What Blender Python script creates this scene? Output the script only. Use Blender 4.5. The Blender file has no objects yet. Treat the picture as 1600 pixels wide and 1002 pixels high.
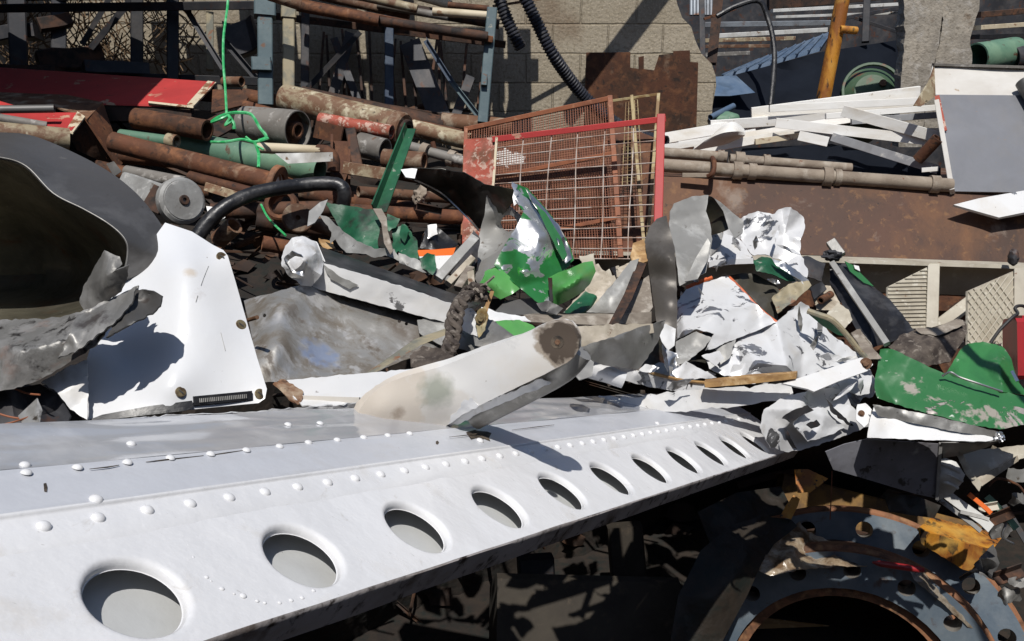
import bpy, bmesh, math, random
import numpy as np
from mathutils import Vector, Matrix, noise
from mathutils.geometry import delaunay_2d_cdt, intersect_point_tri_2d

SC = bpy.context.scene
COL = SC.collection
# ---------------------------------------------------------------- camera, sky, sun, exposure
F = 1386.0; CX = 800.0; CY = 501.0
PITCH = math.radians(16.0); CAMH = 3.0
cd = bpy.data.cameras.new("camera"); cam = bpy.data.objects.new("camera", cd); COL.objects.link(cam)
cam.location = (0, 0, CAMH); cam.rotation_euler = (math.pi/2 - PITCH, 0, 0)
cd.sensor_width = 36.0; cd.lens = F/1600*36.0; cd.clip_start = 0.02; cd.clip_end = 500
SC.camera = cam
CP, SP = math.cos(PITCH), math.sin(PITCH)
def cw(v):
    "camera frame (right, up, forward) to world"
    x, y, z = v
    return Vector((x, z*CP + y*SP, CAMH + y*CP - z*SP))
def cdir(v):
    x, y, z = v
    return Vector((x, z*CP + y*SP, y*CP - z*SP))
LIGHT = cdir((0.0216, -0.9156, 1.0)).normalized()      # the way the sunlight travels
world = bpy.data.worlds.new("World"); SC.world = world; world.use_nodes = True
wn = world.node_tree; bg = wn.nodes["Background"]
sky = wn.nodes.new("ShaderNodeTexSky"); sky.sky_type = 'NISHITA'; sky.sun_disc = False
sky.sun_elevation = math.asin(-LIGHT.z); sky.sun_rotation = math.atan2(-LIGHT.x, -LIGHT.y)
sky.air_density = 1.0; sky.dust_density = 0.6
wn.links.new(sky.outputs[0], bg.inputs[0]); bg.inputs[1].default_value = 0.085
sd = bpy.data.lights.new("sun", 'SUN'); sun = bpy.data.objects.new("sun", sd); COL.objects.link(sun)
sd.energy = 4.1; sd.angle = math.radians(0.5); sd.color = (1.0, 0.965, 0.91)
sun.rotation_euler = LIGHT.to_track_quat('-Z', 'Y').to_euler(); sun.location = (0, -4, 12)
SC.view_settings.view_transform = 'Standard'; SC.view_settings.look = 'None'
SC.view_settings.exposure = 0.0; SC.view_settings.gamma = 1.0
SC.render.engine = 'CYCLES'
SC.cycles.max_bounces = 8; SC.cycles.use_denoising = True; SC.cycles.diffuse_bounces = 6

# ---------------------------------------------------------------- points
ZOFF = 0.0
def P(x, y, z):
    z += ZOFF
    return cw(((x-CX)/F*z, -(y-CY)/F*z, z))
def PY(x, y, Y):
    "the point at world depth Y seen at this place"
    b = -(y-CY)/F
    z = Y/(CP + b*SP)
    return P(x, y, z)
RND = random.Random(7)

# ---------------------------------------------------------------- materials
MATS = {}
def rgb(h):
    "display colour to linear base colour"
    v = [int(h[i:i+2], 16)/255 for i in (0, 2, 4)]
    return tuple(c/12.92 if c <= .04045 else ((c+.055)/1.055)**2.4 for c in v)
def mat(name, base, rough=.55, metal=0.0, layers=(), bump=.0, bscale=40, spots=(), world_co=False, alpha=1.0, spec=.5, trans=0.0, stretch=(1,1,1), bump2=0.0, bs2=6, wear=None, vary=0.0):
    m = bpy.data.materials.new(name); m.use_nodes = True; nt = m.node_tree; N, L = nt.nodes, nt.links
    b = N["Principled BSDF"]
    if isinstance(base, str): base = rgb(base)
    geo = N.new("ShaderNodeNewGeometry")
    if world_co:
        co = geo.outputs["Position"]
    else:
        tc = N.new("ShaderNodeTexCoord"); oi = N.new("ShaderNodeObjectInfo")
        mu = N.new("ShaderNodeVectorMath"); mu.operation = 'SCALE'; mu.inputs[0].default_value = (31.7, 17.3, 23.9)
        L.new(oi.outputs["Random"], mu.inputs["Scale"])
        ad = N.new("ShaderNodeVectorMath"); ad.operation = 'ADD'
        L.new(tc.outputs["Object"], ad.inputs[0]); L.new(mu.outputs[0], ad.inputs[1]); co = ad.outputs[0]
    if stretch != (1,1,1):
        sv = N.new("ShaderNodeVectorMath"); sv.operation = 'MULTIPLY'; sv.inputs[1].default_value = stretch
        L.new(co, sv.inputs[0]); co = sv.outputs[0]
    col = None; rg = None; mt = None
    def const_col(c):
        n = N.new("ShaderNodeRGB"); n.outputs[0].default_value = (*c[:3], 1); return n.outputs[0]
    def const_val(v):
        n = N.new("ShaderNodeValue"); n.outputs[0].default_value = v; return n.outputs[0]
    col, rg, mt = const_col(base), const_val(rough), const_val(metal)
    hmask = None
    def mixin(mask, c, r, me):
        nonlocal col, rg, mt
        mx = N.new("ShaderNodeMix"); mx.data_type = 'RGBA'; L.new(mask, mx.inputs[0]); L.new(col, mx.inputs[6])
        mx.inputs[7].default_value = (*c[:3], 1); col = mx.outputs[2]
        for which in ('r', 'm'):
            v = r if which == 'r' else me
            if v is None: continue
            q = N.new("ShaderNodeMix"); q.data_type = 'FLOAT'; L.new(mask, q.inputs[0])
            L.new(rg if which == 'r' else mt, q.inputs[2]); q.inputs[3].default_value = v
            if which == 'r': rg = q.outputs[0]
            else: mt = q.outputs[0]
    for k, ly in enumerate(layers):
        c = ly['c']; c = rgb(c) if isinstance(c, str) else c
        nz = N.new("ShaderNodeTexNoise"); nz.inputs["Scale"].default_value = ly.get('s', 8)
        nz.inputs["Detail"].default_value = ly.get('d', 6); nz.inputs["Roughness"].default_value = ly.get('ro', .62)
        nz.inputs["Distortion"].default_value = ly.get('di', .3)
        of = N.new("ShaderNodeVectorMath"); of.operation = 'ADD'; of.inputs[1].default_value = (3.1*k, 7.7*k, 1.3*k)
        st = ly.get('st')
        src = co
        if st:
            sv = N.new("ShaderNodeVectorMath"); sv.operation = 'MULTIPLY'; sv.inputs[1].default_value = st
            L.new(co, sv.inputs[0]); src = sv.outputs[0]
        L.new(src, of.inputs[0]); L.new(of.outputs[0], nz.inputs["Vector"])
        mr = N.new("ShaderNodeMapRange"); t, so = ly.get('t', .5), ly.get('w', .05)
        mr.inputs[1].default_value = t-so; mr.inputs[2].default_value = t+so
        mr.inputs[3].default_value = 0; mr.inputs[4].default_value = ly.get('a', 1.0)
        L.new(nz.outputs[0], mr.inputs[0]); msk = mr.outputs[0]
        if ly.get('h'):
            hmask = (msk, ly['h'])
        mixin(msk, c, ly.get('r'), ly.get('m'))
    for sp in spots:        # stains with a place of their own: (world point, radius, colour, softness, strength, noise)
        pt, rad, c, soft, a, nzs = sp
        c = rgb(c) if isinstance(c, str) else c
        ds = N.new("ShaderNodeVectorMath"); ds.operation = 'DISTANCE'; ds.inputs[1].default_value = pt
        L.new(geo.outputs["Position"], ds.inputs[0])
        nz = N.new("ShaderNodeTexNoise"); nz.inputs["Scale"].default_value = 2.2/rad; nz.inputs["Detail"].default_value = 6
        L.new(geo.outputs["Position"], nz.inputs["Vector"])
        ma = N.new("ShaderNodeMath"); ma.operation = 'MULTIPLY_ADD'; ma.inputs[1].default_value = -nzs*rad; 
        L.new(nz.outputs[0], ma.inputs[0]); L.new(ds.outputs["Value"], ma.inputs[2])
        mr = N.new("ShaderNodeMapRange"); r2 = rad - nzs*rad*.5
        mr.inputs[1].default_value = r2*(1-soft); mr.inputs[2].default_value = r2*(1+soft); mr.inputs[3].default_value = a; mr.inputs[4].default_value = 0
        L.new(ma.outputs[0], mr.inputs[0]); mixin(mr.outputs[0], c, .8, 0.0)
    if vary:        # every piece has its own tone
        oi2 = N.new("ShaderNodeObjectInfo"); mv = N.new("ShaderNodeMapRange"); mv.inputs[3].default_value = 1-vary; mv.inputs[4].default_value = 1+vary
        L.new(oi2.outputs["Random"], mv.inputs[0]); sc_ = N.new("ShaderNodeVectorMath"); sc_.operation = 'SCALE'
        L.new(col, sc_.inputs[0]); L.new(mv.outputs[0], sc_.inputs["Scale"]); col = sc_.outputs[0]
    if wear:        # paint rubbed off along folds and edges
        c, amt = wear[0], wear[1]
        nz = N.new("ShaderNodeTexNoise"); nz.inputs["Scale"].default_value = 30; nz.inputs["Detail"].default_value = 5; L.new(co, nz.inputs["Vector"])
        ma = N.new("ShaderNodeMath"); ma.operation = 'MULTIPLY_ADD'; ma.inputs[1].default_value = .09; L.new(nz.outputs[0], ma.inputs[0]); L.new(geo.outputs["Pointiness"], ma.inputs[2])
        mr = N.new("ShaderNodeMapRange"); mr.inputs[1].default_value = .585-.02*amt; mr.inputs[2].default_value = .60-.02*amt; mr.inputs[4].default_value = .9; L.new(ma.outputs[0], mr.inputs[0])
        mixin(mr.outputs[0], c, .4, .6)
    L.new(col, b.inputs["Base Color"]); L.new(rg, b.inputs["Roughness"]); L.new(mt, b.inputs["Metallic"])
    b.inputs["Specular IOR Level"].default_value = spec
    if alpha < 1: b.inputs["Alpha"].default_value = alpha
    if trans: b.inputs["Transmission Weight"].default_value = trans
    prev = None
    for st, s in ((bump2, bs2), (bump, bscale)):
        if not st: continue
        nz = N.new("ShaderNodeTexNoise"); nz.inputs["Scale"].default_value = s; nz.inputs["Detail"].default_value = 5
        L.new(co, nz.inputs["Vector"])
        bp = N.new("ShaderNodeBump"); bp.inputs["Strength"].default_value = st; bp.inputs["Distance"].default_value = .35/s
        L.new(nz.outputs[0], bp.inputs["Height"])
        if prev is not None: L.new(prev, bp.inputs["Normal"])
        prev = bp.outputs[0]
    if hmask:
        bp = N.new("ShaderNodeBump"); bp.inputs["Strength"].default_value = hmask[1]; bp.inputs["Distance"].default_value = .002; bp.invert = True
        L.new(hmask[0], bp.inputs["Height"])
        if prev is not None: L.new(prev, bp.inputs["Normal"])
        prev = bp.outputs[0]
    if prev is not None: L.new(prev, b.inputs["Normal"])
    MATS[name] = m
    return m

# ---------------------------------------------------------------- objects
def add(name, data, mats, label=None, cat=None, group=None, parent=None, kind=None, smooth=35, base=True):
    verts, faces = data[0], data[1]
    mi = data[2] if len(data) > 2 else None
    vs = np.array([tuple(v) for v in verts], dtype=float)
    lo, hi = vs.min(0), vs.max(0)
    org = Vector(((lo[0]+hi[0])/2, (lo[1]+hi[1])/2, lo[2] if (base and parent is None) else (lo[2]+hi[2])/2))
    me = bpy.data.meshes.new(name)
    me.from_pydata([tuple(v) for v in (vs - np.array(org))], [], faces)
    if not isinstance(mats, (list, tuple)): mats = [mats]
    for m in mats: me.materials.append(MATS[m] if isinstance(m, str) else m)
    if mi is not None:
        me.polygons.foreach_set("material_index", mi)
    me.validate(); me.update()
    if smooth:
        me.polygons.foreach_set("use_smooth", [True]*len(me.polygons))
        me.set_sharp_from_angle(angle=math.radians(smooth))
    o = bpy.data.objects.new(name, me); COL.objects.link(o)
    if parent is not None:
        o.parent = parent; o.location = org - root_loc(parent)
    else:
        o.location = org
    if label: o["label"] = label
    if cat: o["category"] = cat
    if group: o["group"] = group
    if kind: o["kind"] = kind
    return o
def root_loc(o):
    v = Vector(o.location); p = o.parent
    while p: v += Vector(p.location); p = p.parent
    return v
def thing(name, loc, label, cat, group=None):
    o = bpy.data.objects.new(name, None); COL.objects.link(o); o.location = loc; o.empty_display_size = .1
    o["label"] = label; o["category"] = cat
    if group: o["group"] = group
    return o
def join(*ds):
    V, Fs, M = [], [], []
    for d in ds:
        n = len(V); V += list(d[0]); Fs += [tuple(i+n for i in f) for f in d[1]]
        M += list(d[2]) if len(d) > 2 and d[2] is not None else [0]*len(d[1])
    return V, Fs, M
def setmat(d, k): return d[0], d[1], [k]*len(d[1])

# ---------------------------------------------------------------- shapes
def frame(a, up):
    a = a.normalized(); s = a.cross(up)
    if s.length < 1e-6: s = a.cross(Vector((1, 0, 0)))
    s.normalize(); t = s.cross(a).normalized()
    return a, s, t
def view(p): return (Vector((0, 0, CAMH)) - p).normalized()
def px(n, z): return n*(z+ZOFF)/F                                  # n photo pixels at distance z, in metres
def tube_path(pts, rads, seg=10, wall=0.0, caps=True, wob=0.0, seed=0):
    "round tube through 3D points; wall > 0 makes it hollow"
    n = len(pts); V, Fc = [], []
    ref = Vector((.13, .31, .94)); prev = None
    rings = []
    for i in range(n):
        a = (pts[min(i+1, n-1)] - pts[max(i-1, 0)]).normalized()
        if prev is None: _, s, t = frame(a, ref)
        else:
            s = prev - a*prev.dot(a); s.normalize(); t = s.cross(a).normalized()
        prev = s
        ring = []
        for k in range(seg):
            th = 2*math.pi*k/seg; r = rads[i]
            if wob: r *= 1 + wob*noise.noise(Vector((i*.7+seed, math.cos(th)*1.3, math.sin(th)*1.3+seed)))
            ring.append(len(V)); V.append(pts[i] + (s*math.cos(th) + t*math.sin(th))*r)
        rings.append(ring)
    for i in range(n-1):
        for k in range(seg):
            Fc.append((rings[i][k], rings[i][(k+1) % seg], rings[i+1][(k+1) % seg], rings[i+1][k]))
    if wall > 0:
        inner = []
        for i in range(n):
            c = sum((V[j] for j in rings[i]), Vector())/seg
            r = []
            for j in rings[i]:
                q = c + (V[j]-c)*(1-wall/max(rads[i], 1e-5)); r.append(len(V)); V.append(q)
            inner.append(r)
        for i in range(n-1):
            for k in range(seg):
                Fc.append((inner[i][k], inner[i+1][k], inner[i+1][(k+1) % seg], inner[i][(k+1) % seg]))
        for R, I, fl in ((rings[0], inner[0], 1), (rings[-1], inner[-1], 0)):
            for k in range(seg):
                q = (R[k], I[k], I[(k+1) % seg], R[(k+1) % seg])
                Fc.append(q if not fl else q[::-1])
    elif caps:
        Fc.append(tuple(rings[0][::-1])); Fc.append(tuple(rings[-1]))
    return V, Fc
def catmull(pts, m=8):
    out = []; n = len(pts)
    for i in range(n-1):
        p0, p1, p2, p3 = pts[max(i-1, 0)], pts[i], pts[i+1], pts[min(i+2, n-1)]
        for k in range(m):
            t = k/m
            out.append(.5*((2*p1) + (p2-p0)*t + (2*p0-5*p1+4*p2-p3)*t*t + (3*p1-p0-3*p2+p3)*t**3))
    out.append(pts[-1]); return out
def pipe(a, b, r, r2=None, wall=.16, seg=20, n=7, wob=.03, rim=0):
    "straight hollow pipe between two photo points (x, y, distance), r in photo pixels at a"
    A, B = P(*a), P(*b); ra = px(r, a[2]); rb = ra if r2 is None else px(r2, b[2])
    pts = [A.lerp(B, i/(n-1)) for i in range(n)]
    return tube_path(pts, [ra+(rb-ra)*i/(n-1) for i in range(n)], seg, wall=max(ra, rb)*wall, wob=wob, seed=a[0]*.37)
def hose(pl, r, seg=10, m=8, corr=0.0, pitch=6, wall=0.0, wob=0.0):
    pts = catmull([P(*p) for p in pl], m); rr = px(r, pl[0][2])
    if corr:
        L = sum((pts[i+1]-pts[i]).length for i in range(len(pts)-1)); step = px(pitch, pl[0][2])/4
        k = max(8, int(L/step)); pts = resample(pts, k)
        rads = [rr*(1+corr*(1 if (i//2) % 2 else -1)) for i in range(k)]
    else: rads = [rr]*len(pts)
    return tube_path(pts, rads, seg, wall=wall*rr, wob=wob)
def resample(pts, k):
    d = [0]
    for i in range(len(pts)-1): d.append(d[-1]+(pts[i+1]-pts[i]).length)
    out = []; j = 0
    for i in range(k):
        s = d[-1]*i/(k-1)
        while j < len(pts)-2 and d[j+1] < s: j += 1
        f = (s-d[j])/max(d[j+1]-d[j], 1e-9); out.append(pts[j].lerp(pts[j+1], min(max(f, 0), 1)))
    return out
PROF = {
 'box': [(-.5,-.5),(.5,-.5),(.5,.5),(-.5,.5)],
 'L': [(-.5,-.5),(.5,-.5),(.5,-.38),(-.38,-.38),(-.38,.5),(-.5,.5)],
 'U': [(-.5,-.5),(.5,-.5),(.5,.5),(.38,.5),(.38,-.38),(-.38,-.38),(-.38,.5),(-.5,.5)],
 'I': [(-.5,-.5),(.5,-.5),(.5,-.36),(.07,-.36),(.07,.36),(.5,.36),(.5,.5),(-.5,.5),(-.5,.36),(-.07,.36),(-.07,-.36),(-.5,-.36)],
 'O': None}
def bar(a, b, w, d, roll=0, prof='box', w2=None, n=6, bev=.08, wob=.0, bow=0.0):
    "straight bar between two photo points; w across the picture and d in depth, photo pixels at a"
    A, B = P(*a), P(*b); return bar3(A, B, px(w, a[2]), px(d, a[2]), roll, prof, (px(w2, b[2])/px(w, a[2]) if w2 else 1), n, bev, wob, bow, view((A+B)/2))
def bar3(A, B, w, d, roll=0, prof='box', k2=1, n=6, bev=.08, wob=0, bow=0.0, up=Vector((0, 0, 1))):
    ax, s, t = frame(B-A, up)
    c, si = math.cos(math.radians(roll)), math.sin(math.radians(roll))
    s, t = s*c + t*si, t*c - s*si
    hollow = prof == 'O'
    pr = PROF['box'] if hollow else PROF[prof]
    if prof == 'box' and bev:
        bw, bd = bev*min(w, d)/w, bev*min(w, d)/d
        pr = []
        for (x, y) in PROF['box']:
            sx, sy = (1 if x > 0 else -1), (1 if y > 0 else -1)
            q = [(x-sx*bw, y), (x, y-sy*bd)]
            pr += q if sx*sy < 0 else q[::-1]
        pr = [p for p in pr]
    V, Fc = [], []; m = len(pr); rows = []
    for i in range(n):
        f = i/(n-1); k = 1+(k2-1)*f; C = A.lerp(B, f) + t*(bow*math.sin(math.pi*f))
        if wob and 0 < i < n-1: C = C + s*(wob*w*noise.noise(C*3)) + t*(wob*w*noise.noise(C*3+Vector((5, 5, 5))))
        rows.append([len(V)+j for j in range(m)])
        for (x, y) in pr: V.append(C + s*(x*w*k) + t*(y*d*k))
    for i in range(n-1):
        for j in range(m): Fc.append((rows[i][j], rows[i][(j+1) % m], rows[i+1][(j+1) % m], rows[i+1][j]))
    if hollow:
        inr = []; wt = .09
        for i in range(n):
            f = i/(n-1); k = 1+(k2-1)*f; C = A.lerp(B, f) + t*(bow*math.sin(math.pi*f)); r = []
            for (x, y) in pr:
                r.append(len(V)); V.append(C + s*(x*(w-2*wt*min(w, d))*k) + t*(y*(d-2*wt*min(w, d))*k))
            inr.append(r)
        for i in range(n-1):
            for j in range(m): Fc.append((inr[i][j], inr[i+1][j], inr[i+1][(j+1) % m], inr[i][(j+1) % m]))
        for j in range(m):
            Fc.append((rows[0][j], inr[0][j], inr[0][(j+1) % m], rows[0][(j+1) % m]))
            Fc.append((rows[-1][j], rows[-1][(j+1) % m], inr[-1][(j+1) % m], inr[-1][j]))
    else:
        Fc.append(tuple(rows[0][::-1])); Fc.append(tuple(rows[-1]))
    return V, Fc
def loft(secs, cap=True, side_mats=None, sub=1):
    "closed sections of photo points, joined in order"
    V, Fc, M = [], [], []; S = [[P(*p) for p in s] for s in secs]
    if sub > 1:
        T = []
        for i in range(len(S)-1):
            for k in range(sub): T.append([S[i][j].lerp(S[i+1][j], k/sub) for j in range(len(S[i]))])
        S = T + [S[-1]]
    m = len(S[0])
    for s in S: V += s
    for i in range(len(S)-1):
        for j in range(m):
            Fc.append((i*m+j, i*m+(j+1) % m, (i+1)*m+(j+1) % m, (i+1)*m+j)); M.append(side_mats[j] if side_mats else 0)
    if cap:
        Fc.append(tuple(range(m))[::-1]); M.append(0); Fc.append(tuple((len(S)-1)*m+j for j in range(m))); M.append(0)
    return V, Fc, M
def _h(i, j, s):
    n = (i*374761393 + j*668265263 + s*2147483647 + 1013904223) & 0xffffffff
    n = ((n ^ (n >> 13))*1274126177) & 0xffffffff
    return ((n ^ (n >> 16)) & 0xffff)/32767.5 - 1
def facet(x, y, seed):
    "piecewise-flat noise: the facets of crumpled sheet"
    k = (x+y)*.36602540378; i, j = math.floor(x+k), math.floor(y+k); u, v = x+k-i, y+k-j
    if u > v: return _h(i, j, seed)*(1-u) + _h(i+1, j, seed)*(u-v) + _h(i+1, j+1, seed)*v
    return _h(i, j, seed)*(1-v) + _h(i, j+1, seed)*(v-u) + _h(i+1, j+1, seed)*u
def crumple(x, y, amp, size, seed, soft=0.0):
    wx = noise.noise(Vector((x/size*.6, y/size*.6, seed*1.7)))*.7; wy = noise.noise(Vector((x/size*.6, y/size*.6, seed*1.7+9)))*.7
    h = facet(x/size+wx, y/size+wy, seed) + .4*facet(x/size*2.3+wy, y/size*2.3+wx, seed+5)
    if soft: h = h*(1-soft) + soft*1.6*noise.noise(Vector((x/size, y/size, seed*3.1)))
    return amp*h
def rkern(r2): return (r2+2e-3)**.85
def rbf(ctrl):
    c = np.array(ctrl, float); xy = c[:, :2]/100; n = len(c)
    d = rkern(((xy[:, None]-xy[None])**2).sum(-1))
    A = np.zeros((n+3, n+3)); A[:n, :n] = d - 1e-3*np.eye(n); A[:n, n] = 1; A[:n, n+1:] = xy; A[n, :n] = 1; A[n+1:, :n] = xy.T
    w = np.linalg.lstsq(A, np.r_[c[:, 2], 0, 0, 0], rcond=None)[0]
    def f(x, y):
        q = rkern(((xy-np.array([x, y])/100)**2).sum(-1))
        return float(q@w[:n] + w[n] + w[n+1]*x/100 + w[n+2]*y/100)
    return f
def inside(x, y, poly):
    r = False; j = len(poly)-1
    for i in range(len(poly)):
        xi, yi, xj, yj = poly[i][0], poly[i][1], poly[j][0], poly[j][1]
        if (yi > y) != (yj > y) and x < (xj-xi)*(y-yi)/(yj-yi)+xi: r = not r
        j = i
    return r
def sheet(out, z=None, inner=(), res=9, amp=0.0, size=40, jag=0.0, th=.003, seed=1, two=False, soft=0.0, curl=0.0, smooth_edge=True, holes=()):
    """a sheet of metal from its outline in photo points; each point may carry its own distance (else z).
    inner = more points (x, y, distance) it passes through; amp and size = crumple in metres and pixels; jag = torn edge"""
    o = [(p[0], p[1], p[2] if len(p) > 2 else z) for p in out]
    f = rbf(list(o)+[tuple(q) for q in inner])
    bp = []
    n = len(o)
    for i in range(n):
        a, b = o[i], o[(i+1) % n]; L = math.hypot(b[0]-a[0], b[1]-a[1]); k = max(1, int(L/res))
        nx, ny = (b[1]-a[1])/max(L, 1e-6), -(b[0]-a[0])/max(L, 1e-6)
        for s in range(k):
            t = s/k; x, y = a[0]+(b[0]-a[0])*t, a[1]+(b[1]-a[1])*t
            if jag and s:
                d = jag*(noise.noise(Vector((x*.11, y*.11, seed)))+.8*facet(x*.13, y*.13, seed+3)); x += nx*d; y += ny*d
            bp.append((x, y))
    pts = list(bp)
    x0, x1 = min(p[0] for p in bp), max(p[0] for p in bp); y0, y1 = min(p[1] for p in bp), max(p[1] for p in bp)
    rr = random.Random(seed); B = np.array(bp)
    yy = y0; row = 0
    while yy < y1:
        xx = x0 + (res*.5 if row % 2 else 0)
        while xx < x1:
            x, y = xx+rr.uniform(-.2, .2)*res, yy+rr.uniform(-.2, .2)*res
            if inside(x, y, bp) and ((B-np.array([x, y]))**2).sum(1).min() > (.45*res)**2: pts.append((x, y))
            xx += res
        yy += res*.866; row += 1
    hed = []
    for (hx, hy, hr) in holes:
        pts = [p for i, p in enumerate(pts) if i < len(bp) or math.hypot(p[0]-hx, p[1]-hy) > hr*1.25]
    e = [(i, (i+1) % len(bp)) for i in range(len(bp))]
    for (hx, hy, hr) in holes:
        s0 = len(pts)
        for k in range(12): pts.append((hx+hr*math.cos(k*math.pi/6), hy+hr*math.sin(k*math.pi/6)))
        e += [(s0+k, s0+(k+1) % 12) for k in range(12)]
    vo, _, fo, _, _, _ = delaunay_2d_cdt([Vector(p) for p in pts], e, [], 1, 1e-4)
    if holes:
        fo = [t for t in fo if not any(math.hypot(sum(vo[i][0] for i in t)/3-hx, sum(vo[i][1] for i in t)/3-hy) < hr*.97 for hx, hy, hr in holes)]
    V = []
    for v in vo:
        zz = f(v[0], v[1])
        if amp: zz += crumple(v[0], v[1], amp, size, seed, soft)
        V.append(P(v[0], v[1], zz))
    fo = [t for t in fo if len(t) == 3]
    # make every face look at the camera
    fc = []
    for t in fo:
        c = (vo[t[1]]-vo[t[0]]).cross(vo[t[2]]-vo[t[0]])
        fc.append(tuple(t) if c < 0 else tuple(t)[::-1])
    return thicken(V, fc, th, two)
def foldsheet(out, z=None, inner=(), res=7, amp=.02, size=40, jag=0.0, th=.003, seed=1, two=False, dent=.10, relax=2, **_):
    """a sheet bent along long straight folds: flat facets between random fold points, torn edge, small dents"""
    o = [(p[0], p[1], p[2] if len(p) > 2 else z) for p in out]; n = len(o)
    f = rbf(list(o)+[tuple(q) for q in inner]); rr = random.Random(seed*13+5)
    co = []
    for i in range(n):
        a, b = o[i], o[(i+1) % n]; L = math.hypot(b[0]-a[0], b[1]-a[1]); k = max(1, int(L/(size*1.3)))
        for s in range(k):
            t = s/k; co.append((a[0]+(b[0]-a[0])*t, a[1]+(b[1]-a[1])*t, a[2]+(b[2]-a[2])*t + amp*.55*rr.uniform(-1, 1)))
    nb = len(co); P2 = [(c[0], c[1]) for c in co]
    x0, x1 = min(p[0] for p in P2), max(p[0] for p in P2); y0, y1 = min(p[1] for p in P2), max(p[1] for p in P2)
    ang = rr.uniform(0, 3.14); ca, sa = math.cos(ang), math.sin(ang)
    def dist(p, q):
        dx, dy = p[0]-q[0], p[1]-q[1]; return math.hypot((dx*ca+dy*sa)/1.5, (-dx*sa+dy*ca)*1.25)
    for _t in range(900):
        p = (rr.uniform(x0, x1), rr.uniform(y0, y1))
        if not inside(p[0], p[1], P2): continue
        if min(dist(p, (c[0], c[1])) for c in co) < size*.75: continue
        co.append((p[0], p[1], f(*p) + amp*rr.choice([-1, 1])*rr.uniform(.35, 1.15)))
    bed = [(i, (i+1) % nb) for i in range(nb)]
    vo, ed, fo, _, _, _ = delaunay_2d_cdt([Vector((c[0], c[1])) for c in co], bed, [], 1, 1e-4)
    zc = []
    for v in vo:
        j = min(range(len(co)), key=lambda q: (co[q][0]-v[0])**2+(co[q][1]-v[1])**2); zc.append(co[j][2])
    tris = [(vo[t[0]], vo[t[1]], vo[t[2]], zc[t[0]], zc[t[1]], zc[t[2]]) for t in fo if len(t) == 3]
    def lin(x, y):
        best = None
        for a, b, c, za, zb_, zc_ in tris:
            d = (b[1]-c[1])*(a[0]-c[0])+(c[0]-b[0])*(a[1]-c[1])
            if abs(d) < 1e-9: continue
            l1 = ((b[1]-c[1])*(x-c[0])+(c[0]-b[0])*(y-c[1]))/d; l2 = ((c[1]-a[1])*(x-c[0])+(a[0]-c[0])*(y-c[1]))/d; l3 = 1-l1-l2
            m = min(l1, l2, l3)
            if best is None or m > best[0]: best = (m, l1*za+l2*zb_+l3*zc_)
            if m >= -1e-6: break
        return best[1]
    # boundary, torn
    bset = {tuple(sorted(e)) for e in ed}
    pts = []; zz = []; cons = []
    bp = []
    for i in range(nb):
        a, b = co[i], co[(i+1) % nb]; L = math.hypot(b[0]-a[0], b[1]-a[1]); k = max(1, int(L/res)); nx, ny = (b[1]-a[1])/max(L, 1e-6), -(b[0]-a[0])/max(L, 1e-6)
        for s in range(k):
            t = s/k; x, y = a[0]+(b[0]-a[0])*t, a[1]+(b[1]-a[1])*t; q = a[2]+(b[2]-a[2])*t
            if jag and s:
                d = jag*(noise.noise(Vector((x*.11, y*.11, seed)))+.8*facet(x*.13, y*.13, seed+3)); x += nx*d; y += ny*d
            bp.append((x, y)); zz.append(q)
    pts = list(bp); cons = [(i, (i+1) % len(bp)) for i in range(len(bp))]
    # fold lines
    ecount = {}
    for t in fo:
        for k in range(3): e = tuple(sorted((t[k], t[(k+1) % 3]))); ecount[e] = ecount.get(e, 0)+1
    vid = {}
    def pid(i):
        if i not in vid:
            v = vo[i]; j = None
            for q, b in enumerate(bp):
                if abs(b[0]-v[0]) < .05 and abs(b[1]-v[1]) < .05: j = q; break
            if j is None: pts.append((v[0], v[1])); zz.append(zc[i]); j = len(pts)-1
            vid[i] = j
        return vid[i]
    for (i, j), c in ecount.items():
        if c < 2: continue
        a, b = vo[i], vo[j]; L = (b-a).length; k = max(1, int(L/res)); prev = pid(i)
        for s in range(1, k):
            t = s/k; pts.append((a[0]+(b[0]-a[0])*t, a[1]+(b[1]-a[1])*t)); zz.append(zc[i]+(zc[j]-zc[i])*t); cons.append((prev, len(pts)-1)); prev = len(pts)-1
        cons.append((prev, pid(j)))
    A = np.array(pts); yy = y0; row = 0
    while yy < y1:
        xx = x0 + (res*.5 if row % 2 else 0)
        while xx < x1:
            x, y = xx+rr.uniform(-.2, .2)*res, yy+rr.uniform(-.2, .2)*res
            if inside(x, y, bp) and ((A-np.array([x, y]))**2).sum(1).min() > (.5*res)**2: pts.append((x, y)); zz.append(lin(x, y))
            xx += res
        yy += res*.866; row += 1
    v2, _, f2, ov, _, _ = delaunay_2d_cdt([Vector(p) for p in pts], cons, [], 1, 1e-4)
    V = []
    for k, v in enumerate(v2):
        z_ = zz[ov[k][0]] if ov[k] else lin(v[0], v[1])
        z_ += amp*dent*(noise.noise(Vector((v[0]/size*2.2, v[1]/size*2.2, seed*2.3))) + .5*noise.noise(Vector((v[0]/size*5, v[1]/size*5, seed*4.1))))
        V.append([v[0], v[1], z_])
    # bends have a radius: relax the distance a little along the folds
    nbr = [set() for _ in V]
    for t in f2:
        for k in range(len(t)): nbr[t[k]].add(t[(k+1) % len(t)]); nbr[t[(k+1) % len(t)]].add(t[k])
    for _t in range(relax):
        nz_ = [(.45*V[i][2] + .55*sum(V[j][2] for j in nbr[i])/len(nbr[i])) if nbr[i] else V[i][2] for i in range(len(V))]
        for i in range(len(V)): V[i][2] = nz_[i]
    V = [P(*q) for q in V]
    fc = []
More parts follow.
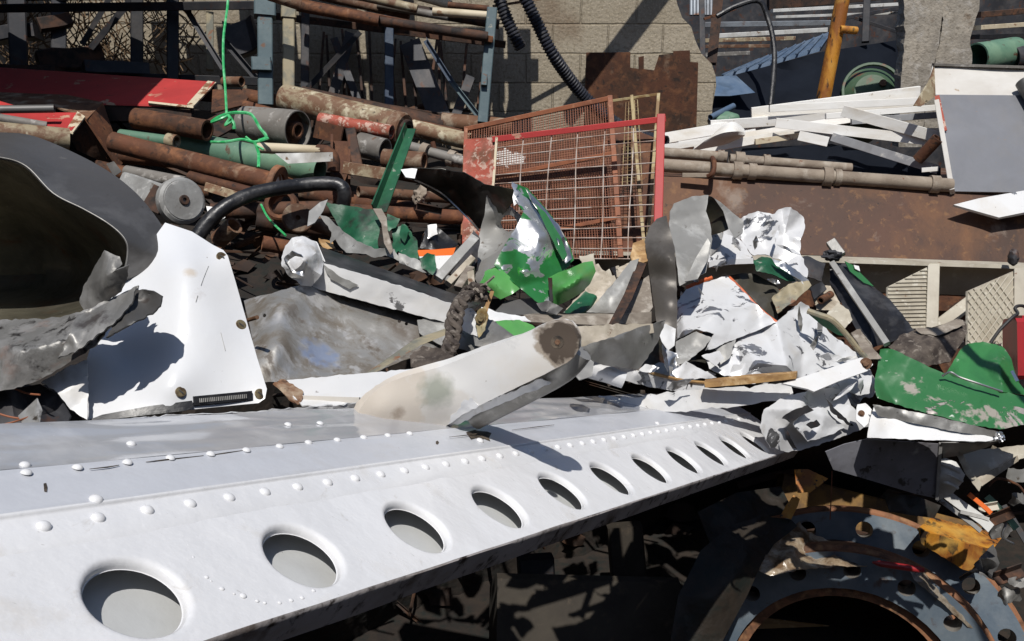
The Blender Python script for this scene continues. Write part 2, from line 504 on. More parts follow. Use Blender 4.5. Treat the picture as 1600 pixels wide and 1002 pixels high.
    for t in f2:
        if len(t) != 3: continue
        c = (v2[t[1]]-v2[t[0]]).cross(v2[t[2]]-v2[t[0]]); fc.append(tuple(t) if c < 0 else tuple(t)[::-1])
    return thicken(V, fc, th, two)
def thicken(V, fc, th, two=False):
    N = [Vector() for _ in V]
    for t in fc:
        nn = (V[t[1]]-V[t[0]]).cross(V[t[2]]-V[t[0]])
        for i in t: N[i] += nn
    n = len(V); W = list(V)
    for i in range(n):
        q = N[i].normalized() if N[i].length > 1e-12 else Vector((0, -1, 0)); W.append(V[i]-q*th)
    Fc = list(fc) + [tuple(i+n for i in t[::-1]) for t in fc]; M = [0]*len(fc) + [1 if two else 0]*len(fc)
    cnt = {}
    for t in fc:
        for k in range(len(t)):
            a, b = t[k], t[(k+1) % len(t)]; cnt[(a, b)] = 1
    for (a, b) in list(cnt):
        if (b, a) not in cnt: Fc.append((b, a, a+n, b+n)); M.append(0)
    return W, Fc, M
def grid(rows, nu=24, nv=10, th=.003, amp=0.0, size=40, seed=1, two=False):
    "smooth skin through rows of photo points"
    R = [resample(catmull([P(*p) for p in r], 8), nu) for r in rows]
    cols = [resample(catmull([R[i][k] for i in range(len(R))], 6), nv) for k in range(nu)]
    V = [cols[k][j] for j in range(nv) for k in range(nu)]
    if amp:
        V = [v + view(v)*crumple(v.x*F/3, v.z*F/3, amp, size, seed, .3) for v in V]
    fc = []
    for j in range(nv-1):
        for k in range(nu-1): fc.append((j*nu+k, (j+1)*nu+k, (j+1)*nu+k+1, j*nu+k+1))
    return thicken(V, fc, th, two)
def lump(c, rx, ry, rz, amp=.25, seed=1, sub=4, size=1.2):
    "crushed closed lump; rx, ry in photo pixels, rz too"
    bm = bmesh.new(); bmesh.ops.create_icosphere(bm, subdivisions=sub, radius=1); C = P(*c); z = c[2]
    V = []
    for v in bm.verts:
        d = v.co.normalized(); k = 1 + amp*(facet(d.x*size+d.z*.7*size, d.y*size-d.z*.5*size, seed)+.5*facet(d.x*3*size+d.z, d.y*3*size-d.z, seed+2))
        V.append(C + cdir((d.x*px(rx, z)*k, d.y*px(ry, z)*k, d.z*px(rz, z)*k)))
    Fc = [tuple(q.index for q in f.verts) for f in bm.faces]; bm.free(); return V, Fc
def disc(c, nrm, r, h, seg=28, bore=0.0, bev=.12, r2=None):
    "turned disc or ring round an axis (3D)"
    a, s, t = frame(nrm, Vector((.2, .1, .97)))
    b = bev*h
    pr = [(bore, 0), (r-b, 0), (r, b), (r, h-b), (r-b, h), (bore, h)]
    V, Fc = [], []
    for k in range(seg):
        th = 2*math.pi*k/seg
        for (q, z) in pr: V.append(c + (s*math.cos(th)+t*math.sin(th))*q + a*(z-h))
    m = len(pr)
    for k in range(seg):
        for j in range(m if bore > 0 else m-1):
            A = (k*m+j, ((k+1) % seg)*m+j, ((k+1) % seg)*m+(j+1) % m, k*m+(j+1) % m); Fc.append(A)
    return V, Fc
def dome(c, nrm, r, h, seg=14, ring=4):
    a, s, t = frame(nrm, Vector((.2, .1, .97))); V, Fc = [], []
    for i in range(ring):
        ph = i/ring*math.pi/2
        for k in range(seg):
            th = 2*math.pi*k/seg; V.append(c + (s*math.cos(th)+t*math.sin(th))*r*math.cos(ph) + a*h*math.sin(ph))
    V.append(c+a*h)
    for i in range(ring-1):
        for k in range(seg): Fc.append((i*seg+k, i*seg+(k+1) % seg, (i+1)*seg+(k+1) % seg, (i+1)*seg+k))
    for k in range(seg): Fc.append(((ring-1)*seg+k, (ring-1)*seg+(k+1) % seg, len(V)-1))
    return V, Fc
def bolt_at(p, r, nrm=None, h=.6):
    "washer and hexagon head at a photo point"
    c = P(*p); n = nrm or view(c); R = px(r, p[2])
    a = disc(c, n, R, R*.25, 20); b = disc(c+n*R*h*.8, n, R*.55, R*h*.9, 6, bev=.1)
    return join(a, b)
# ---------------------------------------------------------------- the materials of the yard
RUSTL = [dict(c=(.055,.026,.014), s=5, t=.52, w=.12, r=.85), dict(c=(.21,.085,.034), s=14, t=.58, w=.1, r=.8, a=.8), dict(c=(.02,.013,.010), s=22, t=.62, w=.05, a=.85), dict(c=(.30,.21,.14), s=9, t=.68, w=.06, a=.6)]
mat('rust', (.105,.038,.017), .82, 0, RUSTL, bump=.35, bscale=70, vary=0.30)
mat('rust_light', (.17,.085,.045), .8, 0, [dict(c=(.11,.05,.026), s=6, t=.5, w=.12), dict(c=(.36,.29,.21), s=11, t=.58, w=.08, a=.8), dict(c=(.04,.022,.015), s=25, t=.64, w=.05)], bump=.3, bscale=60, vary=0.25)
mat('rust_dark', (.045,.024,.016), .8, 0, [dict(c=(.10,.042,.02), s=7, t=.55, w=.1), dict(c=(.012,.009,.008), s=15, t=.56, w=.08)], bump=.3, bscale=60, vary=0.35)
mat('rust_panel', (.095,.043,.026), .72, 0, [dict(c=(.055,.03,.021), s=1.6, t=.5, w=.14), dict(c=(.19,.085,.035), s=3, t=.56, w=.1, a=.7, st=(1,1,.5)), dict(c=(.33,.27,.22), s=3.4, t=.66, w=.05, a=.55), dict(c=(.26,.13,.05), s=24, t=.63, w=.06, a=.5), dict(c=(.02,.014,.012), s=45, t=.67, w=.03, a=.8)], bump=.2, bscale=50)
WH = (.73,.73,.73)
mat('white_beam', (.76,.76,.77), .26, 0, [dict(c=(.55,.49,.4), s=7, t=.68, w=.08, a=.5, r=.6), dict(c=(.36,.32,.28), s=55, t=.725, w=.015, a=.75), dict(c=(.62,.62,.63), s=2.5, t=.55, w=.2, a=.5), dict(c=(.83,.83,.84), s=90, t=.62, w=.05, a=.3), dict(c=(.48,.44,.39), s=14, t=.69, w=.05, a=.55, st=(1,1,4)), dict(c=(.5,.49,.48), s=18, t=.70, w=.012, a=.7, st=(.5,6,3))], bump=.07, bscale=120, bump2=.14, bs2=9)
mat('beam_band', (.53,.545,.585), .3, 0, [dict(c=(.45,.42,.38), s=7, t=.68, w=.08, a=.5, r=.6), dict(c=(.30,.27,.25), s=60, t=.715, w=.015, a=.8), dict(c=(.58,.59,.62), s=3, t=.55, w=.2, a=.6, st=(.5,1,1))], bump=.05, bscale=120, bump2=.10, bs2=9)  # greyer, bluer copy of the web paint: dimmer light put into the colour
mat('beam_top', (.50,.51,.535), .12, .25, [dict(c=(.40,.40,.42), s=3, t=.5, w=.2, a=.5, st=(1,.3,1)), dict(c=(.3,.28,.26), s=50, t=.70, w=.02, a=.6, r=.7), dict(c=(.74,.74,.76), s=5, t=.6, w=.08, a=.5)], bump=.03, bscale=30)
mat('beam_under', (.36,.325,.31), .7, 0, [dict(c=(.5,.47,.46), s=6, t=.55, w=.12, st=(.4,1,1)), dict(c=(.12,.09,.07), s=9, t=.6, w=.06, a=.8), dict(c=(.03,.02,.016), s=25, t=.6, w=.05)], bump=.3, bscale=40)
mat('beam_inner', (.54,.55,.55), .6, 0, [dict(c=(.44,.445,.44), s=6, t=.5, w=.15), dict(c=(.12,.11,.1), s=70, t=.72, w=.015)], bump=.1, bscale=90)
mat('white_paint', WH, .42, 0, [dict(c=(.60,.55,.47), s=5, t=.62, w=.12, a=.6), dict(c=(.42,.42,.43), s=11, t=.655, w=.012, r=.35, m=.8, h=.6), dict(c=(.14,.11,.09), s=38, t=.70, w=.015, a=.9)], bump=.06, bscale=60, vary=0.06)
mat('white_scratched', (.67,.67,.675), .36, .12, [dict(c=(.30,.30,.31), s=4.5, t=.625, w=.008, r=.32, m=.85, h=1.0, d=9, di=1.2), dict(c=(.42,.38,.33), s=9, t=.66, w=.06, a=.7), dict(c=(.07,.065,.06), s=20, t=.695, w=.012, a=.9, st=(3,.6,1))], bump=.08, bscale=40)
mat('white_peeled', (.67,.675,.685), .38, .12, [dict(c=(.34,.345,.37), s=4.5, t=.592, w=.006, r=.36, m=.75, h=1.2, d=10, di=1.4, st=(1.2,2.6,.8)), dict(c=(.2,.17,.14), s=13, t=.70, w=.02, a=.9), dict(c=(.55,.5,.43), s=4, t=.64, w=.08, a=.5)], bump=.08, bscale=40)
mat('white_shadowside', (.42,.42,.43), .5, .2, [dict(c=(.2,.19,.18), s=7, t=.5, w=.1)])
mat('alu', (.40,.39,.37), .46, .62, [dict(c=(.20,.185,.165), s=3.5, t=.50, w=.14, r=.6, m=.4, st=(2.4,1,.6)), dict(c=(.52,.51,.5), s=9, t=.60, w=.06, a=.7, r=.4, st=(2,1,.6)), dict(c=(.09,.07,.055), s=14, t=.65, w=.05, a=.8, r=.8, m=.2), dict(c=(.27,.30,.37), s=3, t=.61, w=.06, a=.85, r=.35)], bump=.12, bscale=40)
mat('alu_bright', (.66,.66,.66), .28, .95, [dict(c=(.4,.39,.37), s=6, t=.55, w=.1, r=.45), dict(c=(.12,.1,.09), s=22, t=.68, w=.03)], bump=.08, bscale=26)
mat('alu_dull', (.36,.355,.34), .5, .55, [dict(c=(.2,.19,.175), s=5, t=.5, w=.15), dict(c=(.5,.49,.46), s=12, t=.62, w=.06, a=.7), dict(c=(.07,.06,.05), s=20, t=.67, w=.03)], bump=.1, bscale=30, vary=0.25)
mat('grey_shell', (.115,.112,.11), .5, .2, [dict(c=(.075,.072,.068), s=3, t=.5, w=.2), dict(c=(.19,.185,.175), s=6, t=.62, w=.1, a=.6), dict(c=(.06,.05,.045), s=26, t=.67, w=.03)], bump=.06, bscale=50, vary=0.25)
mat('grey_light', (.36,.355,.34), .5, .2, [dict(c=(.27,.265,.25), s=4, t=.5, w=.2), dict(c=(.6,.6,.58), s=8, t=.62, w=.06, a=.6), dict(c=(.12,.10,.08), s=19, t=.68, w=.03)], bump=.08, bscale=40, vary=0.20)
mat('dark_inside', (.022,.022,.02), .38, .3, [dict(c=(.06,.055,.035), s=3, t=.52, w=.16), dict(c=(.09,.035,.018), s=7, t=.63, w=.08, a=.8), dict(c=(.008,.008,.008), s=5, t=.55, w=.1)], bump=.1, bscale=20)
mat('olive_inside', (.10,.10,.072), .34, .55, [dict(c=(.05,.05,.035), s=2, t=.5, w=.18), dict(c=(.16,.07,.03), s=6, t=.66, w=.07, a=.8), dict(c=(.018,.016,.012), s=2.5, t=.56, w=.14)], bump=.1, bscale=14, bump2=.2, bs2=4)
mat('black_skin', (.022,.023,.028), .42, .2, [dict(c=(.10,.10,.105), s=8, t=.58, w=.1, a=.7, st=(.5,1,2)), dict(c=(.3,.3,.3), s=30, t=.72, w=.02, a=.7)], bump=.15, bscale=30)
mat('mottled', (.22,.215,.205), .5, .4, [dict(c=(.025,.022,.02), s=26, t=.57, w=.04), dict(c=(.38,.37,.36), s=9, t=.6, w=.06, a=.7), dict(c=(.30,.11,.05), s=4, t=.66, w=.07, a=.8)], bump=.3, bscale=30)
mat('chalk_grey', (.19,.185,.175), .45, .4, [dict(c=(.34,.33,.315), s=7, t=.56, w=.1, st=(2.5,.7,.7)), dict(c=(.09,.08,.075), s=12, t=.62, w=.05)], bump=.2, bscale=40)
GRL = [dict(c=(.40,.36,.335), s=3.2, t=.60, w=.006, r=.45, m=.4, h=1.0, d=9, di=.8), dict(c=(.33,.29,.26), s=5, t=.63, w=.02, a=.9, r=.6), dict(c=(.62,.68,.6), s=24, t=.70, w=.012, a=.9)]
mat('green_chipped', (.034,.15,.052), .3, 0, GRL, bump=.05, bscale=40)
mat('green_mid', (.045,.20,.062), .33, 0, GRL[1:] + [dict(c=(.03,.13,.045), s=4, t=.52, w=.15)], bump=.06, bscale=30)
mat('green_bright', (.10,.31,.085), .3, 0, [dict(c=(.58,.6,.52), s=14, t=.68, w=.01, r=.4), dict(c=(.045,.26,.05), s=4, t=.55, w=.15)], bump=.06, bscale=30)
mat('green_silver', (.60,.60,.61), .38, .8, [dict(c=(.022,.15,.04), s=4.2, t=.46, w=.008, r=.3, m=0, h=-1.0, d=8, di=.9), dict(c=(.07,.38,.05), s=4.0, t=.615, w=.02, r=.3, m=0), dict(c=(.5,.46,.42), s=9, t=.64, w=.03, m=.1, r=.6)], bump=.08, bscale=24)
mat('green_dark', (.010,.072,.033), .45, 0, [dict(c=(.02,.13,.06), s=6, t=.55, w=.1), dict(c=(.24,.27,.22), s=24, t=.66, w=.02, r=.5), dict(c=(.02,.03,.02), s=10, t=.62, w=.05)], bump=.15, bscale=40)
mat('green_pipe', (.10,.20,.135), .6, 0, [dict(c=(.16,.27,.18), s=5, t=.55, w=.1), dict(c=(.10,.05,.03), s=12, t=.64, w=.03), dict(c=(.3,.3,.25), s=20, t=.68, w=.03)], bump=.15, bscale=50)
mat('red_paint', (.50,.045,.042), .6, 0, [dict(c=(.56,.42,.28), s=10, t=.645, w=.01, h=.6), dict(c=(.10,.04,.025), s=13, t=.66, w=.02), dict(c=(.38,.035,.034), s=4, t=.5, w=.15)], bump=.08, bscale=60)
mat('red_faded', (.36,.075,.045), .7, 0, [dict(c=(.17,.07,.04), s=7, t=.52, w=.05), dict(c=(.55,.42,.34), s=28, t=.555, w=.03, a=.8), dict(c=(.6,.17,.13), s=4, t=.6, w=.1, a=.7)], bump=.15, bscale=60)
mat('chipped_cream', (.58,.50,.36), .7, 0, [dict(c=(.22,.10,.05), s=18, t=.55, w=.03), dict(c=(.45,.06,.05), s=10, t=.66, w=.02)], bump=.3, bscale=50)
mat('orange_rust', (.30,.105,.048), .7, 0, [dict(c=(.22,.08,.04), s=12, t=.52, w=.08), dict(c=(.42,.2,.11), s=24, t=.62, w=.05, a=.7)], bump=.15, bscale=80)
mat('yellow_old', (.38,.30,.15), .65, 0, [dict(c=(.22,.13,.05), s=16, t=.5, w=.05), dict(c=(.5,.44,.28), s=9, t=.62, w=.06)], bump=.15, bscale=80)
mat('wire', (.60,.52,.46), .6, .1, [dict(c=(.30,.17,.11), s=14, t=.55, w=.1)])
mat('wire_rust', (.24,.09,.05), .75, 0, [dict(c=(.2,.07,.035), s=14, t=.5, w=.1)])
mat('yellow_paint', (.52,.225,.025), .55, 0, [dict(c=(.28,.10,.02), s=7, t=.53, w=.05, st=(1,1,.3)), dict(c=(.035,.022,.015), s=16, t=.57, w=.02, st=(1,1,.35)), dict(c=(.6,.35,.08), s=4, t=.6, w=.1)], bump=.15, bscale=50)
mat('blue_post', (.075,.115,.13), .6, 0, [dict(c=(.12,.165,.175), s=6, t=.55, w=.1), dict(c=(.14,.07,.04), s=14, t=.63, w=.03), dict(c=(.36,.33,.26), s=9, t=.68, w=.03)], bump=.1, bscale=50)
mat('beige_post', (.34,.29,.19), .65, 0, [dict(c=(.17,.17,.14), s=7, t=.54, w=.07), dict(c=(.22,.10,.05), s=15, t=.62, w=.03), dict(c=(.48,.42,.3), s=8, t=.64, w=.05)], bump=.15, bscale=50)
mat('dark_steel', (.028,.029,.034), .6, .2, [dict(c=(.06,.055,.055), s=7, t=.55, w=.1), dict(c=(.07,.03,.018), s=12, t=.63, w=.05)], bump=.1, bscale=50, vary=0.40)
mat('navy_steel', (.022,.04,.075), .5, .1, [dict(c=(.05,.075,.11), s=7, t=.55, w=.1), dict(c=(.07,.035,.02), s=14, t=.65, w=.03)], bump=.1, bscale=50)
mat('blue_flange', (.15,.185,.215), .52, .15, [dict(c=(.22,.25,.275), s=5, t=.55, w=.12), dict(c=(.11,.062,.038), s=9, t=.62, w=.05), dict(c=(.10,.135,.175), s=3, t=.52, w=.1), dict(c=(.2,.17,.14), s=60, t=.70, w=.02)], bump=.12, bscale=60)
mat('flange_rust', (.27,.12,.058), .75, 0, [dict(c=(.09,.045,.025), s=8, t=.53, w=.1), dict(c=(.30,.16,.075), s=15, t=.6, w=.08)], bump=.25, bscale=50)
mat('beige_metal', (.50,.46,.375), .5, 0, [dict(c=(.36,.32,.25), s=5, t=.56, w=.12), dict(c=(.19,.09,.045), s=14, t=.68, w=.02), dict(c=(.6,.57,.49), s=20, t=.62, w=.05)], bump=.06, bscale=50)
mat('pale_dusty', (.42,.37,.295), .8, 0, [dict(c=(.26,.22,.165), s=7, t=.53, w=.1), dict(c=(.52,.46,.38), s=15, t=.6, w=.06), dict(c=(.15,.085,.05), s=20, t=.66, w=.03)], bump=.3, bscale=60, vary=0.20)
mat('dusty_pipe', (.30,.245,.19), .8, 0, [dict(c=(.21,.165,.125), s=8, t=.53, w=.1), dict(c=(.38,.33,.27), s=14, t=.6, w=.08), dict(c=(.17,.07,.035), s=18, t=.67, w=.03)], bump=.3, bscale=60)
mat('cream_pipe', (.58,.50,.36), .6, 0, [dict(c=(.25,.12,.06), s=14, t=.61, w=.03), dict(c=(.44,.36,.24), s=5, t=.56, w=.1)], bump=.12, bscale=60)
mat('cream_worn', (.33,.27,.175), .7, 0, [dict(c=(.17,.09,.05), s=9, t=.50, w=.05), dict(c=(.52,.46,.33), s=18, t=.6, w=.05), dict(c=(.04,.03,.02), s=24, t=.66, w=.03)], bump=.25, bscale=60, vary=0.20)
mat('grey_pipe', (.215,.20,.18), .65, .1, [dict(c=(.14,.125,.11), s=6, t=.53, w=.1), dict(c=(.14,.07,.04), s=15, t=.65, w=.03), dict(c=(.42,.4,.37), s=18, t=.62, w=.05)], bump=.15, bscale=50)
mat('grey_cast', (.33,.33,.32), .6, .15, [dict(c=(.22,.215,.205), s=9, t=.52, w=.1), dict(c=(.12,.10,.08), s=20, t=.66, w=.03), dict(c=(.5,.49,.47), s=24, t=.63, w=.05)], bump=.2, bscale=60)
mat('rubber', (.014,.014,.016), .36, 0, [dict(c=(.04,.04,.042), s=12, t=.56, w=.08, r=.5), dict(c=(.2,.19,.18), s=35, t=.70, w=.02, a=.6)], bump=.25, bscale=45)
mat('hose_black', (.02,.022,.032), .42, 0, [dict(c=(.055,.055,.06), s=14, t=.58, w=.1, r=.6)])
mat('string_green', (.03,.40,.12), .4, 0, [dict(c=(.18,.62,.3), s=30, t=.55, w=.1)])
mat('timber_white', (.84,.83,.80), .6, 0, [dict(c=(.66,.61,.53), s=3, t=.57, w=.12, st=(.5,3,3)), dict(c=(.45,.38,.29), s=16, t=.68, w=.03), dict(c=(.8,.79,.76), s=7, t=.6, w=.1)], bump=.08, bscale=50, vary=0.10)
mat('timber_grey', (.34,.35,.37), .65, 0, [dict(c=(.22,.22,.23), s=5, t=.52, w=.12), dict(c=(.5,.49,.47), s=14, t=.62, w=.05)], bump=.1, bscale=50)
mat('wood_tan', (.42,.25,.10), .75, 0, [dict(c=(.27,.15,.06), s=9, t=.53, w=.1, st=(.4,3,3)), dict(c=(.55,.38,.2), s=16, t=.6, w=.06), dict(c=(.7,.66,.6), s=8, t=.68, w=.02)], bump=.2, bscale=60)
mat('wood_grey', (.26,.225,.185), .8, 0, [dict(c=(.16,.13,.105), s=7, t=.52, w=.1, st=(.4,3,3)), dict(c=(.4,.36,.31), s=17, t=.6, w=.06)], bump=.25, bscale=60)
mat('rope_dirty', (.10,.08,.065), .85, 0, [dict(c=(.04,.03,.025), s=20, t=.5, w=.1), dict(c=(.22,.19,.16), s=30, t=.6, w=.06)], bump=.4, bscale=80)
mat('glass_grimy', (.07,.065,.052), .25, .3, [dict(c=(.12,.11,.09), s=6, t=.55, w=.12), dict(c=(.4,.39,.36), s=16, t=.70, w=.03)], bump=.08, bscale=20)
mat('orange_trim', (.62,.13,.04), .45, 0, [dict(c=(.35,.10,.05), s=14, t=.6, w=.05)])
mat('orange_paint', (.78,.16,.03), .4, 0, [dict(c=(.5,.2,.1), s=14, t=.66, w=.03)])
mat('red_can', (.36,.02,.025), .4, 0, [dict(c=(.2,.02,.02), s=6, t=.55, w=.1), dict(c=(.25,.14,.1), s=24, t=.70, w=.02)])
mat('grey_blue_panel', (.21,.215,.235), .36, .2, [dict(c=(.16,.165,.18), s=3, t=.52, w=.2), dict(c=(.2,.195,.195), s=6, t=.6, w=.1, a=.6), dict(c=(.24,.2,.17), s=20, t=.70, w=.02)], bump=.04, bscale=30)
mat('pale_panel', (.62,.60,.565), .6, 0, [dict(c=(.52,.49,.445), s=4, t=.54, w=.14), dict(c=(.35,.26,.17), s=14, t=.68, w=.03)], bump=.05, bscale=30)
mat('dirty_panel', (.27,.275,.31), .5, .1, [dict(c=(.17,.165,.18), s=4, t=.5, w=.15), dict(c=(.04,.037,.035), s=17, t=.62, w=.03), dict(c=(.42,.42,.44), s=8, t=.64, w=.05)], bump=.12, bscale=40)
mat('plastic_wrap', (.26,.22,.17), .18, 0, [dict(c=(.42,.38,.32), s=14, t=.55, w=.1), dict(c=(.12,.08,.045), s=7, t=.54, w=.1)], bump=.5, bscale=26, alpha=.75)
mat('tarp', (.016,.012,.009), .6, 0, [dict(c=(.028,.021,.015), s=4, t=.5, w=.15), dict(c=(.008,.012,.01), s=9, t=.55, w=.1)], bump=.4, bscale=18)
mat('carton_shaded', (.04,.032,.022), .8, 0, [dict(c=(.026,.02,.014), s=5, t=.5, w=.12), dict(c=(.06,.045,.03), s=14, t=.63, w=.05)], bump=.15, bscale=40)  # card taken far down: the shadow under the beam is in the colour
mat('stain', (.06,.046,.034), .85, 0, [dict(c=(.16,.125,.09), s=40, t=.56, w=.1), dict(c=(.02,.015,.012), s=60, t=.55, w=.08)], bump=.5, bscale=90)
mat('brass', (.36,.28,.15), .4, .7, [dict(c=(.14,.09,.05), s=60, t=.52, w=.1)])
mat('bolt_rust', (.13,.065,.035), .7, .3, [dict(c=(.25,.15,.09), s=60, t=.55, w=.1)])
mat('drum_green', (.05,.095,.05), .55, 0, [dict(c=(.075,.13,.075), s=4, t=.55, w=.1), dict(c=(.15,.065,.035), s=6, t=.62, w=.04)], bump=.1, bscale=30)
mat('blue_sheet', (.085,.135,.215), .4, .1, [dict(c=(.17,.22,.29), s=3, t=.52, w=.15), dict(c=(.06,.09,.13), s=6, t=.6, w=.1)])
mat('navy_shaded', (.004,.006,.011), .85, 0, [dict(c=(.008,.011,.018), s=3, t=.52, w=.15)], spec=.15)  # nearly black: shade put into the sheet's colour
mat('white_strip', (.62,.62,.6), .5, 0, [dict(c=(.4,.38,.34), s=6, t=.55, w=.1), dict(c=(.2,.13,.08), s=18, t=.66, w=.03)])
mat('soil', (.016,.012,.010), .95, 0, [dict(c=(.030,.021,.015), s=5, t=.52, w=.12), dict(c=(.010,.012,.01), s=15, t=.58, w=.08)], bump=.6, bscale=20)
mat('scrap_bits', (.036,.021,.015), .8, 0, [dict(c=(.085,.04,.02), s=1.5, t=.52, w=.05), dict(c=(.11,.10,.085), s=1.1, t=.64, w=.03), dict(c=(.016,.013,.012), s=3, t=.56, w=.08)], bump=.3, bscale=40, vary=0.20)
mat('twigs', (.15,.095,.05), .85, 0, [dict(c=(.12,.075,.04), s=3, t=.5, w=.1)])
mat('corrug', (.34,.37,.40), .4, .5, [dict(c=(.2,.2,.21), s=4, t=.55, w=.12), dict(c=(.2,.09,.045), s=8, t=.63, w=.06)])

def block_mat(name, tone):
    m = bpy.data.materials.new(name); m.use_nodes = True; nt = m.node_tree; N, L = nt.nodes, nt.links; b = N["Principled BSDF"]
    g = N.new("ShaderNodeNewGeometry"); s = N.new("ShaderNodeSeparateXYZ"); L.new(g.outputs["Position"], s.inputs[0])
    c = N.new("ShaderNodeCombineXYZ"); L.new(s.outputs[0], c.inputs[0]); L.new(s.outputs[2], c.inputs[1])
    wz = N.new("ShaderNodeTexNoise"); wz.inputs["Scale"].default_value = 9; L.new(g.outputs["Position"], wz.inputs["Vector"])
    mx = N.new("ShaderNodeVectorMath"); mx.operation = 'MULTIPLY_ADD'; mx.inputs[1].default_value = (.014, .014, 0); L.new(wz.outputs["Color"], mx.inputs[0]); L.new(c.outputs[0], mx.inputs[2])
    of = N.new("ShaderNodeVectorMath"); of.inputs[1].default_value = (.095, .085, 0); L.new(mx.outputs[0], of.inputs[0])
    br = N.new("ShaderNodeTexBrick"); br.inputs["Scale"].default_value = 1; br.inputs["Brick Width"].default_value = .41; br.inputs["Row Height"].default_value = .212
    br.inputs["Mortar Size"].default_value = .009; br.inputs["Mortar Smooth"].default_value = .6; br.inputs["Bias"].default_value = 0
    t = tone
    br.inputs["Color1"].default_value = (t[0], t[1], t[2], 1); br.inputs["Color2"].default_value = (t[0]*.87, t[1]*.87, t[2]*.86, 1); br.inputs["Mortar"].default_value = (t[0]*.72, t[1]*.7, t[2]*.66, 1)
    L.new(of.outputs[0], br.inputs["Vector"])
    col = br.outputs["Color"]
    for sc, th, w, cc, a in ((3.2, .5, .18, (t[0]*.72, t[1]*.7, t[2]*.66), .8), (42, .57, .05, (t[0]*.62, t[1]*.6, t[2]*.55), .7), (80, .6, .05, (t[0]*1.25, t[1]*1.24, t[2]*1.2), .6), (1.3, .62, .05, (.17, .11, .07), .55)):
        nz = N.new("ShaderNodeTexNoise"); nz.inputs["Scale"].default_value = sc; nz.inputs["Detail"].default_value = 6; L.new(g.outputs["Position"], nz.inputs["Vector"])
        mr = N.new("ShaderNodeMapRange"); mr.inputs[1].default_value = th-w; mr.inputs[2].default_value = th+w; mr.inputs[4].default_value = a; L.new(nz.outputs[0], mr.inputs[0])
        q = N.new("ShaderNodeMix"); q.data_type = 'RGBA'; L.new(mr.outputs[0], q.inputs[0]); L.new(col, q.inputs[6]); q.inputs[7].default_value = (*cc, 1); col = q.outputs[2]
    L.new(col, b.inputs["Base Color"]); b.inputs["Roughness"].default_value = .95; b.inputs["Specular IOR Level"].default_value = .2
    nz = N.new("ShaderNodeTexNoise"); nz.inputs["Scale"].default_value = 45; nz.inputs["Detail"].default_value = 6; L.new(g.outputs["Position"], nz.inputs["Vector"])
    b1 = N.new("ShaderNodeBump"); b1.inputs["Strength"].default_value = .5; b1.inputs["Distance"].default_value = .012; L.new(nz.outputs[0], b1.inputs["Height"])
    b2 = N.new("ShaderNodeBump"); b2.inputs["Strength"].default_value = .8; b2.inputs["Distance"].default_value = .012; b2.invert = True; L.new(br.outputs["Fac"], b2.inputs["Height"]); L.new(b1.outputs[0], b2.inputs["Normal"])
    L.new(b2.outputs[0], b.inputs["Normal"]); MATS[name] = m
block_mat('block', (.44, .385, .30)); block_mat('pillar', (.40, .375, .335))
mat('yellow_shaded', (.22,.12,.03), .75, 0, [dict(c=(.10,.055,.022), s=6, t=.5, w=.1), dict(c=(.32,.18,.04), s=9, t=.63, w=.05)], bump=.2, bscale=40)  # yellow darkened to carry the shade behind the flanges
mat('pillar', (.42,.375,.31), .95, 0, [dict(c=(.26,.235,.2), s=4, t=.5, w=.15), dict(c=(.20,.175,.14), s=30, t=.58, w=.05, a=.7), dict(c=(.46,.43,.385), s=12, t=.6, w=.08), dict(c=(.15,.09,.05), s=5, t=.67, w=.04, a=.6)], bump=.8, bscale=60, bump2=.35, bs2=14, spec=.2)
mat('cowl_band', (.13,.122,.115), .4, .45, [dict(c=(.10,.095,.09), s=2.2, t=.5, w=.2, st=(1,1,2.5)), dict(c=(.33,.32,.31), s=3.5, t=.6, w=.12, a=.6, st=(1,1,2.5)), dict(c=(.30,.28,.25), s=18, t=.69, w=.02, a=.6), dict(c=(.05,.03,.02), s=9, t=.67, w=.03)], bump=.06, bscale=40, bump2=.12, bs2=3)
mat('plastic_brown', (.36,.28,.19), .2, 0, [dict(c=(.55,.48,.38), s=16, t=.56, w=.08), dict(c=(.16,.10,.055), s=8, t=.52, w=.08)], bump=.6, bscale=26, alpha=.93)
mat('shell_brown', (.12,.11,.10), .45, .3, [dict(c=(.075,.065,.055), s=3, t=.5, w=.2, st=(1.5,1,.5)), dict(c=(.22,.205,.19), s=6, t=.62, w=.1, a=.6), dict(c=(.05,.035,.025), s=20, t=.67, w=.03)], bump=.08, bscale=50)
# ---------------------------------------------------------------- the white beam in front
d_ = np.array([.49685916, -.05387965, .86615701]); e_ = np.array([-.70412957, .55838064, .43864862]); n_ = np.array([.50727954, .82783334, -.23949828])
H0 = np.array([(210-CX)/F, -(942-CY)/F, 1.0]); SPC = .26672782
H0 = H0 + n_*.010
def B3(u, v, h=0.0, e=e_): return cw(H0 + d_*u + e_*v + n_*h)
def bproj(c): return CX+F*c[0]/c[2], CY-F*c[1]/c[2]
V_SEAM, V_LOW, R_H = .151, -.083, .057
f1 = math.radians(8); f2 = math.radians(16)
e1 = e_*math.cos(f1) - n_*math.sin(f1)*1.0
n1 = n_*math.cos(f1) + e_*math.sin(f1)
e2 = e_*math.cos(f2) - n_*math.sin(f2); n2 = n_*math.cos(f2) + e_*math.sin(f2)
base_seam = e_*V_SEAM + n_*.004
def width_to(line_y0, line_k, start, e):
    for w in np.arange(0.0, .6, .0005):
        x, y = bproj(H0 + start + e*w)
        if y < line_y0 + line_k*x: return w
    return .3
W1 = width_to(741, -.087, base_seam, e1)
ridge = base_seam + e1*W1
W2 = width_to(664, -.045, ridge, e2)
print('BEAM widths', W1, W2)
rot = math.radians(0)
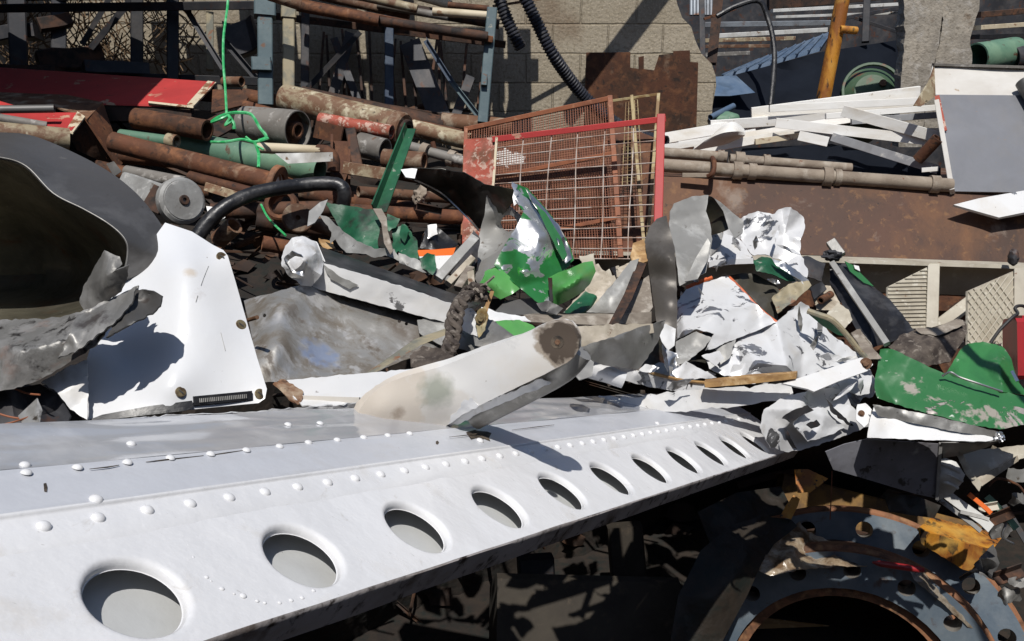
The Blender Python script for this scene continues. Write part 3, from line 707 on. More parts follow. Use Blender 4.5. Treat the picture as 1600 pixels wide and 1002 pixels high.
beam = thing('white_beam', B3(1.2, -.083, -.05), "long riveted white beam with a row of round holes along its sloping face", "beam")
# web with flanged holes
V, Fc = [], []
NA = 48
angs = [2*math.pi*k/NA for k in range(NA)]
corners = [math.atan2(yy, xx) % (2*math.pi) for xx, yy in ((SPC/2, V_SEAM), (-SPC/2, V_SEAM), (-SPC/2, V_LOW), (SPC/2, V_LOW))]
for c in corners:
    k = min(range(NA), key=lambda i: min(abs(angs[i]-c), 2*math.pi-abs(angs[i]-c))); angs[k] = c
def rect(th):
    c, s = math.cos(th), math.sin(th); t = 1e9
    if c > 1e-9: t = min(t, SPC/2/c)
    if c < -1e-9: t = min(t, -SPC/2/c)
    if s > 1e-9: t = min(t, V_SEAM/s)
    if s < -1e-9: t = min(t, V_LOW/s)
    return c*t, s*t
RINGS = [(.079, 0), (.0685, .0003), (.0650, .0001), (.0625, -.0010), (.0602, -.0030), (.0585, -.0058), (.0575, -.009), (.0570, -.0125), (.0558, -.0128)]
def dent(u, v): return .0011*noise.noise(Vector((u*9, v*9, 2))) + .0006*noise.noise(Vector((u*26, v*26, 5)))
FAR = 2.70
for i in range(-1, 12):
    u0 = SPC*i; b0 = len(V)
    squash = 1.0
    rings = []
    r = []
    for th in angs:
        x, y = rect(th); r.append((u0+x, y, 0))
    rings.append(r)
    r = []
    for th in angs:
        x, y = rect(th); q = math.hypot(x, y); m = .079 + (q-.079)*.45; r.append((u0+math.cos(th)*min(m, q*.97), math.sin(th)*min(m, q*.97), 0))
    rings.append(r)
    for (q, h) in RINGS:
        r = []
        for th in angs:
            x, y = q*math.cos(th), q*math.sin(th)
            lim = rect(th); L = math.hypot(*lim)
            if q > L*.96: x, y = lim[0]*.96, lim[1]*.96
            r.append((u0+x, y, h))
        rings.append(r)
    for r in rings:
        for (u, v, h) in r: V.append(B3(u, v, h+dent(u, v)))
    for a in range(len(rings)-1):
        for k in range(NA):
            Fc.append((b0+a*NA+k, b0+a*NA+(k+1) % NA, b0+(a+1)*NA+(k+1) % NA, b0+(a+1)*NA+k))
add('web', (V, Fc), 'white_beam', parent=beam, smooth=50)
# upper flange: riser, band, rounded ridge
def ext(prof, u0, u1, n, mats=None, wob=0.0, seed=0):
    V, Fc, M = [], [], []; m = len(prof)
    for i in range(n):
        u = u0+(u1-u0)*i/(n-1)
        for j, p in enumerate(prof):
            q = H0 + d_*u + p + n1*(wob*noise.noise(Vector((u*5, j*.35, seed))))
            V.append(cw(q))
    for i in range(n-1):
        for j in range(m-1): Fc.append((i*m+j, i*m+j+1, (i+1)*m+j+1, (i+1)*m+j))
    return V, Fc
U0, U1 = -1.5*SPC, 11.5*SPC
lap = [e_*(V_SEAM+.0006) - n_*.006, e_*(V_SEAM+.0006) + n_*.0025, e_*(V_SEAM+.0016) + n_*.004]
band = lap + [base_seam + e1*(W1*t) for t in np.linspace(.05, .88, 8)]
for t in np.linspace(0, 1, 6)[1:]:
    a = ridge - e1*(W1*.12); c = ridge; b = ridge + e2*(W1*.12)
    band.append(a*(1-t)**2 + c*2*t*(1-t) + b*t*t)
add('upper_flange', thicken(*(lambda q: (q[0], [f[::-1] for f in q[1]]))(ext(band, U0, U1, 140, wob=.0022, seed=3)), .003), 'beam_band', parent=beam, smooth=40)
top = [ridge + e2*(W1*.12+.0012 + (W2-W1*.12)*t) for t in np.linspace(0, 1, 14)]
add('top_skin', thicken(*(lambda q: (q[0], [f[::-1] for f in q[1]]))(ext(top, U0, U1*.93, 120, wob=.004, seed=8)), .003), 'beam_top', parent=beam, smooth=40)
strip = [e_*v + n_*h for v, h in ((.084,-.0035),(.095,.0002),(.104,.0022),(.116,.0028),(.132,.0022),(.1445,.0016),(.1470,.0018),(.1482,.0032),(.1496,.0048),(.1512,.0053),(.1530,.0049),(.1550,.0036))]
add('seam_strip', thicken(*(lambda q: (q[0], [f[::-1] for f in q[1]]))(ext(strip, U0, U1, 140, wob=.0012, seed=13)), .0012), 'white_beam', parent=beam, smooth=60)
low = [e_*V_LOW + n_*.0, e_*(V_LOW-.0025) - n_*.0025, e_*(V_LOW-.003) - n_*.008] + [e_*(V_LOW-.003) - n_*t + e_*0 for t in np.linspace(.012, .050, 5)] + [e_*(V_LOW+.012) - n_*.0515, e_*(V_LOW+.03) - n_*.052]
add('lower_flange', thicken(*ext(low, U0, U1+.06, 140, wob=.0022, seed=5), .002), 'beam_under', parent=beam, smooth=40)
back = [e_*v - n_*.048 for v in np.linspace(V_LOW-.002, V_SEAM+.06, 8)]
add('inner_plate', ext(back, U0, U1, 60, wob=.004, seed=9), 'beam_inner', parent=beam)
def on_plane(x, y, p0, nn):
    r = np.array([(x-CX)/F, -(y-CY)/F, 1.0]); t = (H0+p0-np.zeros(3)).dot(nn)/r.dot(nn); return r*t
rv = None
def rivet(c, nn, r, h, k=[0]):
    global rv
    C = cw(c); nw = cdir(nn)
    if rv is None:
        rv = add('rivet', dome(C, nw, 1.0*r, h, 16, 5), 'white_beam', parent=beam); rivet.s = (C.copy(), nw.copy(), r, h); return
    C0, n0, r0, h0 = rivet.s
    o = rv.copy(); COL.objects.link(o); o.parent = beam
    q = n0.rotation_difference(nw); s = r/r0
    o.rotation_mode = 'QUATERNION'; o.rotation_quaternion = q; o.scale = (s, s, s)
    off = Vector(rv.location) + root_loc(beam) - C0
    o.location = C + (q @ (off*s)) - root_loc(beam)
RX = [67,152,229,296,357,413,464,511,554,594,631,664,696,726,752.5,780,805,827.5,850,871,890,909,926,943,959,974.5,989,1003,1016,1028,1041,1054,1066,1078,1090,1101,1112,1123,1134,1144,1154,1163,1172]
for x in RX:
    num = lambda u: bproj(H0 + d_*u + e_*.127)[0]-x
    lo, hi = -.6, 3.2
    for _ in range(40):
        mi = (lo+hi)/2
        if num(mi) < 0: lo = mi
        else: hi = mi
    rivet(H0 + d_*lo + e_*.127 + n_*.0022, n_, .0088, .0058)
for (x, y) in ((150, 781), (750, 689), (1027, 662)): rivet(on_plane(x, y, base_seam, n1), n1, .0088, .005)
for (x, y) in ((-30, 748), (41, 739), (121, 731), (199, 723), (266, 716), (329, 710), (385, 704), (437, 698), (482, 692), (527, 688), (568, 684), (606, 681), (640, 678), (39, 727), (205, 694), (450, 664), (500, 662)):
    rivet(on_plane(x, y, ridge, e1*0+n2), n2, .0070, .003)

ds = []
for (x, y, r) in ((294,852,2.4),(302,871,3.6),(323,902,5),(347,920,5.5),(380,931,7.5),(402,939,4.5),(414,942,4),(437,942,4.5),(455,938,5),(472,934,5),(490,923,4.5),(286,838,2),(330,908,2.5),(366,928,3)):
    q = on_plane(x, y, n_*.0, n_); ds.append(dome(cw(q), cdir(n_), px(r*.75, q[2]), px(r*.42, q[2]), 10, 3))
add('paint_drips', join(*ds), 'white_beam', parent=beam)

def onb(x, y, p0, nn, lift=.0012):
    q = on_plane(x, y, p0, nn); return cw(q*(1-lift/np.linalg.norm(q)))
for pl in (((228,722),(262,718),(300,714),(318,712)), ((330,711),(352,708),(380,704)), ((140,733),(168,730),(186,727)), ((702,683),(730,680),(760,676)), ((800,672),(840,667),(866,664))):
    add('worn_edge', tube_path([onb(x, y, ridge, n2, .0005) for x, y in pl], [.0004, .0009, .0006, .0004][:len(pl)], 6, wob=.5), 'stain', parent=beam)
def patch(pl, p0, nn, m, name):
    V = [onb(x, y, p0, nn) for x, y in pl]; c0 = sum(V, Vector())/len(V)
    add(name, thicken([c0]+V, [(0, i+1, (i+1) % len(V)+1) for i in range(len(V))], .0004), m, parent=beam)
patch(((728,676),(742,672),(756,673),(768,677),(764,684),(766,690),(756,686),(750,691),(744,685),(736,687)), base_seam, n1, 'stain', 'bare_patch')
patch(((681,690),(684,689),(686,692),(684,695),(681,694)), base_seam, n1, 'stain', 'bare_patch')
patch(((68,756),(72,755),(74,762),(73,769),(69,768)), base_seam, n1, 'stain', 'bare_patch')
# ---------------------------------------------------------------- ground, walls, what stands behind
def gsheet(name, x0, x1, y0, y1, nx, ny, hf, m, kind):
    V = [Vector((x0+(x1-x0)*i/nx, y0+(y1-y0)*j/ny, 0)) for j in range(ny+1) for i in range(nx+1)]
    for v in V: v.z = hf(v.x, v.y)
    Fc = [(j*(nx+1)+i, j*(nx+1)+i+1, (j+1)*(nx+1)+i+1, (j+1)*(nx+1)+i) for j in range(ny) for i in range(nx)]
    return add(name, (V, Fc), m, kind=kind)
gsheet('ground', -60, 60, -30, 90, 120, 120, lambda x, y: .05*noise.noise(Vector((x, y, 0))), 'soil', 'structure')
HC = [(-300,1000,2.6),(0,1000,3.6),(400,1000,4.3),(700,1000,5.4),(1000,1000,5.8),(1400,1000,5.8),(1900,1000,5.7),(-300,650,2.5),(0,655,2.6),(400,660,3.3),(800,690,4.8),(1000,760,5.8),(1250,780,6.1),(1600,760,5.9),(1900,700,5.6),
 (-300,400,3.4),(0,400,3.6),(400,450,3.7),(800,520,4.2),(1000,520,4.45),(1250,620,4.7),(1600,620,4.9),(0,250,4.9),(400,300,4.8),(800,330,5.0),(1200,460,5.1),(1600,470,5.2),(1900,450,5.3),(-300,130,6.0),(0,140,5.9),(400,185,6.15),(700,235,6.2),(1000,265,6.35),(1250,260,6.7),(1600,260,6.7),(1900,260,6.8)]
def scrap_z(): return rbf(HC)
SZ = scrap_z()
heap = sheet([(-300,1100,2.7),(700,1100,5.5),(1900,1100,5.8),(1900,650,5.2),(1900,262,6.9),(1250,262,6.8),(1000,262,6.4),(700,232,6.25),(400,182,6.2),(0,135,6.0),(-300,120,6.1),(-300,600,2.5)], inner=HC, res=26, amp=.10, size=70, seed=4, th=.02)
add('scrap_heap', heap, 'soil', kind='stuff')
def bits(n, region, seed, smin=6, smax=26, lift=.06):
    r = random.Random(seed); ds = []
    for _ in range(n):
        x, y = r.uniform(region[0], region[2]), r.uniform(region[1], region[3]); z = SZ(x, y)-r.uniform(0.02, lift+.10)
        s = r.uniform(smin, smax); k = r.random()
        a = r.uniform(0, 6.28); dz = r.uniform(-.12, .12)
        if k < .35:
            L = s*r.uniform(1.5, 4); ds.append(bar((x-L*math.cos(a), y-L*.5*math.sin(a), z-dz), (x+L*math.cos(a), y+L*.5*math.sin(a), z+dz), s*.22, s*.3, r.uniform(0, 90), r.choice(['L', 'box', 'U']), n=2))
        elif k < .55:
            L = s*r.uniform(1.2, 3); ds.append(pipe((x-L*math.cos(a), y-L*.4*math.sin(a), z-dz), (x+L*math.cos(a), y+L*.4*math.sin(a), z+dz), s*.22, seg=10, n=2))
        else:
            o = []; m = r.randint(4, 6)
            for i in range(m):
                t = a+6.28*i/m; q = s*r.uniform(.6, 1.2); o.append((x+q*math.cos(t), y+q*.7*math.sin(t), z+r.uniform(-.06, .06)))
            ds.append(sheet(o, res=max(5, s*.4), amp=.02, size=s, seed=r.randint(0, 999), jag=1))
    return join(*ds)
b1 = bits(210, (0, 170, 760, 440), 3); b2 = bits(160, (420, 420, 1330, 640), 5, 6, 22); b3 = bits(60, (520, 700, 1600, 1000), 6, 8, 30); b4 = bits(110, (1000, 280, 1600, 620), 8, 6, 22)
add('scrap_bits', setmat(join(b1, b2, b3, b4), 0), 'scrap_bits', kind='stuff')

def slab_y(out, Y, thick, res=14, jag=0.0, seed=1):
    "a standing slab from its outline in photo points on the upright plane at depth Y"
    bp = []; n = len(out)
    for i in range(n):
        a, b = out[i], out[(i+1) % n]; L = math.hypot(b[0]-a[0], b[1]-a[1]); k = max(1, int(L/res)); nx, ny = (b[1]-a[1])/max(L, 1e-6), -(b[0]-a[0])/max(L, 1e-6)
        for s in range(k):
            t = s/k; x, y = a[0]+(b[0]-a[0])*t, a[1]+(b[1]-a[1])*t
            if jag and s and len(a) < 3: d = jag*(noise.noise(Vector((x*.08, y*.08, seed)))+.6*noise.noise(Vector((x*.25, y*.25, seed)))); x += nx*d; y += ny*d
            bp.append((x, y))
    vo, _, fo, _, _, _ = delaunay_2d_cdt([Vector(p) for p in bp], [(i, (i+1) % len(bp)) for i in range(len(bp))], [], 1, 1e-4)
    V = [PY(v[0], v[1], Y) for v in vo]; fc = []
    for t in fo:
        c = (vo[t[1]]-vo[t[0]]).cross(vo[t[2]]-vo[t[0]]); fc.append(tuple(t) if c < 0 else tuple(t)[::-1])
    n = len(V); W = V + [v + Vector((0, thick, 0)) + Vector((thick*.25*noise.noise(v*6), 0, thick*.25*noise.noise(v*6+Vector((9, 9, 9))))) for v in V]
    out_f = list(fc)+[tuple(i+n for i in t[::-1]) for t in fc]; E = {}
    for t in fc:
        for k in range(3): E[(t[k], t[(k+1) % 3])] = 1
    for (a, b) in E:
        if (b, a) not in E: out_f.append((b, a, a+n, b+n))
    return W, out_f
w = slab_y([(-60,-160,1),(1046,-160,1),(1052,-20),(1058,6),(1066,28),(1080,42),(1086,62),(1096,84),(1112,100),(1118,118),(1116,150),(1110,196),(1102,330,1),(-60,330,1)], 6.95, .16, 12, 3, 2)
wall = add('block_wall', w, 'block', "grey concrete block wall with a broken right edge behind the pipe rack", "wall", smooth=0)
w = slab_y([(1410,-60,1),(1478,-60,1),(1474,20),(1468,60),(1462,90),(1450,130),(1446,165),(1440,230,1),(1404,230,1),(1408,120),(1414,60)], 6.90, .12, 10, 2.5, 4)
pil = thing('wall_pillar', PY(1450,230,6.9), "rough concrete wall stub standing right of the yellow post", "wall")
add('block_face', w, 'pillar', parent=pil, smooth=0)
w = slab_y([(1476,-60,1),(1534,-60,1),(1530,15),(1522,40),(1516,60),(1519,95),(1508,200,1),(1444,200,1),(1448,150),(1462,95),(1472,40)], 6.96, .22, 9, 3, 7)
add('broken_face', w, 'pillar', parent=pil, smooth=0)
# far fence and what lies in the yard behind
V = []; Fc = []
for i in range(401):
    x = -16+36*i/400; y = 13.5+.03*math.cos(i*1.2)
    V += [Vector((x, y, -.1)), Vector((x, y, 6.0))]
for i in range(400): Fc.append((2*i, 2*i+2, 2*i+3, 2*i+1))
add('corrugated_fence', thicken(V, Fc, .01), 'dark_steel', "dark corrugated fence far behind the yard", "fence")
def fence(lab, a, b, h0, h1, m='rust_dark'):  # fences added outside the view to block sky light and deepen shadows
    V = []; Fc = []; n = 160; d = Vector(b)-Vector(a); nn = Vector((-d.y, d.x)).normalized()
    for i in range(n+1):
        p = Vector(a)+d*(i/n)+nn*(.04*math.cos(i*1.3)); V += [Vector((p.x, p.y, h0)), Vector((p.x, p.y, h1))]
    for i in range(n): Fc.append((2*i, 2*i+2, 2*i+3, 2*i+1))
    add('corrugated_fence', thicken(V, Fc, .01), m, lab, "fence")
fence("added sky-blocking corrugated fence along the left side of the yard, out of the picture", (-7.5, -7.0), (-7.5, 13.4), -.1, 7.5)
fence("added sky-blocking corrugated fence along the right side of the yard, out of the picture", (9.5, -7.0), (9.5, 13.4), -.1, 7.5)
fence("added sky-blocking corrugated fence closing the yard behind the viewer", (-7.4, -7.0), (9.4, -7.0), -.1, 7.0)
def PL(name, a, b, w, d, m, label, cat, group=None, roll=0, prof='box', **k):
    return add(name, bar(a, b, w, d, roll, prof, **k), m, label, cat, group)
g = "long strips stacked in the yard behind the wall"
PL('metal_strip', (1094,39,9.2), (1300,36,9.4), 8, 12, 'corrug', "pale ribbed metal strip lying highest behind the broken wall", "strip", g)
PL('metal_strip', (1110,57,9.0), (1290,47,9.3), 7, 12, 'white_strip', "white strip under the pale ribbed strip in the yard behind", "strip", g)
PL('metal_strip', (1206,17,9.8), (1420,6,10), 5, 10, 'white_strip', "thin white strip right at the top edge behind the yellow post", "strip", g)
PL('metal_strip', (1210,27,9.7), (1412,20,9.9), 4, 10, 'white_strip', "thinnest white strip crossing behind the yellow post near the top", "strip", g)
PL('metal_strip', (1092,64,8.8), (1240,60,9.0), 6, 12, 'cream_worn', "cream worn strip lowest in the yard stack behind the wall", "strip", g)
PL('metal_strip', (1095,73,8.7), (1200,72,8.8), 5, 12, 'rust_light', "rusty brown strip just under the cream strip behind the wall", "strip", g)
PL('metal_strip', (1100,86,8.5), (1170,83,8.6), 6, 8, 'grey_pipe', "short grey tube end below the strip stack behind the wall", "strip", g)
PL('metal_strip', (1300,32,9.6), (1410,12,9.8), 6, 8, 'dark_steel', "dark bar slanting up behind the yellow post", "strip", g)
PL('metal_strip', (1200,8,9.9), (1420,-12,10), 16, 12, 'rust_dark', "broad rusty beam running along the top behind the yellow post", "strip", g)
PL('metal_strip', (1522,44,9.2), (1640,36,9.4), 7, 30, 'cream_pipe', "cream board crossing right of the concrete stub", "strip", g)
PL('metal_strip', (1522,24,9.4), (1640,14,9.6), 9, 30, 'rust_dark', "dark rusty beam above the cream board right of the stub", "strip", g)
PL('metal_strip', (1520,58,9.0), (1640,54,9.2), 7, 30, 'dark_steel', "dark rail right under the cream board beside the stub", "strip", g)
rt = thing('fluted_sheet', P(1130,5,9.5), "small upright corrugated bright metal sheet at the top behind the wall", "sheet")
ds = []
for i in range(9): ds.append(pipe((1080+i*5.2,24,9.6), (1080+i*5.2,-30,9.6), 2.8, seg=8, n=2))
add('corrugation', join(*ds), 'corrug', parent=rt)
s = loft([[(1128,118,7.9),(1186,93,8.6),(1186,97,8.6),(1128,124,7.9)],[(1282,74,8.0),(1300,48,8.7),(1300,52,8.7),(1282,80,8.0)]], sub=3)
bs = thing('ribbed_roof_sheet', P(1200,100,8.1), "light blue ribbed roofing sheet lying on the pile behind the broken wall", "sheet")
add('sheet_face', s, 'blue_sheet', parent=bs)
for i in range(9):
    f = i/8; add('rib', bar((1128+154*f,117-43*f,7.88), (1186+114*f,92-44*f,8.58), 2.2, 2.5, n=2), 'blue_sheet', parent=bs)
add('tarpaulin', sheet([(1118,125,7.4),(1280,82,7.7),(1420,60,8.2),(1420,190,7.6),(1280,180,7.2),(1110,190,7.0)], res=14, amp=.12, size=60, seed=12), 'navy_shaded', "navy tarpaulin blackened for the shade behind the broken wall", "tarpaulin")
add('bent_sheet', sheet([(1118,120,7.2),(1150,118,7.25),(1180,145,7.1),(1140,150,7.0),(1112,150,7.0)], res=8, amp=.04, size=30, seed=15), 'blue_sheet', "small dull blue bent sheet beside the broken wall edge", "sheet")
add('plastic_pipe', pipe((1110,184,6.75), (1146,166,6.9), 5, seg=12), 'blue_sheet', "short pale blue plastic pipe beside the foot of the broken wall", "pipe")
add('plastic_tub', lump((1134,190,6.85), 26, 14, 20, .12, 4), 'green_pipe', "green plastic tub half hidden beside the broken wall foot", "tub")
c = P(1363,142,7.3); ax = (view(c)*.8 + Vector((.12, -.1, .35))).normalized()
dr = thing('steel_drum', c, "green steel drum lying behind the white planks left of the concrete stub", "drum")
add('drum_body', disc(c, ax, .235, .8, 36), 'drum_green', parent=dr, smooth=40)
add('drum_rim', disc(c+ax*.012, ax, .243, .03, 36, bore=.222), 'drum_green', parent=dr, smooth=40)
add('bung', disc(c+ax*.014+Vector((.08, 0, .06)), ax, .03, .02, 12), 'bolt_rust', parent=dr)
add('tank', pipe((1524,92,8.0), (1585,82,8.2), 24, wall=.1, seg=24), 'green_pipe', "pale green tank lying right of the concrete stub", "tank")
add('tank', pipe((1580,92,8.1), (1660,84,8.2), 19, wall=.1, seg=24), 'dark_steel', "dark tank end touching the pale green tank", "tank")
y = thing('leaning_post', P(1287,160,6.3), "chipped yellow steel post leaning behind the white planks", "post")
add('post_tube', pipe((1284,168,6.2), (1322,-30,6.0), 11, seg=22, wob=.02), 'yellow_paint', parent=y)
add('stub', pipe((1312,46,6.03), (1338,48,6.06), 6, seg=14, wall=.3), 'yellow_paint', parent=y)
PL('steel_post', (1112,100,7.6), (1125,-30,7.6), 15, 15, 'rust_dark', "dark rusty steel post right of the broken wall edge", "post", prof='I')
PL('steel_post', (1098,90,8.2), (1096,-30,8.2), 9, 9, 'dark_steel', "thin dark post just inside the broken wall edge", "post")
PL('steel_post', (1352,66,7.8), (1356,-30,7.8), 11, 11, 'dark_steel', "dark post between the yellow post and the concrete stub", "post")
PL('steel_brace', (1335,28,7.9), (1408,52,7.9), 5, 6, 'dark_steel', "dark brace crossing behind the concrete stub", "brace")
add('black_cable', hose([(1120,26,7.0),(1150,10,7.0),(1186,2,7.0),(1200,30,7.0),(1208,62,6.95),(1210,100,6.9),(1204,165,6.8)], 4, 10), 'rubber', "thin black cable looping down in front of the yard pile", "cable")
add('steel_post', bar((1100,30,7.3), (1150,14,7.3), 4, 5), 'rust', "short rusty angle bar across the top of the broken wall", "bar")
# rust plates against the wall
PLATE = [(916,82),(985,82),(985,106),(998,108),(998,90),(1006,88),(1006,108),(1022,110),(1030,86),(1052,84),(1052,80),(1078,79),(1078,97),(1091,98),(1088,205),(1080,330),(910,330)]
add('rust_plate', slab_y([(x, yy, 1) for x, yy in PLATE], 6.87, .012, 14), 'rust', "rust brown steel plate with a notched top leaning on the block wall", "plate")
for (x, yy, r) in ((1020,97,8),(860,131,4),(1060,50,5),(1068,70,4),(833,64,3)):
    pass
# corrugated hoses
add('ribbed_hose', hose([(770,-40,6.0),(781,0,6.0),(792,30,6.02),(805,58,6.05),(814,76,6.08)], 9.5, 14, corr=.10, pitch=5.4, wall=.2), 'hose_black', "short black ribbed hose hanging beside the rack post, its open end free", "hose")
add('ribbed_hose', hose([(800,-45,5.9),(822,0,5.9),(842,42,5.95),(862,82,6.0),(884,115,6.1),(910,148,6.2),(945,180,6.25),(975,200,6.3),(1010,215,6.3)], 9.5, 14, corr=.10, pitch=5.4, wall=.2), 'hose_black', "long black ribbed hose sagging across the block wall down behind the mesh panels", "hose")
add('ribbed_hose', hose([(1010,215,5.6),(1040,222,5.5)], 9, 14, corr=.10, pitch=5.4, wall=.2), 'hose_black', "short black ribbed hose end beside the red frame corner", "hose")
PL('thin_rod', (770,10,6.1), (900,-10,6.2), 4, 4, 'rust_light', "thin rusty rod crossing the top of the block wall", "rod")

# ---------------------------------------------------------------- the pipe rack
rk = thing('pipe_rack', P(580,200,5.8), "steel storage rack with blue and beige posts in front of the block wall", "rack")
def rp(name, d, m): return add(name, d, m, parent=rk)
pa = rp('post', bar((415,165,5.2), (413,-120,5.2), 23, 20), 'blue_post'); 
o = add('collar', bar((414,27,5.2), (414,6,5.2), 33, 27), 'blue_post', parent=pa)
o = add('gusset', bar((409,112,5.16), (408,92,5.16), 30, 22), 'blue_post', parent=pa)
pb = rp('post', bar((451,172,5.3), (451,-120,5.3), 18, 18), 'beige_post'); add('collar', bar((451,30,5.3), (451,12,5.3), 23, 23), 'beige_post', parent=pb)
pc = rp('post', bar((754,192,5.5), (769,14,5.5), 16, 16), 'blue_post'); add('bracket', bar((756,135,5.47), (757,118,5.47), 9, 20), 'blue_post', parent=pc)
for a, b, w, m in (((608,170,6.2),(608,-80,6.2),14,'navy_steel'), ((214,120,5.7),(214,-120,5.7),19,'dark_steel'), ((270,125,5.5),(270,-120,5.5),18,'dark_steel'), ((476,150,6.2),(478,-60,6.2),13,'dark_steel'), ((92,110,5.9),(92,-120,5.9),22,'dark_steel'), ((30,110,5.7),(20,-120,5.7),26,'dark_steel'), ((328,110,6.2),(328,20,6.2),11,'beige_post')):
    rp('post', bar(a, b, w, w), m)
for a, b, w, m in (((430,-4,5.35),(770,62,5.45),10,'rust'), ((-60,14,5.5),(430,8,5.3),13,'dark_steel'), ((-60,-6,5.9),(440,-10,5.8),16,'dark_steel'), ((420,24,6.2),(790,70,6.3),11,'rust_dark'), ((60,116,5.6),(420,128,5.5),13,'dark_steel'), ((440,142,6.1),(770,196,6.2),12,'rust_dark')):
    rp('crossbar', bar(a, b, w, w), m)
for a, b, w, m in (((563,50,6.0),(481,138,6.0),8,'dark_steel'), ((664,62,5.75),(706,128,5.7),8,'navy_steel'), ((706,128,5.7),(751,186,5.6),8,'blue_post'), ((287,8,5.4),(348,106,5.4),9,'dark_steel'), ((349,62,5.5),(400,122,5.5),10,'dark_steel'), ((172,-4,5.6),(128,70,5.6),8,'dark_steel'), ((206,-2,5.7),(142,76,5.7),10,'dark_steel')):  # one diagonal in two colours: its lit lower half coloured bluer
    rp('brace', bar(a, b, w, w, prof='L'), m)
g = "pipes lying on the rack shelf"
for i, (a, b, r, m, lab) in enumerate([
 ((440,4,5.3),(592,33,5.35),9,'rust',"thick rusty pipe on the left half of the rack shelf"),
 ((588,32,5.4),(762,58,5.42),8,'rust_dark',"dark rusty pipe on the right half of the rack shelf"),
 ((676,18,5.5),(768,25,5.5),6.5,'cream_pipe',"pale chipped pipe ending at the top of the blue rack post"),
 ((563,-6,5.6),(652,14,5.62),7,'cream_worn',"cream worn pipe in the middle of the rack shelf"),
 ((590,8,5.7),(700,27,5.7),6,'grey_pipe',"grey pipe beside the cream worn pipe on the rack shelf"),
 ((500,-6,5.75),(640,24,5.75),7,'rust_light',"pale rusty pipe behind the thick rusty pipe on the shelf"),
 ((640,-10,5.8),(705,8,5.8),7,'cream_pipe',"cream pipe stub at the very top of the rack shelf"),
 ((460,-16,5.9),(780,38,5.95),8,'rust_dark',"long dark pipe furthest back on the rack shelf"),
 ((700,8,5.6),(764,14,5.6),5,'rust',"thin rusty pipe above the pale chipped pipe on the shelf"),
 ((420,-8,5.0),(470,8,5.05),9,'rust_light',"short rusty pipe beside the beige rack post top")]):
    add('shelf_pipe', pipe(a, b, r, seg=14, wall=.25), m, lab, "pipe", g)
# unseen deck added over the rack to shade its left end
dk = thing('shade_deck', cw((-4, 2.05, 5)), "added unseen sheet deck shading the left end of the pipe rack", "deck")
def box3(x0, x1, y0, y1, z0, z1):
    q = [cw((x, y, z)) for x in (x0, x1) for y in (y0, y1) for z in (z0, z1)]
    return q, [(0,1,3,2),(4,6,7,5),(0,4,5,1),(2,3,7,6),(0,2,6,4),(1,5,7,3)]
add('deck_sheet', box3(-7, -1.98, 2.10, 2.13, 3.35, 5.3), 'rust_dark', parent=dk)
add('deck_rail', box3(-7, -1.99, 2.02, 2.10, 5.15, 5.25), 'dark_steel', parent=dk)
# unseen loaded shelf added above the frame to throw patchy shade on the wall
r = random.Random(77); x = -4.6; i = 0
while x < .12:
    w_ = r.uniform(.12, .5)
    yy = 2.75 + r.uniform(-.12, .35); z0 = 5.05+r.uniform(0, .25); z1 = 5.85+r.uniform(-.3, .15)
    add('shade_board', box3(x, min(x+w_, .16), yy, yy+r.uniform(.03, .12), z0, z1), 'rust_dark', parent=rk)
    x += w_ + r.choice([.03, .05, .16, .26]); i += 1
for (a, b) in (((-4.6, 2.7, 5.1), (.18, 2.7, 5.1)), ((-4.6, 2.7, 5.8), (.18, 2.7, 5.8))):
    add('shade_rail', bar3(cw(a), cw(b), .07, .07), 'dark_steel', parent=rk)
for k in range(9):
    xx = -1.3 + k*.16
    add('hanging_hook', tube_path([cw((xx, 2.7, 5.7)), cw((xx+r.uniform(-.15, .15), 2.2, 5.75)), cw((xx+r.uniform(-.2, .2), 1.95, 5.8))][:2], [.014]*2, 6), 'dark_steel', parent=rk)
add('shadow_bar', bar3(cw((1.45, 3.66, 5.55)), cw((.40, 2.60, 5.65)), .085, .085), 'dark_steel', "added unseen bar casting a slanting shadow on the block wall", "boom")  # added out of view to throw a slanting shadow band on the wall
# rods leaning between rack and wall
g = "iron rods leaning on the wall behind the rack"
r = random.Random(21)
for i in range(16):
    x = 500+i*17+r.uniform(-5, 5); t = r.uniform(-14, 20)
    lab = ("rusty iron rod leaning on the wall under the rack, one of a row of look-alikes")
    add('iron_rod', bar((x,168+i*2,6.45), (x+t,40+r.uniform(-6, 20)+i*.8,6.56), 4, 4, n=3), 'rust_dark', lab, "rod", g)
for a, b, w, lab in (((520,150,6.4),(548,52,6.5),16,"broad dark flat bar leaning left of the rods behind the rack"),((560,160,6.4),(522,60,6.5),12,"dark flat bar crossing the broad one behind the rack"),((690,190,6.35),(640,66,6.5),34,"wide dark plate leaning among the rods behind the rack"),((705,200,6.3),(735,120,6.45),15,"pointed dark bar right of the wide plate behind the rack")):
    add('flat_bar', bar(a, b, w, 4), 'dark_steel', lab, "bar", "dark bars leaning behind the rack")
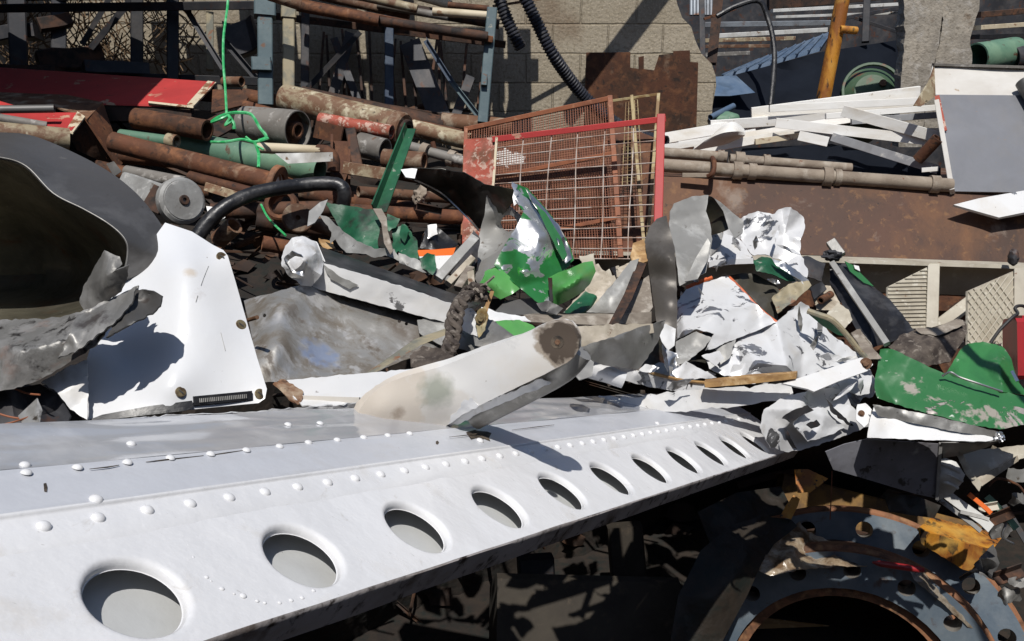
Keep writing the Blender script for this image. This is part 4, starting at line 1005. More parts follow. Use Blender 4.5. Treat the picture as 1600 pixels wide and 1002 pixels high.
# brush behind the left bays
ds = []; r = random.Random(5)
for i in range(420):
    x, yy = r.uniform(-40, 300), r.uniform(-10, 118); a = r.choice([r.gauss(.9, .35), r.gauss(2.3, .4)]); L = r.uniform(16, 60); z = r.uniform(6.0, 6.5)
    p = [P(x-L*math.cos(a)*.5, yy-L*math.sin(a)*.5, z), P(x+r.uniform(-4, 4), yy+r.uniform(-4, 4), z+.03), P(x+L*math.cos(a)*.5, yy+L*math.sin(a)*.5, z+r.uniform(-.1, .1))]
    ds.append(tube_path(p, [px(1.0, z)]*3, 4))
add('dry_brush', join(*ds), 'twigs', kind='stuff')
g = "odds and ends stored in the dark left bays of the rack"
for a, b, w, d, m, lab in [((60,100,5.6),(160,88,5.8),34,30,'rust_dark',"dark machine block low in the left bay of the rack"), ((130,108,5.4),(230,112,5.6),20,40,'dark_steel',"dark trough under the second bay of the rack"), ((-20,60,5.8),(60,50,5.8),22,30,'dark_steel',"dark box at the far left on the rack"), ((60,40,5.8),(110,30,5.9),20,20,'rust_dark',"rusty casting hanging in the left bay"), ((356,60,6.0),(400,50,6.0),50,24,'dark_steel',"dark bundle stored beside the blue rack post"), ((-30,116,5.3),(100,122,5.3),22,60,'rust_dark',"dark rusty beam lying under the left rack bay")]:
    add('stored_part', bar(a, b, w, d, 15, n=5, wob=.3), m, lab, "machine part", g)
# ---------------------------------------------------------------- the heap of pipes and beams on the left
def pp(name, a, b, r, m, lab, r2=None, wall=.16, cat="pipe", g="steel pipes in the scrap pile", **k):
    return add(name, pipe(a, b, r, r2, wall, **k), m, lab, cat, g)
# red box beam
rb = thing('box_beam', P(160,140,4.8), "large red painted steel box beam at the left, only its right end in the sun", "beam")
add('top_plate', loft([[(-260,88,5.3),(-260,150,4.9),(-260,153,4.9),(-260,91,5.3)],[(336,128,4.95),(300,165,4.6),(300,168,4.6),(336,131,4.95)]], sub=10), 'red_paint', parent=rb)
add('front_plate', loft([[(-260,154,4.91),(-260,176,4.9),(-260,176,4.96),(-260,154,4.96)],[(299,168.5,4.61),(299,192,4.6),(299,192,4.66),(299,168.5,4.66)]], sub=6), 'rust_dark', parent=rb)
add('back_plate', loft([[(-260,92,5.3),(-260,120,5.3),(-260,120,5.36),(-260,92,5.36)],[(335,131.5,4.95),(335,160,4.95),(335,160,5.0),(335,131.5,5.0)]], sub=6), 'rust', parent=rb)
add('chipped_edge', loft([[(325,126,4.955),(338,128.5,4.955),(338,131,4.955),(325,129,4.955)],[(292,163,4.605),(302,166,4.585),(302,169.5,4.585),(292,166,4.605)]], sub=8), 'chipped_cream', parent=rb)
add('chipped_edge', loft([[(232,158,4.63),(232,161,4.62),(232,164,4.63)],[(302,165.6,4.58),(302,169,4.575),(302,170,4.6)]], sub=8), 'chipped_cream', parent=rb)
# rust box channel
bx = thing('box_channel', P(120,215,4.4), "rusty open box channel with a dark mouth and a red painted lower plate", "channel")
def quadplate(q, t=.008, k=8): return sheet(q, res=14, th=t, amp=.002, size=40)
add('top_plate', quadplate([(-120,140,4.9),(104,148,4.75),(161,160,4.6),(136,186,4.35),(80,164,4.5),(-120,160,4.6)]), 'rust_light', parent=bx)
add('side_plate', quadplate([(161,160,4.6),(193,254,4.5),(186,262,4.45),(136,186,4.36)], .012), 'rust', parent=bx)
add('inner_plate', quadplate([(80,166,4.55),(136,188,4.40),(184,264,4.5),(120,235,4.7),(96,190,4.75)], .01), 'rust_dark', parent=bx)
add('painted_flange', quadplate([(-100,150,4.2),(0,158,4.2),(60,176,4.2),(122,176,4.22),(130,182,4.2),(112,204,4.05),(60,196,4.05),(-100,190,4.0)], .012), 'red_paint', parent=bx)
add('chipped_edge', loft([[(121,174,4.22),(133,182,4.2),(133,185,4.2),(121,178,4.22)],[(103,203,4.05),(114,207,4.04),(114,210,4.04),(103,206,4.05)]], sub=8), 'chipped_cream', parent=bx)
pp('pipe', (-60,172,3.95), (85,170,4.05), 6.5, 'grey_shell', "dark grey thin pipe lying over the red flange at the far left")
pp('pipe', (-80,172,3.75), (73,198,3.9), 8, 'grey_pipe', "grey pipe slanting down at the far left above the beige pipe")
pp('pipe', (-100,200,3.6), (108,218,3.85), 19, 'cream_worn', "thick dusty beige pipe at the far left with its open end beside the box channel", r2=17, wall=.14, seg=26)
pp('pipe', (212,185,4.35), (324,204,4.25), 16, 'rust', "stout rusty pipe with an open end just below the red box beam", wall=.22, seg=24)
pp('pipe', (188,211,4.25), (272,222,4.2), 9, 'green_pipe', "short pale green pipe under the stout rusty pipe")
add('pipe_collar', pipe((262,219,4.18), (276,222,4.17), 11, wall=.3), 'cream_worn', "pale worn collar on the end of the short green pipe", "collar")
pp('pipe', (290,226,4.4), (500,268,4.25), 21, 'green_pipe', "large faded green pipe behind the green string", wall=.1, seg=28, wob=.02)
pp('pipe', (176,222,4.0), (432,287,3.9), 16, 'rust', "long rusty pipe running down from the box channel to a round flange", wall=.2, seg=24)
fl = thing('flanged_pipe', P(438,290,3.95), "round rusty flange with a painted-sunlit face at the end of the long rusty pipe", "flange")
A = P(437,290,3.92); ax = (P(432,287,3.9)-P(176,222,4.0)).normalized()
add('flange_ring', disc(A, ax, px(31,3.9), .03, 32, bore=px(18,3.9)), 'flange_rust', parent=fl)
add('lit_face', disc(A-ax*.012, ax, px(22,3.9), .006, 24), 'timber_white', parent=fl)  # white disc gives the sunlit inside of the flange as colour
pp('pipe', (404,231,4.1), (503,236,4.05), 8.5, 'cream_pipe', "short cream painted pipe lying on the green pipe", r2=8, wall=.3)
add('elbow', hose([(496,236,4.06),(512,238,4.05),(521,250,4.04),(521,268,4.04)], 10, 14), 'rust', "rusty pipe elbow at the right end of the cream pipe", "elbow")
cn = thing('steel_can', P(420,210,4.5), "big grey brown steel can lying on its side with a hole in its end", "can")
add('can_body', pipe((384,192,4.55), (466,204,4.4), 26, 31, wall=.06, seg=32), 'grey_pipe', parent=cn)
A = P(464,204,4.42); ax = (P(466,204,4.4)-P(384,192,4.55)).normalized()
add('can_end', disc(A-ax*.03, ax, px(29,4.4), .01, 32, bore=px(12,4.4)), 'rust_light', parent=cn)
add('spout', disc(A+ax*.01, ax, px(14,4.4), .05, 24, bore=px(9,4.4)), 'rust', parent=cn)
pp('pipe', (383,166,4.75), (462,188,4.65), 9, 'rust', "rusty pipe lying above the big steel can")
pp('pipe', (350,128,5.2), (378,128,5.15), 8, 'rust_light', "short rusty pipe stub right behind the red beam end")
add('angle_plate', sheet([(332,140,4.9),(376,140,4.85),(388,152,4.8),(380,164,4.75),(330,176,4.7)], res=8, amp=.01, size=30, th=.01), 'rust', "rusty plate right of the sunlit red beam end", "plate")
add('angle_plate', sheet([(318,190,4.5),(352,172,4.6),(372,196,4.5),(340,214,4.4),(322,205,4.42)], res=8, amp=.01, size=30, th=.01), 'rust_dark', "dark rusty plate between the stout pipe end and the green knot", "plate")
pp('pipe', (445,154,5.0), (628,200,4.75), 22, 'cream_worn', "long thick pipe with flaking cream paint across the middle of the pile", wall=.2, seg=28)
A = P(632,206,4.72); ax = (P(628,200,4.75)-P(445,154,5.0)).normalized()
fw = thing('pipe_flange', A, "rusty flange round the end of the flaking cream pipe", "flange")
add('flange_ring', disc(A, ax, px(29,4.7), .07, 32, bore=px(16,4.7)), 'rust_light', parent=fw)
add('hub', disc(A+ax*.02, ax, px(20,4.7), .05, 28, bore=px(12,4.7)), 'rust_dark', parent=fw)
pp('pipe', (500,187,4.7), (612,207,4.6), 11, 'red_faded', "red brown pipe just under the flaking cream pipe")
pp('pipe', (645,200,5.2), (735,222,5.1), 13, 'cream_worn', "cream topped rusty pipe right of the flange behind the orange mesh frame")
pp('pipe', (690,190,5.6), (800,200,5.6), 14, 'rust_light', "light rusty pipe at the foot of the blue rack post")
pp('pipe', (470,150,5.4), (690,196,5.6), 15, 'rust_dark', "long dark pipe in the shade under the rack")
vl = thing('valve_pipe', P(680,240,4.6), "thin dusty pipe with a valve coupling beside the green post", "pipe")
add('tube', pipe((636,228,4.6), (730,254,4.5), 8, seg=18), 'grey_pipe', parent=vl)
for (x, yy, r) in ((664,236,12),(706,248,13),(716,251,11)): add('coupling', pipe((x-5,yy-1.5,4.55),(x+5,yy+1.5,4.54), r, seg=16, wall=.4), 'dusty_pipe', parent=vl)
add('handle', pipe((676,222,4.56),(680,240,4.56), 4, seg=10), 'rust', parent=vl)
pp('pipe', (562,226,4.5), (602,236,4.45), 19, 'grey_pipe', "pale grey pipe piece left of the green post", wall=.12, seg=26)
pp('pipe', (600,248,4.3), (663,253,4.25), 15, 'rust_light', "rust coloured pipe with a dark open mouth crossing behind the green post", wall=.25, seg=24)
PL('flat_bar', (538,262,4.1), (614,274,4.05), 19, 10, 'cream_worn', "dirty cream flat bar left of the green post", "bar")
add('steel_box', bar((506,205,4.6), (548,215,4.5), 26, 40, 0, 'O', n=3), 'rust', "rusty square box end right of the cream pipe", "box")
PL('steel_bar', (532,216,4.2), (532,285,4.1), 30, 20, 'rust', "upright rusty channel stub right of the elbow", "channel", prof='U')
PL('steel_bar', (548,205,4.45), (560,268,4.35), 16, 16, 'rust_dark', "dark rusty stub between the box end and the pale grey pipe", "bar")
pp('pipe', (198,268,3.75), (290,286,3.65), 9.5, 'grey_pipe', "grey pipe stub above the grey wheel", wall=.3)
wh = thing('cast_pulley', P(285,315,3.45), "grey cast wheel with a small hub hole lying against a block", "wheel")
A = P(287,313,3.42); ax = (view(A)*.75+Vector((.45, 0, .15))).normalized()
add('wheel_rim', disc(A, ax, px(37,3.42), .055, 40, bev=.2), 'grey_cast', parent=wh)
add('face', disc(A+ax*.004, ax, px(31,3.42), .01, 40, bore=px(7,3.42)), 'grey_cast', parent=wh)
add('hub', disc(A+ax*.012, ax, px(8,3.42), .02, 18, bore=px(3.5,3.42)), 'rust_dark', parent=wh)
add('motor_block', bar((196,300,3.6), (262,322,3.5), 54, 40, 8, n=6, wob=.06), 'grey_cast', "grey cast block touching the left side of the grey wheel", "block")
add('block_cover', bar((232,306,3.46), (258,318,3.45), 40, 6, 8, n=4), 'rust_dark', "dark square cover on the grey cast block", "cover")
pp('pipe', (296,276,3.9), (396,302,3.85), 9, 'rust', "rusty pipe just under the long rusty pipe")
PL('flat_bar', (322,292,3.7), (388,312,3.65), 14, 8, 'cream_worn', "dirty cream bar behind the black hose", "bar")
hs = thing('bent_hose', P(430,330,3.3), "shiny black hose bent in an arch over the pipe ends", "hose")
add('hose_wall', hose([(296,395,3.2),(318,356,3.22),(350,325,3.25),(390,305,3.3),(432,295,3.35),(470,290,3.4),(505,287,3.42),(530,290,3.42),(538,302,3.42),(536,322,3.44)], 12, 14, 10, wob=.05), 'rubber', parent=hs)
A = P(437,318,3.75); rg = thing('pipe_ring', A, "broad rusty ring below the round flange under the black hose", "ring")
add('ring_band', disc(A, (view(A)+Vector((-.3, 0, .3))).normalized(), px(26,3.75), .06, 32, bore=px(18,3.75)), 'rust', parent=rg)
pp('pipe', (342,375,3.35), (366,352,3.3), 14, 'rust_light', "small tube end with a pale rim low beside the black hose", wall=.25)
pp('pipe', (400,345,3.9), (520,360,4.0), 14, 'rust_dark', "dark rusty pipe low in the pile left of the green bracket")
pp('pipe', (470,300,4.2), (650,330,4.2), 14, 'rust', "rusty pipe passing behind the green post foot")
pp('pipe', (540,330,3.9), (720,340,4.1), 12, 'rust', "rusty pipe low behind the green bracket")
pp('pipe', (560,300,4.0), (740,312,4.3), 9, 'rust_light', "thin pale rusty pipe under the dark curved panel")
PL('steel_bar', (650,322,3.9), (690,330,3.9), 12, 12, 'rust_dark', "rusty bracket bar under the dark curved panel", "bar", prof='U')
add('cast_bracket', lump((655,306,3.95), 12, 14, 12, .35, 5), 'dusty_pipe', "dusty cast bracket under the dark curved panel", "bracket")
pp('pipe', (455,335,3.6), (560,372,3.6), 13, 'rust_light', "rust and cream pipe left of the green bracket")
add('flange_plate', disc(P(466,340,3.5), (view(P(466,340,3.5))+Vector((.2, 0, .4))).normalized(), px(24,3.5), .03, 24, bore=px(4,3.5)), 'rust_light', "brown rusty blank flange under the black hose end", "flange")
# more pipes deeper in the heap
g = "rusty pipes deep in the scrap pile"
r = random.Random(11)
deep = [((150,262,4.3),(330,300,4.3),12),((170,240,4.5),(420,262,4.6),14),((330,262,4.2),(520,300,4.3),10),((560,180,5.3),(720,214,5.4),12),((380,150,5.4),(520,176,5.4),12),((620,268,4.4),(740,290,4.6),13),((410,380,3.6),(520,400,3.7),12),((330,330,3.9),(520,326,4.0),13)]
words8 = ["rusty pipe in shadow left of the long rusty pipe","dark pipe hidden between the long rusty pipe and the green pipe","rusty pipe end in the gap under the green pipe","brown pipe in shade below the rack rods","dark pipe in shade under the blue rack post foot","brown pipe behind the dark curved panel tip","dark pipe lowest in the gap left of the white strut","dark pipe behind the arch of the black hose"]
for (a, b, q), lab in zip(deep, words8): pp('pipe', a, b, q, 'rust_dark' if q % 2 else 'rust', lab, g=g)
# green packing string
st = thing('packing_string', P(360,190,4.1), "green plastic string hanging from above, knotted in a loose bow on the pipes", "string")
add('strand', hose([(356,-60,4.3),(356,0,4.3),(353,28,4.25),(349,60,4.2),(349,100,4.15),(352,140,4.1),(354,178,4.05)], 2.0, 6), 'string_green', parent=st)
for pl, r_ in (([(354,178,4.05),(340,184,4.0),(331,191,4.0),(345,186,3.98),(358,180,4.0)],2.4), ([(354,178,4.05),(372,176,4.0),(390,178,4.0),(398,186,4.0),(406,200,4.0),(416,214,4.0),(404,220,4.0)],2.6), ([(356,180,4.0),(364,192,3.98),(366,202,3.98)],3), ([(330,222,4.0),(352,222,3.95),(378,218,3.95),(398,222,3.95),(420,216,3.95)],2.2), ([(398,222,3.95),(404,240,3.95),(404,262,3.9)],2.6), ([(384,214,3.96),(402,228,3.95),(412,234,3.95)],2), ([(408,320,3.6),(420,342,3.5),(446,368,3.3)],1.8), ([(360,184,3.97),(352,196,3.97),(362,190,3.96)],2)):
    add('loop', hose(pl, r_, 6), 'string_green', parent=st)
# more small stuff in the gaps, left
for i, (o, m, lab) in enumerate([
 ([(166,256,4.2),(178,252,4.2),(190,268,4.15),(178,276,4.1)],'alu_bright',"scrap of bright foil by the box channel mouth"),
 ([(322,322,3.5),(350,326,3.5),(352,340,3.45),(330,352,3.4)],'timber_white',"white scrap right of the grey wheel"),
 ([(430,240,3.95),(520,238,3.95),(520,252,3.95),(450,256,3.95)],'white_strip',"white card showing under the cream pipe")]):
    add('scrap_piece', sheet(o, res=6, amp=.006, size=14, seed=i), m, lab, "scrap")

# ---------------------------------------------------------------- mesh panels
mat('rust_backing', (.13,.048,.026), .85, 0, RUSTL, bump=.3, bscale=60, spots=[(P(790,247,4.73), .05, (.6,.58,.55), .15, .9, 1.6), (P(808,250,4.73), .04, (.6,.58,.55), .15, .9, 1.6)])
def lat(q, u, v):
    a = [q[0][i]+(q[1][i]-q[0][i])*u for i in range(3)]; b = [q[3][i]+(q[2][i]-q[3][i])*u for i in range(3)]
    return tuple(a[i]+(b[i]-a[i])*v for i in range(3))
def wires(q, nu, nv, r, seed=1, wav=.0, seg=4, u0=.0, u1=1., m=6):
    rr = random.Random(seed); ds = []
    for i in range(nu+1):
        u = u0+(u1-u0)*i/nu; ph = rr.uniform(0, 6)
        ds.append(tube_path([P(*lat(q, u+wav*math.sin(ph+k*.9), k/m)) for k in range(m+1)], [px(r, q[0][2])]*(m+1), seg))
    for j in range(nv+1):
        v = j/nv; ph = rr.uniform(0, 6)
        ds.append(tube_path([P(*lat(q, u0+(u1-u0)*k/m, v+wav*.7*math.sin(ph+k*.8))) for k in range(m+1)], [px(r, q[0][2])]*(m+1), seg))
    return join(*ds)
q = [(776,216,4.12),(1032,186,4.05),(1026,404,3.85),(762,404,3.95)]
rm = thing('mesh_panel', P(900,400,3.9), "red framed wire mesh panel with a wide worn red plate along its left side", "mesh panel", "old wire mesh panels leaning together")
add('wire_grid', wires(q, 6, 13, .85, 3, .006), 'wire', parent=rm, smooth=0)
add('top_rail', bar((770,218,4.12), (1040,186,4.04), 9, 12), 'red_paint', parent=rm)
add('side_rail', bar((1033,181,4.04), (1027,400,3.85), 13, 12), 'red_paint', parent=rm)
add('side_plate', sheet([(725,218,4.2),(777,214,4.12),(769,300,4.06),(764,390,3.95),(722,390,4.02),(724,262,4.16)], res=12, th=.012, amp=.003, size=40), 'red_faded', parent=rm)
add('edge_strip', bar((776,216,4.11), (763,392,3.94), 4, 8), 'chipped_cream', parent=rm)
add('rusty_sheet', sheet([(738,232,4.75),(960,190,4.75),(1022,215,4.7),(1022,404,4.5),(735,404,4.5)], res=16, th=.012, amp=.004, size=60, seed=5), 'rust_backing', "rust red sheet standing behind the mesh panels with a smear of white paint", "sheet")
q = [(730,202,4.4),(952,154,4.35),(970,404,4.12),(722,404,4.2)]
om = thing('mesh_panel', P(850,400,4.2), "orange rusty framed fine mesh panel leaning behind the red one", "mesh panel", "old wire mesh panels leaning together")
add('wire_grid', wires(q, 58, 62, .62, 5, .0015, seg=3, m=4), 'wire_rust', parent=om, smooth=0)
for nm, a, b, w in (('top_rail',(726,202,4.4),(955,153,4.35),7), ('side_rail',(728,200,4.4),(722,404,4.2),6), ('side_rail',(953,151,4.35),(970,404,4.12),8), ('middle_rail',(770,277,4.31),(960,239,4.27),6), ('middle_rail',(740,384,4.21),(964,340,4.17),6)):
    add(nm, bar(a, b, w, 8), 'orange_rust', parent=om)
q = [(987,150,4.5),(1029,147,4.48),(1013,404,4.2),(1010,404,4.2)]
ym = thing('mesh_panel', P(1008,400,4.3), "narrow yellowish mesh panel squeezed behind the right end of the red frame", "mesh panel", "old wire mesh panels leaning together")
for nm, a, b, w in (('side_rail',(987,150,4.5),(1008,404,4.2),5), ('side_rail',(1029,147,4.48),(1010,404,4.2),5), ('top_rail',(954,158,4.52),(1030,147,4.48),4)):
    add(nm, bar(a, b, w, 6), 'yellow_old', parent=ym)
add('wire_grid', wires([(978,160,4.49),(996,156,4.49),(1004,300,4.34),(972,300,4.34)], 4, 26, .6, 8, .004, seg=3), 'yellow_old', parent=ym, smooth=0)

# ---------------------------------------------------------------- rust hopper, pipes and planks on the right
hp = thing('steel_hopper', P(1350,420,4.7), "big rusty brown steel tank side running across the right behind the white wreckage", "tank")
add('front_plate', sheet([(1010,276,4.85),(1100,277,4.85),(1300,284,4.82),(1500,298,4.8),(1760,316,4.76),(1760,420,4.6),(1400,404,4.64),(1010,388,4.7)], inner=[(1250,340,4.755),(1450,350,4.72),(1150,330,4.78)], res=16, amp=.003, size=90, th=.012, seed=3, soft=.7), 'rust_panel', parent=hp)
add('top_plate', loft([[(1010,275,4.86),(1010,277,4.86),(1010,262,6.2),(1010,260,6.2)],[(1300,283,4.83),(1300,285,4.83),(1300,262,6.2),(1300,260,6.2)],[(1760,315,4.77),(1760,317,4.77),(1760,270,6.2),(1760,268,6.2)]], sub=4), 'rust_panel', parent=hp)
add('lower_plate', sheet([(1160,428,4.85),(1760,450,4.8),(1760,620,4.75),(1160,600,4.9)], res=20, amp=.004, size=60, th=.01), 'rust', parent=hp)
fr = thing('beige_frame', P(1350,420,4.55), "beige steel ledge with ribbed gussets under the rusty tank side", "frame")
add('ledge', loft([[(870,386,4.62),(870,391,4.5),(870,396,4.5),(870,396,4.62)],[(1760,416,4.52),(1760,421,4.4),(1760,426,4.4),(1760,426,4.52)]], sub=8), 'beige_metal', parent=fr)
add('web_plate', sheet([(870,396,4.6),(1760,426,4.5),(1760,470,4.62),(870,440,4.7)], res=20, th=.01), 'beige_metal', parent=fr)
def gusset(q, edge, nl, diag):
    gp = add('gusset', sheet(q, res=10, th=.012), 'beige_metal', parent=fr)
    add('edge_bar', bar(edge[0], edge[1], edge[2], 10), 'beige_metal', parent=gp)
    ds = []
    ys = [p[1] for p in q]; 
    for i in range(nl):
        if diag:
            for sgn in (1, -1):
                x0 = 1512+ (i-nl*.4)*11; a = (x0, 600, 0); b = (x0+sgn*130, 420, 0)
                pts = [(a[0]+(b[0]-a[0])*t/40, a[1]+(b[1]-a[1])*t/40) for t in range(41)]
                pin = [p for p in pts if inside(p[0], p[1], q)]
                if len(pin) > 2: ds.append(tube_path([P(p[0], p[1], qz(q, p)-.006) for p in (pin[0], pin[-1])], [px(.9, 4.2)]*2, 5))
        else:
            yy = 424+i*6.0; pts = [(1386+t, yy - t*.02) for t in range(0, 70, 2)]; pin = [p for p in pts if inside(p[0], p[1], q)]
            if len(pin) > 2: ds.append(tube_path([P(p[0], p[1], qz(q, p)-.006) for p in (pin[0], pin[-1])], [px(.9, 4.2)]*2, 5))
    add('tread', join(*ds), 'beige_metal', parent=gp)
def qz(q, p):
    if not hasattr(qz, 'c'): qz.c = {}
    k = id(q)
    if k not in qz.c: qz.c[k] = (q, rbf(q))
    return qz.c[k][1](*p)
gusset([(1387,448,4.35),(1452,416,4.45),(1449,516,4.35),(1387,512,4.25)], ((1459,414,4.44),(1456,520,4.34),17), 16, False)
gusset([(1512,455,4.2),(1588,422,4.32),(1588,600,4.2),(1512,592,4.08)], ((1597,420,4.3),(1597,610,4.2),22), 26, True)
add('diagonal_bar', bar((1456,518,4.4), (1530,462,4.4), 21, 14), 'beige_metal', parent=fr)
for i, (a, b, w) in enumerate((((905,420,4.4),(960,452,4.35),18),((930,470,4.3),(985,440,4.4),16),((960,420,4.45),(1000,500,4.3),14))):
    add('strut_piece', bar(a, b, w, 12, 20), 'pale_dusty', parent=fr)
# scaffold pipes
def scaff(lab, a, b, r, cps, m='dusty_pipe'):
    t = thing('scaffold_pipe', P(*a), lab, "pipe", "scaffold pipes lying on the rusty tank edge")
    add('tube', pipe(a, b, r, seg=20, wob=.02), m, parent=t)
    for (f, rr, ln) in cps:
        p = [a[i]+(b[i]-a[i])*f for i in range(3)]; dx = (b[0]-a[0])/abs(b[0]-a[0])
        d = [(b[i]-a[i])/(b[0]-a[0])*ln for i in range(3)]
        add('coupler', pipe(tuple(p[i]-d[i] for i in range(3)), tuple(p[i]+d[i] for i in range(3)), rr, seg=16, wall=.4), m, parent=t)
        add('clamp_bolt', bolt_at((p[0]+2, p[1]-rr*.7, p[2]-.02), 3.5), 'rust', parent=t)
scaff("long dusty scaffold pipe with clamp couplings along the front edge of the rusty tank", (1028,258,4.85), (1487,290,4.78), 10.5, ((.27,14,7),(.32,13,6),(.575,15,7),(.61,13,5),(.94,14,7)))
scaff("shorter dusty scaffold pipe lying behind and above the long one", (1036,239,5.05), (1136,246,5.0), 8.5, ((.9,11,5),))
scaff("middle dusty scaffold pipe ending in the shade behind the coupling", (1140,248,5.0), (1330,263,4.98), 7.5, ((.08,12,7),(.3,11,5)))
PL('thin_rod', (1066,274,4.78), (1116,274,4.76), 7, 7, 'dusty_pipe', "short thin tube under the scaffold clamp", "rod")
add('clamp_strap', hose([(1106,276,4.74),(1114,270,4.72),(1116,255,4.75),(1113,247,4.85)], 4, 8), 'rust', "rusty strap round the two scaffold pipes", "strap")
# white planks
g = "white boards piled loosely behind the scaffold pipes"
def plank(a, b, w, d, lab, m='timber_white', roll=0, **k): return add('board', bar(a, b, w, d, roll, n=8, bev=.06, **k), m, lab, "board", g)
plank((1174,178,5.75),(1436,150,5.75),19,5,"broad white board topmost in the board pile", roll=-6, w2=30)
plank((1030,218,5.6),(1300,171,5.85),17,5,"white board slanting up from the red frame corner", roll=8)
plank((1110,196,5.7),(1350,180,5.7),15,5,"white board lying just under the topmost one", roll=-8)
plank((1202,170,5.65),(1440,158,5.7),11,6,"narrow cream board edge under the topmost board")
plank((1160,214,5.5),(1330,186,5.55),12,5,"white board crossing the middle of the pile at a slant", roll=10)
plank((1085,236,5.35),(1240,208,5.4),13,5,"white board whose left end lies on the scaffold pipe", roll=6)
plank((1212,192,5.3),(1462,221,5.15),15,5,"long white board sloping down to the right with a pointed left end")
plank((1316,173,5.25),(1464,214,5.1),17,5,"bright white board sloping down right above the pointed one", roll=-5, w2=17)
plank((1290,182,5.45),(1492,166,5.4),9,8,"layered white board reaching furthest right beside the grey panel")
plank((1330,190,5.4),(1490,178,5.38),10,8,"grey layered board directly under the layered white one", m='timber_grey')
plank((1300,214,5.25),(1466,266,5.0),13,5,"board tinted grey blue for shadow, sloping steeply down to the right under the pile", m='timber_grey')  # grey blue of the shadow on this board put into its material
plank((1248,212,5.2),(1294,222,5.15),15,4,"small white board end in the middle of the pile", roll=5)
plank((1030,232,5.4),(1100,222,5.45),10,5,"short white board end right of the red frame")
plank((1180,222,5.35),(1250,212,5.35),9,6,"short cream board tucked under the slanting board", m='cream_pipe')
plank((1060,226,5.5),(1180,206,5.55),9,5,"thin white board in the lower left of the pile")
add('curled_sheet', grid([[(1076,238,5.3),(1100,232,5.28),(1130,226,5.28),(1160,214,5.35)],[(1110,214,5.2),(1130,205,5.15),(1148,206,5.15),(1164,210,5.25)],[(1128,198,5.25),(1140,192,5.25),(1150,192,5.3),(1162,202,5.4)]], 16, 12), 'timber_white', "curled white sheet like a cone on the left of the board pile", "sheet")
add('shade_sheet', sheet([(1160,232,5.6),(1300,225,5.6),(1470,262,5.4),(1470,288,5.3),(1330,276,5.35),(1150,252,5.5)], res=14, amp=.03, size=50), 'navy_shaded', "dark sheet standing for the shade under the white boards", "sheet")  # near-black sheet put in as the shade beneath the boards
pp('pipe', (1434,250,5.0), (1466,216,4.9), 9, 'rust', "short dark rusty tube end beside the grey panel edge", wall=.2)
plank((1440,266,4.95),(1466,264,4.93),7,4,"tiny white board end beside the grey panel foot")
# grey panel
gp = thing('leaning_sheet', P(1540,298,4.85), "grey blue sheet panel leaning at the right with a paler upper strip", "panel")
add('panel_face', sheet([(1462,148,5.05),(1700,150,5.0),(1700,300,4.75),(1600,301,4.76),(1490,299,4.78),(1482,250,4.86)], res=18, th=.01, amp=.004, size=70, soft=.8), 'grey_blue_panel', parent=gp)
add('upper_strip', sheet([(1458,100,5.15),(1560,102,5.15),(1700,108,5.1),(1700,150,5.0),(1462,148,5.05),(1450,130,5.1)], res=14, th=.012, amp=.003, size=50), 'pale_panel', parent=gp)
add('edge_flange', sheet([(1460,104,5.12),(1452,128,5.0),(1428,165,4.98),(1428,168,4.97),(1464,160,5.03),(1482,250,4.85),(1490,298,4.77),(1476,262,4.8),(1468,215,4.85),(1462,178,4.9),(1464,160,5.0)][0:3]+[(1440,166,4.98),(1462,150,5.04)], res=8, th=.01), 'cream_worn', parent=gp)
add('side_flange', bar((1464,160,5.03), (1488,300,4.77), 7, 14), 'pale_panel', parent=gp)
add('red_stripe', bar((1464,150,5.03), (1476,205,4.93), 7, 2), 'red_faded', parent=gp)
add('top_lip', bar((1458,101,5.14), (1700,108,5.1), 4, 10), 'grey_pipe', parent=gp)
add('white_flap', sheet([(1490,320,4.66),(1530,310,4.69),(1640,291,4.72),(1700,281,4.72),(1700,316,4.6),(1640,324,4.61),(1561,340,4.62)], res=12, th=.015, amp=.006, size=40), 'white_paint', "white sheet flap jutting out from the rusty tank at the right edge", "sheet")
pp('pipe', (1600,128,5.0), (1645,200,4.85), 13, 'grey_shell', "blue grey tube end at the right edge over the grey panel", seg=22, wall=.2)
rc = thing('jerry_can', P(1620,590,3.9), "red metal can at the right edge behind the green sheet", "can")
add('can_body', bar((1578,545,4.0),(1690,545,3.95),94,60,0, bev=.1), 'red_can', parent=rc)
add('can_cap', bar((1590,498,3.98),(1660,498,3.96),10,30,0), 'red_can', parent=rc)
add('hook_rod', hose([(1548,536,3.95),(1562,516,3.95),(1582,496,3.96),(1590,490,3.97),(1586,482,3.98),(1592,478,3.99),(1602,480,4.0),(1612,492,4.0)], 2.6, 8), 'dark_steel', "thin dark bent rod in front of the diamond ribbed gusset", "rod")
add('lock_box', lump((1583,404,4.35), 7, 12, 8, .3, 3, 3), 'dark_steel', "small dark knob on the beige ledge at the right", "knob")
# ---------------------------------------------------------------- the wreckage
def S(name, out, m, lab=None, cat="sheet metal", parent=None, group=None, sm=24, fold=None, **k):
    mm = m if isinstance(m, (list, tuple)) else [m]
    if fold is None: fold = k.get('amp', 0) >= .008 and not k.get('holes')
    if fold: k['res'] = max(4, k.get('res', 6)); sm = 42
    return add(name, (foldsheet if fold else sheet)(out, two=len(mm) > 1, **k), list(mm), lab, None if parent is not None else cat, group, parent, smooth=sm)
WRK = "torn pieces of sheet metal in the wreck"
def zb(x, y, off=0.0):
    "distance of the beam's face plane seen at this photo point"
    return on_plane(x, y, base_seam, n_)[2] + off
